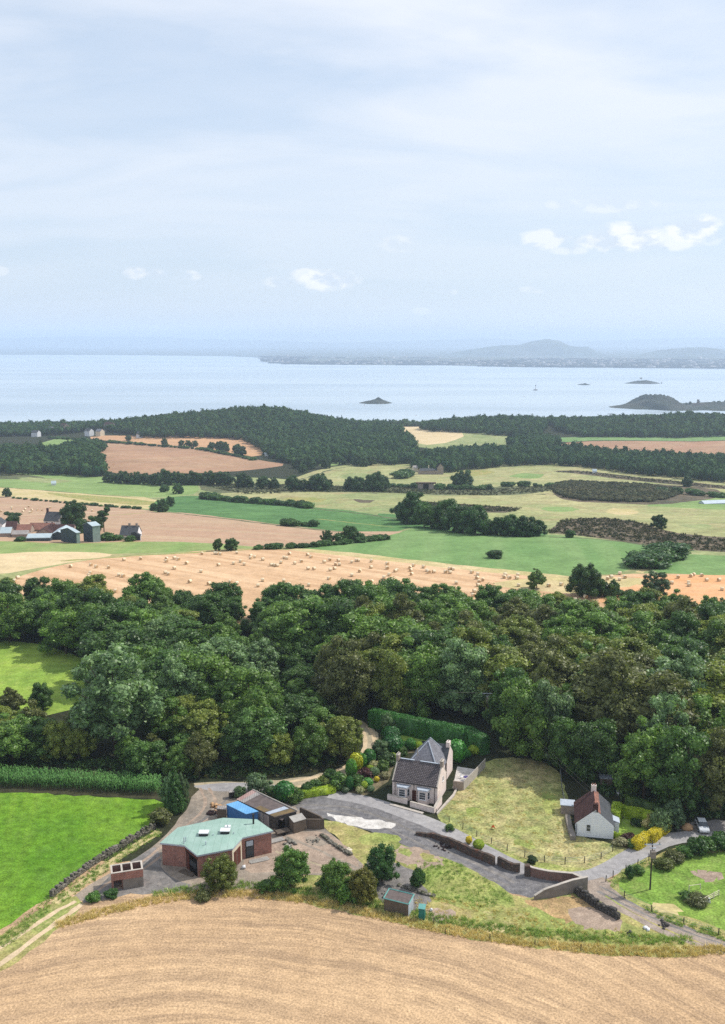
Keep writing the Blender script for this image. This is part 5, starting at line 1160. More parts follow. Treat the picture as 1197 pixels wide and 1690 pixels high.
# ------------------------------------------------------------------ round bales
def bale_mesh():
    rng=np.random.default_rng(3); r=.72; hw=.66; seg=20; V=[];Fq=[]
    prof=[(-hw,r*.94),(-hw+.05,r),(-.2,r*1.01),(.2,r*1.01),(hw-.05,r),(hw,r*.94)]
    for x,q in prof:
        for k in range(seg):
            a=2*math.pi*k/seg; j=1+rng.normal(0,.008); z=r+math.sin(a)*q*j; V.append((x,math.cos(a)*q*j,max(z,0.0)))
    for i in range(5):
        for k in range(seg): Fq.append((i*seg+k,i*seg+(k+1)%seg,(i+1)*seg+(k+1)%seg,(i+1)*seg+k))
    body=(V,Fq)
    ends=[]
    for s in(-1,1):
        V2=[(s*(hw+.02),0,r)]; F2=[]
        for k in range(seg): a=2*math.pi*k/seg; V2.append((s*(hw+.003),math.cos(a)*r*.935,r+math.sin(a)*r*.935))
        for k in range(seg): f=(0,1+k,1+(k+1)%seg); F2.append(f if s>0 else f[::-1])
        m2=bpy.data.meshes.new('bale_end'); m2.from_pydata(V2,[],F2); m2.materials.append(M['m_strawend']); ends.append(m2)
    n=len(V); me=bpy.data.meshes.new('bale_body'); me.from_pydata(V,[],[f[::-1] for f in Fq]); me.materials.append(M['m_straw']); 
    for p in me.polygons: p.use_smooth=True
    return me,ends
BM,BE=bale_mesh()
def bale(px,py,label,group,s=1.0):
    p=G(px,py+1.2); o=obj('hay_bale',BM,None,p); o.rotation_euler.z=random.gauss(0,.75)+(R(0) if random.random()<.8 else 1.57); o.scale=(s*random.uniform(.82,.92),)*3
    obj('end_face',BE[0],o); obj('end_face',BE[1],o); tag(o,label,'hay bale',group)
B3=[(118,217),(97,238),(467,142),(600,131),(635,144),(716,149),(597,184),(588,200),(589,212),(784,198),(812,205),(818,97),(927,92),(1097,90),(1097,107),(1150,87),(1176,94),(1150,153),(1090,183),(1111,191),(988,238),(1012,274),(1013,306),(762,304),(178,322)]
B4=[(229,105),(320,102),(338,103),(360,106),(475,97),(573,120),(573,134),(602,127),(658,145),(121,172),(346,184),(453,173),(503,158),(527,179),(35,207),(223,230),(144,303),(279,318),(430,304),(475,315),(657,292),(624,331),(806,296),(843,320),(984,326),(718,184),(742,185),(760,188),(788,166),(808,131),(828,136),(846,105),(975,111),(999,127),(930,159),(884,172),(1092,163),(1131,148),(978,210),(1020,211),(488,490)]
B5=[(18,98),(75,102),(55,129),(82,129),(20,165),(50,156),(163,112),(193,102),(207,102),(293,106),(290,148),(215,173),(163,200),(12,222),(396,124),(396,154),(450,172),(460,165),(411,197),(375,216),(425,236),(294,243),(547,150),(569,135),(552,167),(557,192),(636,145),(656,169),(669,179),(703,177),(780,178),(808,158),(830,159),(810,181),(953,180),(993,193),(988,218),(1026,230),(1000,243),(995,266),(851,250),(736,281),(708,303),(970,305),(962,333),(1100,326),(655,398),(1175,196),(1167,212),(516,290)]
B6=[(44,155),(40,169),(66,173),(110,157),(106,174),(114,212),(272,214),(338,208),(465,275),(410,288),(645,150),(671,170),(643,181),(600,168),(580,178)]
B6b=[(950,169),(1018,163),(1032,156),(1074,160),(1100,184),(1165,184),(1005,197),(1008,211),(918,199),(935,255),(1180,232)]
for x,y in B3: bale(x/3.99,900+y/3.99,'round straw bale on the left part of the wide tan stubble field','bales on the left of the tan stubble field')
for x,y in B4: bale(280+x/4.275,890+y/4.275,'round straw bale on the middle part of the wide tan stubble field','bales in the middle of the tan stubble field')
for x,y in B5: bale(540+x/3.99,900+y/3.99,'round straw bale on the right part of the wide tan stubble field','bales on the right of the tan stubble field')
for x,y in B6: bale(820+x/3.175,900+y/3.175,'round straw bale by the big field trees near the orange stubble','bales by the big field trees')
for x,y in B6b: bale(820+x/3.175,900+y/3.175,'round straw bale on the orange stubble at the far right','bales on the orange stubble')
for x,y in [(12,143),(118,103),(120,116),(228,145),(250,122),(285,97),(293,153),(315,130),(312,148),(370,128),(415,131),(497,107),(647,107),(725,104),(745,101),(757,109),(775,147),(857,124),(913,136),(1022,157)]:
    bale(x/5.985,820+y/5.985,'small distant bale on the pale pink stubble behind the farm','distant bales behind the farm',1.05)
# ------------------------------------------------------------------ trees and bushes of the middle distance
def mt(px,py,h,kind,label,name='field_tree',group=None,wide=1.2,tint=(.8,.95,.95),parts=True,cat='tree'):
    p=G(px,py); kind='field' if kind=='dark' else kind; return plant(kind,p,h,label,cat,name,group,wide*(.86 if kind=='field' else 1),tint,parts)
mt(886,971,6.5,'mid','two-lobed mid green tree at the left of the three big field trees','field_tree',None,1.35,(1,1,.9))
mt(965,984,10.5,'dark','largest dark round tree standing in the stubble by the bales','field_tree',None,1.25,(.75,.85,.75))
mt(992,984,4.5,'bushdark','small bush leaning on the right side of the largest round field tree','field_bush',cat='bush')
mt(1080,992,9.5,'blue','dark bluish round tree at the edge of the orange stubble','field_tree',None,1.35,(.6,.66,.62))
mt(1011,984,5.2,'bush','slim small tree between the two big round field trees','field_tree',None,.7)
mt(1024,985,2.6,'bush','low bush right of the slim small field tree','field_bush',cat='bush'); mt(1040,985,2.4,'bushbrown','thin brownish bush nearest the bluish round field tree','field_bush',cat='bush')
mt(360,909,5.2,'mid','left one of the two small trees at the top edge of the bale field','field_tree',None,1.1); mt(383,908,5.4,'dark','right and fuller of the two small trees at the top edge of the bale field','field_tree',None,1.3)
mt(540,896,5.5,'dark','narrow tree in the hedge left of the round hedge tree','hedge_tree'); mt(578,895,7.5,'dark','tall round tree at the end of the field hedge','hedge_tree',None,1.25); mt(561,896,4.5,'bush','small round tree between two taller hedge trees','hedge_tree')
mt(592,894,4,'bushdark','bush at the right foot of the tall round hedge tree','field_bush',cat='bush')
HED=[]
def hedgerow(px,label,group,h=(1.6,2.6),sp=6.5,kind='bushdark',name='hedge_bush',wide=1.3,parts=False,tint=(.8,.95,.9)):
    c=[toW(p) for p in px]
    for a,b in zip(c,c[1:]):
        L=math.hypot(b[0]-a[0],b[1]-a[1]); k=max(1,int(L/(sp*.62)))
        for j in range(k):
            t=(j+random.uniform(.1,.9))/k; x=a[0]+(b[0]-a[0])*t+random.uniform(-1,1); y=a[1]+(b[1]-a[1])*t+random.uniform(-1,1)
            hh=random.uniform(*h); plant(random.choice([kind,'bush']) if kind!='bushbrown' else kind,(x,y,hz(x,y)-.1),hh,label,'bush',name,group,wide*random.uniform(.9,1.9),tint,parts)
hedgerow([(425,906),(480,905),(560,899),(632,891)],'bush of the low field hedge above the bale field, near the round hedge tree','bushes of the low hedge by the round hedge tree',sp=4.5)
hedgerow([(630,892),(640,890)],'bush at the tip of the pink field','bushes at the tip of the pink field',(2,3),4)
hedgerow([(330,822),(400,829),(440,832)],'bush in the hedge at the left top of the dark green crop','bushes at the left top of the crop field',(3,5.5),9); hedgerow([(440,832),(480,835),(512,839)],'bush in the hedge at the right top of the dark green crop','bushes at the right top of the crop field',(2.5,4.5),9)
hedgerow([(462,866),(480,868),(520,869)],'bush in the little clump below the dark green crop','bushes below the crop field',(2,4.5),6)
hedgerow([(20,822),(60,826),(140,833),(235,841)],'bush in the broken hedge behind the distant bales','bushes behind the distant bales',(1.2,2.2),8)
hedgerow([(10,850),(30,852)],'scrubby bush left of the distant bales','bushes left of the distant bales',(1.2,2.2),5)
hedgerow([(1058,938),(1072,932),(1090,925),(1106,917)],'tree of the dark double row between the two right-hand green fields','double row between green fields',(4.2,6.2),4.5,wide=1.6,parts=True,name='hedge_tree')
for px,py,h,k,lb in [(255,843,4.5,'bushdark','squat bush left of the field corner above the pink stubble'),(268,845,8,'dark','broad dark tree at the field corner above the pink stubble'),(281,836,7,'dark','dark tree behind the field corner near the green crop'),(294,815,9,'dark','round dark tree at the top left tip of the green crop'),(272,812,6,'bushdark','round bush left of the round dark tree by the crop tip'),(12,820,7,'dark','lone small tree at the far left in the dry strip')]:
    mt(px,py,h,k,lb,'field_tree')
gv=[(665,858,11),(683,864,17),(700,870,13),(712,872,9),(725,872,10),(736,874,16),(752,878,14),(770,880,12),(785,882,14)]
for i,(px,py,h) in enumerate(gv): mt(px,py,h,random.choice(['dark','mid']),'dark tree in the left and taller part of the grove by the green field','grove_tree','taller left part of the grove',1.3,(.62,.8,.75))
for px,py,h in [(808,882,7),(822,883,8.5),(842,884,10),(852,885,9),(868,885,9.5),(885,884,8)]: mt(px,py,h,random.choice(['dark','mid']),'dark tree in the right and lower part of the grove by the green field','grove_tree','lower right part of the grove',1.45,(.62,.8,.75))
mt(762,805,16,'dark','big lone round tree right of the ruined house','field_tree',None,1.3,(.6,.75,.7)); mt(817,921,3.0,'bushdark','flat dark bush alone on the right green field','field_bush',None,1.9,(.6,.7,.6),cat='bush')
mt(1087,872,7,'dark','lone round tree behind the brown heath','field_tree',None,1.35,(.7,.82,.78)); mt(941,887,3.5,'bushdark','small round bush at the left end of the brown heath','field_bush',cat='bush')
mt(1134,803,9,'dark','round tree right of the gorse thicket','field_tree',None,1.3,(.65,.8,.75)); mt(538,773,12,'dark','small lone tree below the wooded hill','field_tree',None,1.1,(.6,.75,.7))
for px,py,h in [(333,800,11),(345,800,12),(360,800,11),(372,801,13),(400,804,12),(410,804,9),(435,806,11),(452,806,9)]: mt(px,py,h,'dark','tree in the railway-side row left of the gap','lineside_tree','lineside trees at the left',1.35,(.6,.76,.72))
for px,py,h in [(483,809,12),(498,809,9),(517,809,11),(528,810,14),(540,808,9)]: mt(px,py,h,'dark','tree in the railway-side row at the middle','lineside_tree','lineside trees in the middle',1.35,(.6,.76,.72))
for px,py,h in [(578,810,11),(592,811,12),(604,811,10),(612,811,13),(622,811,16),(628,811,13)]: mt(px,py,h,'dark','tree in the tall railway-side clump right of the middle','lineside_tree','lineside clump right of the middle',1.35,(.6,.76,.72))
for px,py,h in [(180,796,10),(193,797,9),(207,798,12),(225,799,11),(240,799,10),(256,800,11),(272,801,14),(290,800,12),(305,800,11),(318,800,12)]: mt(px,py,h,'dark','tree in the row below the pink hillside field','lineside_tree','row below the pink hillside field',1.4,(.58,.74,.7))
hedgerow([(636,803),(700,806),(760,808),(820,808)],'bush on the railway bank near the stone bridge','bushes on the railway bank',(2.5,5),11); hedgerow([(830,803),(900,803),(940,801)],'bush on the railway bank left of the gorse thicket','bushes on the right railway bank',(2,5),9)
hedgerow([(1090,812),(1197,822)],'bush trailing right of the gorse thicket','bushes right of the gorse thicket',(3,6),10); hedgerow([(660,790),(675,785)],'bush at the left of the ruined house','bushes left of the ruined house',(5,8),8)
for px,py,h in [(272,734,9),(300,736,8),(312,737,9),(322,737,8),(350,742,10),(362,744,13),(372,745,12),(392,750,13),(398,752,12),(212,727,8)]: mt(px,py,h,'dark','tree in the hedge between the orange and pink hillside fields','hedge_tree','hedge between hillside fields',1.3,(.6,.76,.72))
hedgerow([(80,724),(160,729),(240,735),(330,742),(420,760)],'bush of the hedge between the orange and pink hillside fields','hedge bushes between hillside fields',(2.5,4.5),13)
for px,py,h in [(500,780,9),(492,772,12),(510,774,14),(545,757,9),(590,768,14),(600,770,11),(612,768,12),(565,766,9),(518,765,10)]: mt(px,py,h,'dark','tree near the small house gap under the wooded hill','field_tree','trees under the wooded hill gap',1.3,(.6,.76,.72))
# ------------------------------------------------------------------ farm
def gable(name,px0,px1,py,hpx,depth,label,cat,wallm,roofm,axis='front',rise=.35,extra=None,off=0,zeave=None):
    "farm building whose front base runs from px0 to px1 at row py; hpx wall height in pixels; ridge along the front (axis front) or away (axis gable)"
    a=G(px0,py);b=G(px1,py); L=math.hypot(b.x-a.x,b.y-a.y); s=L/(px1-px0); h=hpx*s; an=math.atan2(b.y-a.y,b.x-a.x)+off; z=min(a.z,b.z)-.2
    e=empty(name,(a.x,a.y,z),an); tag(e,label,cat); D=depth; r=L*rise if axis=='gable' else D*rise
    m=MB()
    if axis=='gable':
        m.face((0,0,0),(L,0,0),(L,0,h),(L/2,0,h+r),(0,0,h)); m.face((L,D,0),(0,D,0),(0,D,h),(L/2,D,h+r),(L,D,h)); m.face((L,0,0),(L,D,0),(L,D,h),(L,0,h)); m.face((0,D,0),(0,0,0),(0,0,h),(0,D,h)); m.build('wall',wallm,e)
        MB().slab([(-.3,-.2,h-.15),(L/2,-.2,h+r+.08),(L/2,D+.2,h+r+.08),(-.3,D+.2,h-.15)][::-1],.1).build('roof',roofm,e); MB().slab([(L/2,-.2,h+r+.08),(L+.3,-.2,h-.15),(L+.3,D+.2,h-.15),(L/2,D+.2,h+r+.08)][::-1],.1).build('roof',roofm,e)
    else:
        m.face((0,0,0),(L,0,0),(L,0,h),(0,0,h)); m.face((L,D,0),(0,D,0),(0,D,h),(L,D,h)); m.face((L,0,0),(L,D,0),(L,D,h),(L,D/2,h+r),(L,0,h)); m.face((0,D,0),(0,0,0),(0,0,h),(0,D/2,h+r),(0,D,h)); m.build('wall',wallm,e)
        MB().slab([(-.2,-.3,h-.15),(L+.2,-.3,h-.15),(L+.2,D/2,h+r+.08),(-.2,D/2,h+r+.08)],.1).build('roof',roofm,e); MB().slab([(-.2,D/2,h+r+.08),(L+.2,D/2,h+r+.08),(L+.2,D+.3,h-.15),(-.2,D+.3,h-.15)],.1).build('roof',roofm,e)
    return e,L,h,r,D
def chim(e,x,y,z,hh=1.6,mat='m_greystone'): MB().box(x-.5,y-.5,z-1,x+.5,y+.5,z+hh).build('chimney',mat,e)
# tall barn: corner toward the camera at px 154
def cornerbox(name,pl,pc,pr_,py,hl,hr,label,cat,wl,wr,rf,rise,ridge='r'):
    c=G(pc,py+1);l_=G(pl,py-2);r_=G(pr_,py-3); dl=Vector((l_.x-c.x,l_.y-c.y,0));dr=Vector((r_.x-c.x,r_.y-c.y,0))
    dl=Vector((l_.x-c.x,abs(l_.x-c.x)*.75,0)); dr=Vector((r_.x-c.x,abs(r_.x-c.x)*.8,0)); s=c.y/F*1.02
    e=empty(name,(c.x,c.y,c.z-.3)); tag(e,label,cat); h=hl*s
    p=[Vector((0,0,0)),dr,dr+dl,dl]
    # ridge parallel to dr (long side right) : gable faces left front
    m=MB(); m.face(p[0],p[1],p[1]+Vector((0,0,h)),p[0]+Vector((0,0,h))); m.build('side_wall',wr,e)
    g=(p[3]+p[0])/2+Vector((0,0,h+rise*s)); g2=(p[2]+p[1])/2+Vector((0,0,h+rise*s)); H=Vector((0,0,h))
    m=MB(); m.face(p[3],p[0],p[0]+H,g,p[3]+H); m.face(p[1],p[2],p[2]+H,g2,p[1]+H); m.face(p[2],p[3],p[3]+H,p[2]+H); m.build('end_wall',wl,e)
    ex=dr.normalized()*.3; U=Vector((0,0,.08)); o1=-dl.normalized()*.3
    MB().slab([p[0]+H+U+o1-ex,p[1]+H+U+o1+ex,g2+U+ex,g+U-ex],.1).build('roof',rf,e); MB().slab([g+U-ex,g2+U+ex,p[2]+H+U-o1+ex,p[3]+H+U-o1-ex],.1).build('roof',rf,e)
    return e
cornerbox('barn',142,154,174,894,28,28,'tall grey barn at the right end of the farm steading','barn','m_barndark','m_barnlit','m_barnroof',5)
cornerbox('barn',101,127,142,896,19,19,'lower grey barn with a wide dark end wall beside the tall barn','barn','m_barndark','m_barnlit','m_barnroof',6)
gable('implement_shed',44,83,893,7,9,'long low dark shed with a flat grey roof at the front of the farm','shed','m_barndark','m_barnroof',rise=.12)
gable('farm_shed',84,108,891,10,16,'pale-roofed shed between the low dark shed and the barns','shed','m_barndark','m_barnroof','gable',.22)
gable('red_roof_byre',60,84,884,6,16,'small red-roofed byre behind the low dark shed','byre','m_greystone','m_pantile','gable',.25); gable('red_roof_byre',80,120,883,5,9,'long dark red roof between the farmhouse and the barns','byre','m_greystone','m_pantile',rise=.36)
gable('steading',22,50,880,5,8,'orange-red tiled steading at the left of the farm','steading','m_greystone','m_redtile',rise=.32); gable('steading',47,86,877,4,8,'pale red tiled steading just before the farmhouse','steading','m_greystone','m_redtile',rise=.34)
gable('steading',8,26,880,5,10,'small dark red roofed steading at the far left of the farm','steading','m_greystone','m_pantile',rise=.4)
gable('row_cottage',0,18,886,8,7,'stone cottage row at the far left of the farm','cottage','m_greystone','m_barnroof',rise=.3); gable('row_cottage',20,46,887,7,6,'low pale-roofed cottage before the orange steading','cottage','m_greystone','m_corrug',rise=.2)
e,L,h,r,D=gable('farmhouse',73,98,868,9,8,'white farmhouse with a dark slate roof and chimneys in the farm steading','farmhouse','m_white','m_slatedark',rise=.55); chim(e,.5,D/2,h+r,2.0,'m_pantile'); chim(e,L-.5,D/2,h+r)
wallwin(e,None,1.2,2.2,0,1.2,2.6); wallwin(e,None,4.5,5.5,0,1.2,2.6)
e,L,h,r,D=gable('farmhouse_wing',97,114,868,10,9,'white gabled wing at the right side of the farmhouse','house','m_white','m_slate','gable',.5); chim(e,L/2,D,h+r)
for k in(.2,.6): wallwin(e,None,L*k,L*k+1,0,1,2.4)
gable('gable_house',-14,4,876,12,9,'white gabled house cut by the left edge beside the farm','house','m_white','m_slatedark','gable',.4)
e,L,h,r,D=gable('lone_cottage',198,226,889,7,9,'white cottage with a dark slate roof right of the barns','cottage','m_white','m_slatedark',rise=.42); chim(e,L*.45,D/2,h+r,1.2); chim(e,L-1,D/2,h+r,1.2)
cornerbox('cottage_wing',220,232,241,891,10,10,'white gabled wing with pointed end at the right of the lone white cottage','cottage wing','m_slatedark','m_white','m_slatedark',4)
for px,py,h,k,lb in [(122,872,14,'dark','tall tree behind the lower grey barn'),(116,860,9,'mid','narrow tree right of the farmhouse'),(132,880,7,'dark','low dark tree between the two grey barns'),(172,878,13,'pine','tall pine behind the tall grey barn'),(158,876,8,'dark','dark round tree left of the pine by the tall barn'),(22,870,6,'bushdark','round bush behind the orange steading')]: mt(px,py,h,k,lb,'farm_tree' if k!='pine' else 'pine_tree',None,1.1,(.75,.9,.85))
hedgerow([(178,892),(198,892)],'dark bush between the tall barn and the lone white cottage','bushes between barn and cottage',(2.5,3.5),4,wide=1.2,parts=True); hedgerow([(205,893),(218,893)],'bush in front of the lone white cottage','bushes before the lone cottage',(2,3),4)
hedgerow([(30,893),(44,893)],'bush before the low dark farm shed','bushes before the dark farm shed',(1.5,2.5),4)
# ruined house, bridge, greenhouses, village
e,L,h,r,D=gable('ruined_house',694,722,783,7,10,'ruined grey farmhouse with bare gables under the dark wood','house','m_greystone','m_slatedark',rise=.2); e2,L2,h2,r2,D2=gable('ruined_wing',722,732,783,12,9,'tall pointed gable at the right end of the ruined house','house','m_greystone','m_darkvoid','gable',.6)
gable('ruined_outhouse',683,696,779,7,8,'pale small outhouse at the left of the ruined house','outhouse','m_cream','m_corrug',rise=.3); chim(e,L*.55,D/2,h+r,3,'m_cream')
a=G(703,808); e=empty('rail_bridge',(a.x,a.y,a.z)); tag(e,'dark stone railway bridge arch in the long embankment','bridge'); MB().box(-7,-1,0,-2.6,4,5.2).build('abutment','m_greystone',e); MB().box(2.6,-1,0,7,4,5.2).build('abutment','m_greystone',e); MB().box(-9,-1.1,5.203,9,4.1,6.2,True).build('parapet','m_wallstone',e); MB().box(-2.5,3.2,0,2.5,3.9,5.1).build('arch_backing','m_walldark',e)
plain('m_tunnel',C3(210,222,232),.4,.3)
gable('polytunnel',1163,1215,832,3,8,'long white polytunnel at the right edge beyond the pasture','polytunnel','m_tunnel','m_tunnel',rise=.2)
VIL=[(5,718,9),(20,720,8),(36,717,8),(52,721,10),(78,718,7),(100,716,7),(140,720,8),(158,720,8),(172,712,12),(225,723,8),(560,1,0)]
for i,(px,py,w_) in enumerate(VIL[:-1]):
    e,*_=gable('village_house',px,px+w_,py,6,9,['white','cream','grey','white','stone'][i%5]+' village house with a '+['dark','red','pale'][i%3]+' roof, number '+str(i) if False else
      ['house half hidden by trees at the extreme left of the shore village','pale house second from the left in the shore village','grey house third from the left in the shore village','broad white house fourth from the left in the shore village','small house before the middle of the shore village','grey-roofed house in the middle of the shore village','stone house left of the tall pale building','house just left of the tall pale building','tall pale building against the water in the shore village','white house at the right end of the shore village'][i],'house',['m_white','m_cream','m_greystone'][i%3],['m_slatedark','m_slate','m_pantile'][i%3],rise=.4)
for px,py,w_,lb in [(437,753,6,'white cottage half hidden in trees below the wooded hill'),(588,764,5,'pale cottage in the gap under the wooded hill'),(590,757,4,'tiny white house above the pale cottage in the gap'),(85,801,8,'small white trailer-like hut on the far left pasture'),(978,781,7,'small white hut by the dark strip right of the pasture')]:
    gable('hut' if 'hut' in lb else 'small_cottage',px,px+w_,py,4,5,lb,'hut' if 'hut' in lb else 'cottage','m_white','m_barnroof',rise=.4)
# lighthouse, abbey, buoys
x,y=seapt(884,644); e=empty('lighthouse',(x,y,SEA)); tag(e,'thin lighthouse on a rock standing in the water','lighthouse'); s=y/F
m=MB(); m.cyl(0,0,-1,3,9*s/2,12,5*s/2); m.build('rock','m_walldark',e); MB().cyl(0,0,2.9,7*s,1.6*s/2,12,1.2*s/2).build('tower','m_white',e); lt=MB().cyl(0,0,7*s,8*s,1.7*s/2,10).build('gallery','m_walldark',e); MB().cyl(0,0,8*s,9.5*s,1.1*s/2,10,.2).build('lantern','m_walldark',lt)
x,y=seapt(1152,672); s=y/F; e=empty('abbey',(x,y,SEA+3)); tag(e,'grey abbey tower and ranges on the large island','abbey'); MB().box(-1.5*s,-1.5*s,0,1.5*s,1.5*s,11*s).build('tower','m_render',e); MB().box(1.6*s,-2*s,0,9*s,3*s,5*s).build('nave','m_render',e); MB().box(-8*s,-2*s,0,-1.6*s,3*s,4.5*s).build('range','m_render',e)
for px,h in [(1140,5),(1146,6),(1160,7),(1166,5),(1178,5),(1186,7),(1194,8),(1205,8)]:
    x,y=seapt(px,672); plant('dark',(x,y+40,SEA+2.5),h*y/F,'dark tree beside the abbey on the large island','tree','island_tree','trees by the island abbey',1.2,(.5,.65,.6),False)
for px,py in [(865,655),(1014,691),(687,686),(602,669)]:
    x,y=seapt(px,py); e=empty('buoy',(x,y,SEA)); tag(e,{865:'tiny channel buoy left of the lighthouse rock',1014:'small buoy nearest the shore before the large island',687:'slender marker pole in the water above the pale field',602:'small dark buoy below the lone islet'}[px],'buoy'); s=y/F; MB().cyl(0,0,-.5,.8*s,.6*s,8,.3*s).build('float','m_orangetool',e); MB().cyl(0,0,.8*s,2.6*s,.1*s,6).build('mast','m_blackmetal',e)
x,y=seapt(1092,633); s=y/F; e=empty('sea_tower',(x,y,SEA)); tag(e,'small beacon rock right of the ruin islet','beacon'); MB().cyl(0,0,-.5,1.5*s,1.2*s,8,.8*s).build('rock','m_walldark',e); MB().cyl(0,0,1.4*s,2.6*s,.5*s,8).build('post','m_walldark',e)
x,y=seapt(1063,631); s=y/F; tag(MB().box(x-1.6*s,y+50,SEA+5*s-1,x+1.6*s,y+58,SEA+7*s).build('islet_ruin','m_render'),'square ruin on top of the small rocky islet','ruin')
# ------------------------------------------------------------------ clipped hedges
def boxhedge(name,pts,w_,h,mat,label,seed=0,leaf=.16,cover=1.3,top=None,round_=.35):
    rng=np.random.default_rng(seed+100); C=[];N=[];S=[];m=[]
    P=[np.array(p[:2],float) for p in pts]; o=0;Vs=[];Ts=[]
    for a,b in zip(P,P[1:]):
        d=b-a;L=np.linalg.norm(d);d/=L;n_=np.array([-d[1],d[0]]); z=hz(*a)
        area_=L*(2*h+w_)+2*w_*h; k=int(area_*cover/(leaf*leaf*.8))
        f=rng.random(k); u=rng.uniform(-w_*.35,L+w_*.35,k); side=rng.choice([0,1,2],k,p=np.array([h,h,w_])/(2*h+w_)); t_=rng.uniform(-1,1,k); zz=rng.uniform(0,1,k)
        bump=.07*np.sin(u*1.7+seed)+.05*np.sin(u*4.1+zz*3)
        off=np.where(side==0,1,np.where(side==1,-1,t_))*w_/2*(1-.12*(side<2)*zz)+np.where(side==0,bump,np.where(side==1,-bump,0)); hh=np.where(side==2,h*(1-.06*t_**2)+bump,zz*h*.985)
        q=a[None]+d[None]*u[:,None]+n_[None]*off[:,None]; C.append(np.column_stack([q,z+hh])); nn=np.where(side[:,None]==0,np.append(n_,0.15)[None],np.where(side[:,None]==1,np.append(-n_,0.15)[None],np.array([0,0,1.0])[None])); N.append(nn); S.append(leaf*rng.uniform(.6,1.3,k))
        # end caps
        k2=int(2*w_*h*cover/(leaf*leaf*.8)); e_=rng.choice([-1,1],k2); q=np.where(e_[:,None]<0,a[None]-d*w_*.35,b[None]+d*w_*.35)+n_[None]*rng.uniform(-.46,.46,k2)[:,None]*w_; C.append(np.column_stack([q,z+rng.uniform(0,h*.97,k2)])); N.append(np.column_stack([e_[:,None]*d[None],np.full(k2,.1)])); S.append(leaf*rng.uniform(.6,1.3,k2))
        c_=[a-d*w_*.3+n_*w_*.44,a-d*w_*.3-n_*w_*.44,b+d*w_*.3-n_*w_*.44,b+d*w_*.3+n_*w_*.44]
        Vs.append(np.array([[*p,z-.05] for p in c_]+[[*(p*.92+((a+b)/2)*.08 if False else p),z+h*.94] for p in c_])); Ts.append(np.array([(4,5,6),(4,6,7),(0,1,5),(0,5,4),(1,2,6),(1,6,5),(2,3,7),(2,7,6),(3,0,4),(3,4,7)])+o); o+=8
    V,T3=leaves(np.concatenate(C),np.concatenate(N),np.concatenate(S),rng,.4,1.3); Vs.append(V);Ts.append(T3+o)
    ob=obj(name,npmesh(name,np.concatenate(Vs),np.concatenate(Ts),mat)); tag(ob,label,'hedge'); return ob
boxhedge('clipped_hedge',[W2(618,1188,1.5),W2(700,1206,1.5),W2(772,1219,1.5),W2(796,1232,1.5)],2.8,4.0,'leaf_clip','long tall clipped dark green hedge behind the stone cottage',1,.2)
boxhedge('lime_hedge',[W2(493,1313,.5),W2(548,1303,.5)],1.6,1.3,'leaf_lime','low bright lime hedge along the yard above the sheds',2)
boxhedge('lime_hedge',[W2(1029,1340,1),W2(1060,1346,1),W2(1092,1355,1)],1.3,2.2,'leaf_lime','long lime hedge at the back of the white cottage garden',3)
boxhedge('sage_hedge',[W2(1036,1322,1),W2(1085,1336,1)],1.0,2.0,'leaf_mid','paler straggly hedge behind the long lime garden hedge',4)
boxhedge('lime_hedge',[W2(1016,1350,1.4),W2(1018,1338,1.4)],1.7,3.0,'leaf_lime','tall rounded lime block hedge beside the white cottage',5)
boxhedge('gold_hedge',[W2(1050,1396,.5),W2(1066,1385,.5)],1.6,1.7,'leaf_gold','short golden yellow hedge left of the garden gateway',6)
boxhedge('gold_hedge',[W2(1075,1384,.5),W2(1100,1366,.5)],1.5,1.8,'leaf_gold','longer golden yellow hedge right of the garden gateway',7)
boxhedge('low_hedge',[W2(1012,1378,.3),W2(1062,1389,.3)],.8,.8,'leaf_lime','low lime edging hedge at the front of the round lawn',8,.12)
boxhedge('bramble_bank',[W2(470,1284),W2(430,1287)],2.0,1.2,'leaf_brown','scrubby brown bank beside the road end',9,.2) if False else None
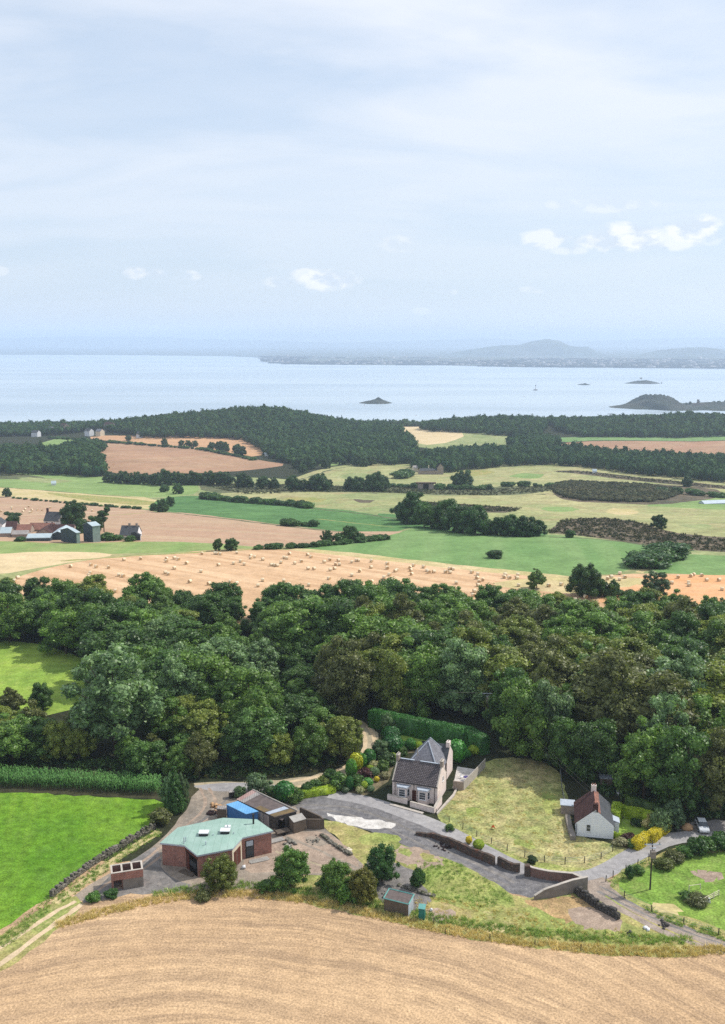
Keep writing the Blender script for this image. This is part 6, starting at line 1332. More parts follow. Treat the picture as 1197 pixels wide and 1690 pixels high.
# ------------------------------------------------------------------ garden shrubs
def sh(px,py,h,kind,label,name='garden_shrub',wide=1.0,tint=(1,1,1),cat='shrub',group=None):
    p=G(px,py); return plant(kind,p,h,label,cat,name,group,wide,tint,True)
for a in [
 (580,1285,4.6,'column','narrow golden-tipped column shrub nearest the track bend',.8,(1.9,1.5,.8)),(588,1272,4.2,'ballgold','tall golden egg-shaped conifer in the rock garden',.95,(.75,.95,.8)),(598,1268,3.6,'column','dark and gold column right of the golden egg conifer',.9,(1.4,1.3,.8)),
 (610,1262,3.8,'column','dark green egg-shaped conifer behind the golden ones',1.15,(.8,.9,.8)),(628,1256,4.4,'blue','loose grey-green shrub left of the big dark balls',1.2,(1,1,1)),
 (645,1226,3.8,'ball','upper of the two big dark clipped balls by the track',1.15,(.5,.75,.6)),(648,1245,4.4,'ball','lower and larger of the two big dark clipped balls',1.05,(.5,.75,.6)),
 (643,1208,4.2,'bushblue','pale feathery shrub behind the upper dark ball',.8,(1.3,1.3,1.2)),(664,1250,2.2,'bush','small olive shrub right of the lower dark ball',1.0,(1,1,1)),
 (678,1237,2.6,'ball','round green ball on the cottage lawn edge',.9,(1.3,1.3,1)),(691,1237,1.8,'balllime','lime ball on the cottage lawn edge',1.0,(.9,.9,.9)),(668,1236,1.8,'ball','small dark ball on the cottage lawn edge',1.0,(.9,1,.8)),(699,1240,1.8,'ballgold','yellow ball on the lawn beside the pyramid roof',1.1,(.8,.9,.9)),
 (754,1256,4.8,'ball','tall rounded pale green shrub behind the patio',.85,(1.7,1.7,1.5)),(783,1244,2.0,'balllime','lime cushion shrub by the patio back wall',1.4,(.9,.9,.8)),(770,1250,1.7,'ball','low shrub left of the lime cushion by the patio',1.2,(1.3,1.3,1)),(790,1242,3.2,'bushblue','feathery shrub at the top end of the board fence',.8,(1,1,1)),
 (577,1304,3.0,'ball','dark green column shrub at the front of the rock garden',.6,(.55,.8,.6)),(562,1300,2.8,'bush','large bushy shrub at the front left of the rock garden',1.3,(.9,1,.9)),(548,1292,2.4,'bushdark','dark shrub near the left of the rock garden',1.2,(.9,1,.9)),
 (590,1300,2.5,'bush','leafy shrub in the middle of the rock garden',1.1,(.9,1,.9)),(600,1302,1.7,'balllime','yellow-green shrub low in the rock garden',1.1,(.8,.8,.8)),(607,1298,1.8,'ball','round bright green shrub low in the rock garden',1.2,(1.5,1.6,1.2)),
 (604,1285,2.2,'redshrub','purple-brown shrub in the middle of the rock garden',1.3,(.8,.8,.9)),(618,1280,1.8,'ballsage','pale sage mound in the rock garden',1.2,(1.2,1.2,1.1)),(611,1276,1.8,'balllime','pale lime mound behind the sage mound',1,(.85,.85,1)),(620,1270,1.7,'flower','cream-flowered shrub in the upper rock garden',1.2,(1,1,1)),
 (632,1272,2.0,'bush','olive shrub beside the cottage path',1.1,(1,.95,.9)),(640,1262,2.2,'bushdark','dark low shrub near the cottage left chimney',1.3,(1,1,1)),(648,1256,1.9,'balllime','lime mound near the cottage left chimney',1.1,(.8,.8,.8)),(622,1290,1.2,'ballgold','small yellow flowering mound by the cottage path',1.3,(1,.95,.8)),
 (636,1284,1.3,'flower','straggly pale plants on the rockery slope by the cottage',1.4,(.8,.8,.8)),(612,1306,1.2,'ballsage','grey mound at the bottom corner of the rock garden',1.3,(1,1,1)),(595,1308,1.2,'flower','pale plants along the front kerb of the rock garden',1.4,(.8,.85,.8)),(570,1308,1.2,'ballsage','sage mound at the front kerb of the rock garden',1.3,(.9,.9,.9)),
 (520,1304,2.0,'bush','shrub row end behind the low lime hedge',1.4,(.9,1,.8)),(534,1298,1.9,'bushyellow','light shrub behind the right end of the low lime hedge',1.3,(1,1,1)),(508,1308,1.8,'bushdark','dark shrub behind the left end of the low lime hedge',1.3,(.9,1,.9)),
 (470,1321,3.9,'ball','round dark clipped shrub right of the long shed roof',1.05,(.55,.8,.6)),(486,1322,2.4,'bush','light leafy shrub right of the round dark one',1.2,(1.1,1.1,1)),(396,1315,2.2,'bushblue','small spiky shrub on the drive behind the blue container',1.0,(1,1,.9)),(427,1307,3.6,'bushblue','grey feathery bush behind the rusty roof end',1.2,(1.3,1.25,1.3)),(450,1314,1.8,'bushdark','low shrub between the feathery bush and the round dark one',1.3,(1,1,.9)),
 (1090,1372,4.4,'bushblue','large silvery spiky shrub at the end of the lime hedge',.85,(1.4,1.35,1.2)),(1111,1367,4.8,'blue','dark grey-green shrub right of the silvery one by the road',1.15,(.9,.95,.95)),(1079,1366,2.6,'flower','cream plumed shrub in front of the lime hedge end',1.3,(1.1,1.0,.8)),
 (1050,1362,1.1,'bushdark','small dark shrub in the round bed of the lawn',1.6,(.6,.7,.6)),(1025,1394,1.2,'flower','pale rockery plants by the white cottage corner',2.0,(.8,.8,.8)),(1038,1388,1.4,'redshrub','reddish shrub before the low lime edging hedge',1.6,(.7,.8,.8)),(1045,1398,1.3,'bush','green rockery shrub left of the short golden hedge',1.5,(1,1,.9)),
 (774,1392,1.5,'ballgold','yellow flowering gorse at the start of the fenced road verge',1.1,(1,.95,.8)),(790,1400,1.6,'balllime','yellow-green bush on the verge right of the yellow gorse',1.3,(.8,.8,.9)),(878,1424,1.1,'bushdark','small round dark bush at the gateway gap in the road walls',1.3,(.7,.7,.8)),(742,1370,1.0,'bush','small weed clump on the verge left of the yellow gorse',1.5,(.8,.9,.8)),
 ]: sh(a[0],a[1],a[2],a[3],a[4],'garden_shrub' if a[1]<1330 else 'shrub',a[5],a[6])
# trees and bushes in the yard
for px,py,h,k,w_,tn,lb,nm in [
 (290,1338,9.6,'conifer',.75,(.8,1.0,.9),'feathery conifer at the corner of the vivid green field','conifer_tree'),(283,1330,6.5,'bushblue',.55,(1.1,1.2,1.1),'greyish leafy tree in front of the feathery conifer','small_tree'),(303,1332,6,'blue',.6,(1,1,1),'pale green sapling right of the feathery conifer','small_tree'),(265,1358,2.4,'bushbrown',1.4,(1,1.1,.9),'low brown-green bush at the top end of the drystone wall','bush'),
 (365,1466,5.2,'youngyellow',1.15,(.95,.95,.8),'olive bushy tree against the front corner of the brick building','small_tree'),(480,1464,6.2,'youngmid',1.1,(.95,1.1,.95),'green bushy tree right of the brick building front','small_tree'),
 (555,1472,5.0,'youngmid',1.05,(1.25,1.35,1.1),'light green young tree left of the golden-brown one','small_tree'),(599,1488,5.0,'youngyellow',1.05,(1.05,.85,.6),'golden-brown tinged tree by the turquoise-trimmed shed','small_tree'),(630,1455,6.0,'youngdark',1.0,(.75,1.0,.95),'dark glossy round tree above the turquoise-trimmed shed','small_tree'),
 (575,1486,2.2,'bush',1.5,(1.2,1.4,.8),'low bright green growth at the foot of the golden-brown tree','bush'),(540,1468,1.8,'bush',1.6,(1,1.1,.9),'weedy clump between the two green bushy trees','bush'),(440,1470,1.6,'bush',1.6,(1,1.1,.8),'weedy clump at the left foot of the green bushy tree','bush'),(690,1462,2.6,'bushdark',.8,(.8,.95,.8),'small dark upright bush above the teal cabinet','bush'),(335,1484,1.3,'bushbrown',1.6,(.9,1,.8),'low weeds at the brick building front wall','bush'),
 (184,1480,1.0,'bushdark',1.9,(.9,1.1,.9),'dark nettles in front of the roofless brick bins','bush'),(155,1486,1.2,'bush',1.6,(.9,1.1,.8),'low weeds left of the roofless brick bins','bush'),
 (1040,1450,1.9,'bushdark',.7,(.8,.95,.85),'dark upright bush on the verge left of the roadside pole','bush'),(1054,1441,1.2,'bush',1.5,(.9,1,.8),'low bush between the dark upright bush and the roadside pole','bush'),(1095,1432,1.5,'bushyellow',1.8,(.9,.85,.9),'pale straggly bush right of the roadside pole','bush'),(1112,1420,1.5,'bushbrown',1.8,(.9,1,.9),'brownish bush in the meadow edge hedge','bush'),(1128,1412,1.6,'bush',1.6,(.9,1,.9),'green bush in the meadow edge hedge right of the brownish one','bush'),(1150,1408,2.4,'bushdark',1.2,(.8,.95,.8),'dark bush in the meadow edge hedge under the road bend','bush'),(1168,1402,2.2,'bush',1.5,(.9,1.05,.8),'leafy bush second from the right edge of the meadow hedge','bush'),(1190,1400,2.4,'bushdark',1.5,(.8,.95,.8),'bush nearest the right edge of the meadow hedge','bush'),
 (1150,1490,1.2,'bushbrown',2.4,(.8,.9,.8),'dead scrubby mound by the white trough in the meadow','bush'),(1135,1484,1.1,'bush',2.0,(.8,.9,.7),'dark weedy mound left of the white trough','bush'),
 (922,1240,3.4,'conifer',.9,(.9,1.1,.9),'low spreading conifer under the wood at the paddock fence','conifer_tree')]:
    p=G(px,py); plant(k,p,h,lb,'tree' if 'tree' in nm else 'bush',nm,None,w_,tn,True)
# ------------------------------------------------------------------ stone walls of the yard and road
def stonewall(name,px,h,w_,mat,label,seed,size=(.35,.28,.22),per=None,jag=.2):
    "wall of separate irregular stones"
    rng=np.random.default_rng(seed); pts=smooth([toW(p) for p in px],1,False); Vs=[];Fs=[];o=0
    for a,b in zip(pts,pts[1:]):
        L=math.hypot(b[0]-a[0],b[1]-a[1]); an=math.atan2(b[1]-a[1],b[0]-a[0]); nl=max(1,int(L/size[0])); 
        for k in range(nl):
            t_=(k+.5)/nl; hh=h*rng.uniform(1-jag,1+jag*.6); nz=max(1,int(hh/size[2]))
            for zi in range(nz):
                for sd in(-1,1):
                    x=a[0]+(b[0]-a[0])*t_;y=a[1]+(b[1]-a[1])*t_; wv=w_*(1-.25*zi/nz); off=sd*wv*.25+rng.uniform(-.04,.04)
                    x-=math.sin(an)*off; y+=math.cos(an)*off; sx=size[0]*rng.uniform(.4,.62); sy=wv*.28*rng.uniform(.8,1.2); sz=hh/nz*rng.uniform(.5,.62); cz=hz(x,y)+(zi+.5)*hh/nz
                    c=np.array([(i,j,k_) for k_ in(-1,1) for j in(-1,1) for i in(-1,1)],float)*np.array([sx,sy,sz]); c+=rng.normal(0,.022,c.shape); c*=1+rng.uniform(-.12,.05)*(c[:,2:3]>0)
                    r_=an+rng.uniform(-.2,.2); cs,sn=math.cos(r_),math.sin(r_); c=np.column_stack([c[:,0]*cs-c[:,1]*sn+x,c[:,0]*sn+c[:,1]*cs+y,c[:,2]+cz]); Vs.append(c)
                    Fs.append(np.array([(0,2,3,1),(4,5,7,6),(0,1,5,4),(1,3,7,5),(3,2,6,7),(2,0,4,6)])+o); o+=8
    ob=obj(name,npmesh(name,np.concatenate(Vs),np.concatenate(Fs),mat)); tag(ob,label,'wall'); return ob
stonewall('drystone_wall',[(256,1366),(225,1382),(180,1410),(140,1436),(100,1468),(84,1482)],.95,.7,'m_drystone','long tumbledown drystone wall beside the vivid green field',1,jag=.45)
stonewall('rubble_wall',[(946,1470),(965,1484),(1000,1506),(1022,1518)],1.3,.8,'m_walldark','dark rubble wall running down the lane from the rendered wall',2,(.5,.3,.28),jag=.35)
wall('curved_wall',smooth([W2(687,1377),W2(722,1384),W2(755,1402),W2(790,1421),W2(816,1432)],1,False),1.2,.5,'m_wallstone','long curved dark stone wall between the road and the gravel yard','wall',hs=[(0,.5),(.2,.9),(.5,1.5),(1,1.5)],jag=.1,seed=4)
wall('curved_wall',[W2(822,1430),W2(838,1438),W2(858,1441)],1.4,.5,'m_wallstone','short dark stone wall segment just left of the gateway gap','wall',jag=.08,seed=5)
wall('gateway_wall',[W2(870,1445),W2(905,1452),W2(945,1456),W2(968,1467)],1.6,.4,'m_brickdark','brown wall right of the gateway gap along the road','wall','m_coping',hs=[(0,1.7),(.1,1.5),(1,1.6)])
MBp=MB().box(-.4,-.4,0,.4,.4,2.0).build('gate_pillar','m_wallstone',None,Vector((*W2(870,1446),0))); tag(MBp,'square stone pillar at the gateway gap','pillar')
wall('rendered_wall',[W2(969,1470),W2(945,1473),W2(920,1479),W2(882,1484)],2.2,.35,'m_render','tall grey rendered retaining wall below the road fork','wall','m_coping',hs=[(0,2.4),(.5,2.0),(.8,1.5),(1,.6)])
for i,(x0,y0,x1,y1,lb) in enumerate([(530,1378,580,1412,'line of weedy stones between the dirt yard and the dry bank'),(655,1460,720,1480,'tumbled stones along the foot of the grassy mound'),(880,1466,965,1478,'x')][:2]):
    stonewall('stone_edging',[(x0,y0),((x0+x1)/2,(y0+y1)/2+2),(x1,y1)],.35,.7,'m_drystone',lb,7+i,(.5,.3,.25),jag=.6)
# loose rubble heaps
rng=np.random.default_rng(77)
def heap(px,py,n,r,s,mat,label,name='rubble_heap'):
    c=G(px,py); V=[];Fq=[];o=0;Vs=[];Fs=[]
    for k in range(n):
        q=rng.normal(0,r*.45,2); sz=s*rng.uniform(.4,1.2); z=hz(c.x+q[0],c.y+q[1])+max(0,(.5-np.linalg.norm(q)/r))*s*1.2; b=np.array([(i,j,k_) for k_ in(-1,1) for j in(-1,1) for i in(-1,1)],float)*sz*.5*np.array([1,.8,.6])+rng.normal(0,sz*.09,(8,3)); a=rng.uniform(0,3); b=np.column_stack([b[:,0]*math.cos(a)-b[:,1]*math.sin(a)+c.x+q[0],b[:,0]*math.sin(a)+b[:,1]*math.cos(a)+c.y+q[1],b[:,2]+z+sz*.25]); Vs.append(b); Fs.append(np.array([(0,2,3,1),(4,5,7,6),(0,1,5,4),(1,3,7,5),(3,2,6,7),(2,0,4,6)])+o); o+=8
    tag(obj(name,npmesh(name,np.concatenate(Vs),np.concatenate(Fs),mat)),label,'rubble')
heap(575,1404,14,.8,.5,'m_cream','pale stones lying on the dirt yard above the light green tree'); heap(480,1392,26,1.3,.5,'m_rubble','grey rubble heap beside the right wall of the brick building'); heap(1100,1528,14,.9,.4,'m_walldark','dark stones by the lane near the right edge'); heap(1040,1542,14,.9,.35,'m_walldark','dark stones on the grass bank below the lane'); heap(712,1503,5,.3,.35,'m_white','white stone right of the teal cabinet'); heap(402,1434,6,.4,.5,'m_white','white block in front of the brick building window'); heap(1068,1534,5,.4,.45,'m_white','pale stone on the grass bank left of the lane')
heap(355,1332,24,1.3,.45,'m_boulder','sandy spoil stones left of the small grey hut'); heap(735,1398,40,1.8,.3,'m_pantile','reddish rubble along the inner side of the curved wall'); heap(152,1482,12,.8,.45,'m_cream','broken pale stones beside the roofless brick bins'); heap(640,1478,16,1.0,.3,'m_rubble','pale stones behind the turquoise-trimmed shed'); heap(520,1388,20,1.4,.3,'m_rubble','scattered grey stones below the boarded pen')
heap(350,1342,12,.8,.6,'m_pantile','stacked pinkish blocks below the small grey hut')
# ------------------------------------------------------------------ fences, poles, wires
def postfence(name,px,label,sp=3.4,h=1.15,wires=3,mat='post_wood',rail=None,start=0,world=None):
    c=[toW(p) for p in px] if world is None else world; c=smooth(c,1,False); P=[c[0]]; acc=0
    for a,b in zip(c,c[1:]):
        L=math.hypot(b[0]-a[0],b[1]-a[1]); t_=sp-acc
        while t_<=L: P.append((a[0]+(b[0]-a[0])*t_/L,a[1]+(b[1]-a[1])*t_/L)); t_+=sp
        acc=L-(t_-sp)
    e=empty(name,(P[0][0],P[0][1],hz(*P[0]))); tag(e,label,'fence'); O=e.location
    for x,y in P:
        z=hz(x,y); dx,dy=random.uniform(-.06,.06),random.uniform(-.06,.06); MB().bar((x-O.x,y-O.y,z-O.z-.1),(x-O.x+dx,y-O.y+dy,z-O.z+h*random.uniform(.92,1.1)),.075,6).build('post',mat,e)
    m=MB()
    for k in range(wires):
        for a,b in zip(P,P[1:]): zz=h*(.95-.3*k); m.bar((a[0]-O.x,a[1]-O.y,hz(*a)-O.z+zz),(b[0]-O.x,b[1]-O.y,hz(*b)-O.z+zz),.012 if rail is None else rail,4)
    if wires: m.build('wire' if rail is None else 'rail','m_lead' if rail is None else mat,e)
    return e
postfence('wire_fence',[(720,1345),(745,1358),(786,1380),(830,1402),(880,1420),(940,1428),(990,1420),(1016,1402)],'post and wire fence curving round the bottom of the dry paddock')
postfence('wire_fence',[(1000,1455),(1012,1470),(1050,1494),(1110,1520),(1175,1540),(1240,1562)],'post and wire fence along the lane side of the meadow',5)
postfence('wire_fence',[(1012,1448),(1040,1436),(1075,1418)],'short post and wire fence at the road corner of the meadow',3)
postfence('stock_fence',[(925,1268),(926,1300),(934,1340)],'fence between the dry paddock and the white cottage',3,1.4)
postfence('field_fence',[(735,1542),(780,1548),(840,1556),(900,1564),(970,1570)],'sparse old posts in the dry grass at the stubble edge',6.5,1.0,0)
postfence('gate_hurdle',[(1160,1492),(1187,1478)],'pale timber rail hurdle beside the white trough',1.35,1.0,3,'m_cream',.05)
postfence('gate_hurdle',[(1137,1470),(1152,1465),(1166,1472)],'broken pale rail behind the scrubby mound',2.2,.9,1,'m_cream',.05)
p=G(1158,1486); e=empty('trough',p,R(-12)); tag(e,'white overturned trough beside the rail hurdle','trough'); m=MB()
for i in range(6):
    a0_=math.pi*i/6;a1_=math.pi*(i+1)/6; m.face((-1.2,math.cos(a0_)*.5,math.sin(a0_)*.6),(1.2,math.cos(a0_)*.5,math.sin(a0_)*.6),(1.2,math.cos(a1_)*.5,math.sin(a1_)*.6),(-1.2,math.cos(a1_)*.5,math.sin(a1_)*.6))
m.face(*[(1.2,math.cos(math.pi*i/6)*.5,math.sin(math.pi*i/6)*.6) for i in range(7)]); m.face(*[(-1.2,math.cos(math.pi*i/6)*.5,math.sin(math.pi*i/6)*.6) for i in range(7)][::-1]); m.build('hull','m_carwhite',e); MB().box(-1.3,-.55,0,1.3,.55,.08,True).build('rim','m_lead',e)
e=empty('signpost',G(716,1524),.2); tag(e,'low post with a cross rail at the stubble edge right of the cabinet','post'); MB().bar((0,0,0),(0,0,.9),.06).build('post','post_wood',e); MB().bar((-.1,0,.85),(1.0,0,.9),.05).build('rail','post_wood',e)
def pole(px,py,h,label,xf=False,twin=False,lean=0):
    g=G(px,py) if not isinstance(px,Vector) else px; e=empty('utility_pole',g); tag(e,label,'utility pole'); offs=(-.6,.6) if twin else (0,)
    for o_ in offs: MB().cyl(o_,0,-.3,h,.15,8,.10).build('pole','pole_wood',e)
    w_=1.3 if not twin else 1.6
    MB().box(-w_,-.22,h-.45,w_,-.11,h-.3,True).build('crossarm','pole_wood' if not xf else 'm_lead',e)
    if twin: MB().box(-w_,-.22,h-1.5,w_,-.11,h-1.35,True).build('crossarm','pole_wood',e)
    for k in(-1,-.05,.9): 
        i_=MB().cyl(k*(w_-.1),-.165,h-.3,h-.02,.06,6).build('insulator','m_blackmetal' if not twin else 'm_lead',e)
    if xf:
        b=MB().box(-.4,-.85,h-2.4,.4,-.17,h-1.3,True).build('transformer','m_render',e)
        for k in(-.25,0,.25): MB().cyl(k,-.5,h-1.3,h-1.0,.06,6).build('bushing','m_coping',b)
        MB().box(-.5,-.3,h-1.0,.5,-.12,h-.9,True).build('fuse_bar','m_lead',e)
    return g,h
pA=pole(1073,1468,8.2,'roadside utility pole with a grey transformer by the right-hand meadow',True)
vp=Vector((Wp(806,1205).x,207,0)); pB=pole(vp,0,8.5,'utility pole with a bright transformer behind the end of the long hedge',True)
vp=Vector((Wp(538,1185).x,214,0)); pC=pole(vp,0,9.5,'twin-legged wooden utility pole in the dark gap of the wood',False,True)
def wires(a,ha,b,hb,label,n=2):
    m=MB()
    for k in range(n):
        o_=(k-(n-1)/2)*1.0; prev=None
        for i in range(15):
            t_=i/14; q=(a.x+(b.x-a.x)*t_+o_,a.y+(b.y-a.y)*t_,(a.z+ha)*(1-t_)+(b.z+hb)*t_-4*.9*t_*(1-t_))
            if prev: m.bar(prev,q,.013,4)
            prev=q
    tag(m.build('power_line','m_render'),label,'power line')
wires(pB[0],8.2,pA[0],7.9,'pair of power lines from the hedge pole down to the roadside pole'); wires(pC[0],9.2,pB[0],8.2,'pair of power lines between the twin pole and the hedge pole'); wires(pC[0],9.2,Vector((-34,262,0)),10,'power lines running back through the dark gap in the wood')
# ------------------------------------------------------------------ car, boulder, furniture
g=Wp(1159,1368); e=empty('parked_car',(g.x,g.y,0),R(-97)); tag(e,'silver-white car parked in the shade at the right edge of the road','car')
m=MB(); prof=[(-2.0,.35),(-2.05,.7),(-1.9,.92),(-1.2,.98),(1.0,.96),(1.85,.82),(2.05,.6),(2.0,.35)]; W_=.85
for (a,b) in zip(prof,prof[1:]): m.face((a[0],-W_,a[1]),(a[0],W_,a[1]),(b[0],W_,b[1]),(b[0],-W_,b[1]))
m.face(*[(x,-W_,z) for x,z in prof]); m.face(*[(x,W_,z) for x,z in prof][::-1]); m.face((-2.0,-W_,.35),(2.0,-W_,.35),(2.0,W_,.35),(-2.0,W_,.35)); bd=m.build('body','m_carwhite',e)
cab=[(-1.75,.97),(-1.35,1.42),(.2,1.45),(.95,.97)]; m=MB(); w2=.68
m.face((cab[0][0],-.8,cab[0][1]),(cab[1][0],-w2,cab[1][1]),(cab[1][0],w2,cab[1][1]),(cab[0][0],.8,cab[0][1])); m.face((cab[2][0],-w2,cab[2][1]),(cab[3][0],-.8,cab[3][1]),(cab[3][0],.8,cab[3][1]),(cab[2][0],w2,cab[2][1]))
for s_ in(-1,1): m.face(*[(x,s_*(.8 if z<1 else w2),z) for x,z in (cab if s_<0 else cab[::-1])])
m.build('cabin_glass','m_glass',e); m=MB().slab([(-1.36,-w2,1.47),(.22,-w2,1.49),(.22,w2,1.49),(-1.36,w2,1.47)],.04).build('car_roof','m_carwhite',e)
for x in(-1.3,1.3):
    for y in(-.87,.87):
        V,T=tube((x,y-.1,.33),(x,y+.1,.33),.33,.33,14); t_=obj('wheel',npmesh('wheel',V,T,'m_rubber'),e); V,T=tube((x,y-.11,.33),(x,y+.11,.33),.18,.18,10); obj('rim',npmesh('rim',V,T,'m_lead'),t_)
for y in(-.6,.6): MB().box(2.0,y-.18,.6,2.07,y+.18,.78,True).build('headlight','m_white',e)
rngb=np.random.default_rng(4); V=_SV.copy()*np.array([1.15,.95,.85]); V*=(1+rngb.normal(0,.05,(len(V),1))); V[:,2]=np.maximum(V[:,2],-.2); g=Wp(1134,1368)
b=obj('boulder',npmesh('boulder',V,_STRI,'m_boulder',smooth=True),None,(g.x,g.y,.15)); tag(b,'large sandy boulder at the roadside left of the parked car','boulder')
for px,py,lb in [(1021,1313,'left white garden chair in the shade behind the lime hedge'),(1029,1313,'right white garden chair in the shade behind the lime hedge')]:
    g=Wp(px,py); c_=empty('garden_chair',(g.x,g.y,0),R(20)); tag(c_,lb,'chair'); MB().box(-.28,-.28,.4,.28,.28,.46,True).build('seat','m_white',c_); MB().box(-.28,.23,.46,.28,.28,1.0,True).build('backrest','m_white',c_)
    for u,v in((-.24,-.24),(.24,-.24),(.24,.24),(-.24,.24)): MB().bar((u,v,0),(u,v,.4),.03).build('leg','m_white',c_)
g=Wp(667,1209); e=empty('trampoline',(g.x,g.y,0)); tag(e,'low teal garden bench-frame on the shaded lawn before the long hedge','garden frame'); MB().cyl(0,0,.5,.58,1.6,16).build('mat','m_tealpaint',e)
for k in range(4): MB().bar((1.4*math.cos(k*1.57+.4),1.4*math.sin(k*1.57+.4),0),(1.4*math.cos(k*1.57+.4),1.4*math.sin(k*1.57+.4),.5),.04).build('leg','m_blackmetal',e)
g=Wp(814,1368); e=empty('tool',(g.x,g.y,0)); tag(e,'small orange frame standing in the dry paddock','garden frame'); MB().bar((-.4,0,0),(0,0,.8),.06).bar((.4,0,0),(0,0,.8),.06).build('legs','m_orangetool',e); MB().box(-.25,-.2,.35,.25,.2,.5,True).build('tray','m_orangetool',e)
g=Wp(990,1300); e=empty('shade_shed',(g.x,g.y,0),R(-10)); tag(e,'small dark shed in the deep shade behind the white cottage','shed'); MB().box(0,0,0,2.4,2,2).build('wall','m_boards',e); MB().slab([(-.1,-.1,2.05),(2.5,-.1,2.05),(2.5,2.1,2.3),(-.1,2.1,2.3)],.08).build('roof','m_lead',e)

def planks(px,py,n,L,label,rz=0,mat='m_paleboards'):
    g=G(px,py); e=empty('timber_stack',g,rz); tag(e,label,'timber')
    for k in range(n): MB().box(-L/2+random.uniform(-.1,.1),-.6+(k%4)*.3,.03+(k//4)*.12,L/2+random.uniform(-.1,.1),-.6+(k%4)*.3+.24,.03+(k//4)*.12+.1,True).build('plank',mat,e)
planks(457,1388,8,2.6,'low stack of pale planks against the right wall of the brick building',.5); planks(428,1420,4,3.4,'pale planks laid along the foot of the right-hand brick wall',.42); planks(310,1441,4,2.8,'boards lying below the doorway at the front corner of the brick building',-.6,'m_boards')
def pallet(px,py,label,rz,h):
    g=G(px,py); e=empty('pallet',g,rz); tag(e,label,'pallet')
    for k in range(3): MB().box(-.6,-.5+k*.44,0,.6,-.4+k*.44,.1,True).build('bearer','m_boards',e)
    for k in range(5): MB().box(-.6+k*.26,-.52,.103,-.44+k*.26,.52,.13,True).build('board','m_paleboards',e)
    MB().box(-.45,-.38,.133,.45,.38,h,True).build('load','m_brickdark' if h>.6 else 'm_coping',e)
pallet(362,1345,'pallet of bricks beside the small grey hut',.4,.8); pallet(474,1400,'pallet of pale blocks on the dirt right of the brick building',1.0,.5)
g=G(466,1376); e=empty('trailer',g,.5); tag(e,'small flat trailer parked between the brick building and the timber hut','trailer'); MB().box(-1.3,-.7,.5,1.3,.7,.62,True).build('bed','m_boards',e); MB().box(-1.3,-.7,.623,-1.22,.7,.95,True).build('tailboard','m_boards',e); MB().bar((1.3,0,.5),(2.3,0,.4),.05).build('drawbar','m_blackmetal',e)
for y in(-.82,.82): V,T=tube((0,y-.09,.3),(0,y+.09,.3),.3,.3,12); obj('wheel',npmesh('wheel',V,T,'m_rubber'),e)
# ------------------------------------------------------------------ air, sky, sun, camera
t=NT('air'); pv=t.n('ShaderNodeVolumePrincipled'); pv.inputs['Color'].default_value=(.66,.80,1.0,1); pv.inputs['Density'].default_value=HAZE if 'HAZE' in globals() else 9.0e-5
pv.inputs['Anisotropy'].default_value=.25; t.l(pv.outputs[0],t.out.inputs['Volume'])
hx,hy0,hy1,hz0,hz1=20500,-80,34000,-128,270
V=[(x,y,z) for z in(hz0,hz1) for x,y in((-hx,hy0),(hx,hy0),(hx,hy1),(-hx,hy1))]
me=npmesh('haze',V,[(3,2,1,0),(4,5,6,7),(0,1,5,4),(1,2,6,5),(2,3,7,6),(3,0,4,7)],t.m)
tag(obj('haze',me),'pale blue haze filling the air over the bay','haze',kind='stuff')
w=bpy.data.worlds.new('World'); sc.world=w; w.use_nodes=True; nt=w.node_tree; nt.nodes.clear()
class WT(NT):
    def __init__(s,tree): s.t=tree
T=WT(nt); out=T.n('ShaderNodeOutputWorld'); bg=T.n('ShaderNodeBackground'); T.l(bg.outputs[0],out.inputs[0])
sky=T.n('ShaderNodeTexSky'); sky.sky_type='NISHITA'; sky.sun_disc=False; sky.sun_elevation=SUN_EL; sky.sun_rotation=SUN_AZ; sky.altitude=200; sky.air_density=1.0; sky.dust_density=1.2; sky.ozone_density=1.4
SKYS=.145
bg.inputs['Strength'].default_value=SKYS
tc=T.n('ShaderNodeTexCoord').outputs['Generated']; sp=T.n('ShaderNodeSeparateXYZ'); T.l(tc,sp.inputs[0])
# high thin veil: noise on the plane of the cloud layer
zc=T.math('ADD',T.math('MAXIMUM',sp.outputs[2],0.0),.16)
cb=T.n('ShaderNodeCombineXYZ'); T.l(T.math('DIVIDE',sp.outputs[0],zc),cb.inputs[0]); T.l(T.math('DIVIDE',sp.outputs[1],zc),cb.inputs[1])
n1=T.noise(T.map(cb.outputs[0],loc=(.3,1.9,0),scale=(.75,1.5,1)),1.0,7,.52,.7)
n2=T.noise(T.map(cb.outputs[0],loc=(3.3,2.9,0),rot=(0,0,.3),scale=(2.2,4.0,1)),1.0,5,.55,.4)
veil=T.math('ADD',T.rng(n1,.36,.58,.0,.85),T.rng(n2,.35,.7,0,.25),clamp=True)
el=T.rng(sp.outputs[2],.04,.26,0,1)
veil=T.math('MULTIPLY',veil,T.math('ADD',T.math('MULTIPLY',el,.75),.12))
haze_el=T.rng(sp.outputs[2],0.0,.5,.8,.6)   # whitish air toward the horizon
skyc=T.mix(haze_el,sky.outputs[0],(4.6,5.35,6.35,1))
c=T.mix(veil,skyc,(6.15,6.4,6.9,1))
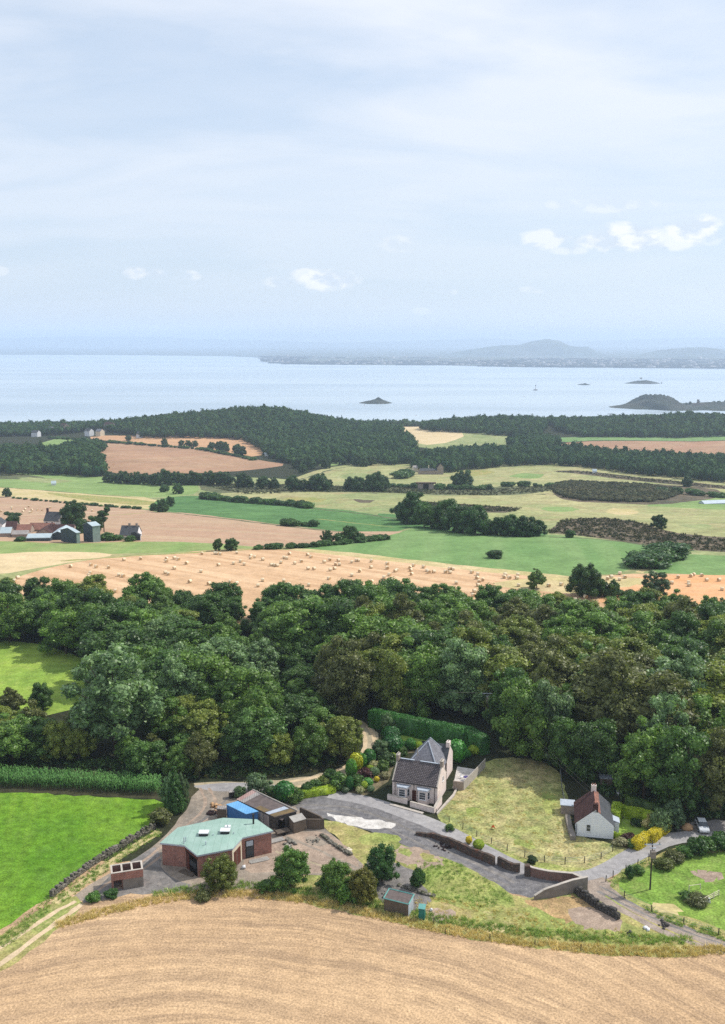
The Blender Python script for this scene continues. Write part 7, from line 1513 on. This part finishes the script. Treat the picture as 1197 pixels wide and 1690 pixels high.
# small cumulus over the far shore
def dirc(px,py): d=ray(px,py); return d.x/d.y,d.z/d.y
ysafe=T.math('MAXIMUM',sp.outputs[1],.05)
az=T.math('DIVIDE',sp.outputs[0],ysafe); ee=T.math('DIVIDE',sp.outputs[2],ysafe)
cb=T.n('ShaderNodeCombineXYZ'); T.l(az,cb.inputs[0]); T.l(ee,cb.inputs[1]); dv=cb.outputs[0]
nc=T.noise(T.map(dv,scale=(30,52,1)),1.0,6,.55,.2); ncw=T.noise(T.map(dv,loc=(5,2,0),scale=(16,30,1)),1.0,3,.5)
CL=[(540,462,62,19,1.0),(505,452,30,10,.7),(462,465,34,12,.45),(222,451,24,12,.7),(262,452,24,10,.55),(316,455,18,11,.55),(1030,392,80,26,1.0),(1000,400,60,16,.9),(1150,382,58,28,1.0),(1095,400,90,18,.8),(900,396,52,18,.75),(940,412,40,10,.5),(660,403,44,15,.4),(1010,338,110,13,.4),(735,482,25,7,.35),(880,478,25,7,.35),(690,514,25,8,.25),(0,447,14,8,.4)]
mask=None
for px,py,wx,wy,st in CL:
    a,b_=dirc(px,py); rx=wx/F; ry=wy/F
    q=T.math('ADD',T.math('POWER',T.math('ABSOLUTE',T.math('DIVIDE',T.math('SUBTRACT',az,a),rx)),2.0),T.math('POWER',T.math('ABSOLUTE',T.math('DIVIDE',T.math('SUBTRACT',ee,b_),ry)),2.0))
    m=T.math('MULTIPLY',T.math('SUBTRACT',1.0,T.math('MINIMUM',q,4.0)),1.0)
    m=T.math('ADD',m,T.math('MULTIPLY',T.math('SUBTRACT',nc,.5),2.2)); m=T.math('ADD',m,T.math('MULTIPLY',T.math('SUBTRACT',ncw,.5),.5))
    m=T.math('MULTIPLY',T.rng(m,.15,.75,0,1),st); mask=m if mask is None else T.math('MAXIMUM',mask,m)
mask=T.math('MULTIPLY',mask,T.math('GREATER_THAN',sp.outputs[1],.06))
# brighter upper edges: same noise looked up a little lower
nc2=T.noise(T.map(dv,loc=(-.25,-.55,0),scale=(30,52,1)),1.0,6,.55,.2)
lit=T.rng(T.math('SUBTRACT',nc2,nc),-.09,.07,1,0)
cc=T.mix(lit,(4.9,5.5,6.3,1),(6.9,7.0,7.1,1))
c=T.mix(T.math('MULTIPLY',mask,.85),c,cc)
T.l(c,bg.inputs[0])
sun=bpy.data.lights.new('sun','SUN'); sun.energy=4.2; sun.angle=R(.5); sun.color=(1,.955,.88); so=bpy.data.objects.new('sun',sun); link(so)
sd=Vector((SUN_DIR.x*math.cos(SUN_EL),SUN_DIR.y*math.cos(SUN_EL),math.sin(SUN_EL))); so.rotation_euler=(-sd).to_track_quat('-Z','Y').to_euler(); so.location=(0,0,400)
cam=bpy.data.cameras.new('camera'); co=bpy.data.objects.new('camera',cam); link(co); co.location=(0,0,CAMZ); co.rotation_euler=(R(90)-PITCH,0,0)
cam.sensor_fit='VERTICAL'; cam.sensor_height=24; cam.lens=24*F/1690.0; cam.clip_start=.5; cam.clip_end=60000; sc.camera=co
sc.view_settings.view_transform='Standard'; sc.view_settings.look='None'; sc.view_settings.gamma=1; sc.view_settings.exposure=.08; sc.view_settings.use_curve_mapping=False
sc.cycles.use_denoising=False; sc.cycles.volume_bounces=1; sc.cycles.max_bounces=6; sc.cycles.diffuse_bounces=2; sc.cycles.glossy_bounces=2; sc.cycles.transmission_bounces=4
sc.cycles.caustics_reflective=False; sc.cycles.caustics_refractive=False
w.cycles.sampling_method="MANUAL"; w.cycles.sample_map_resolution=128
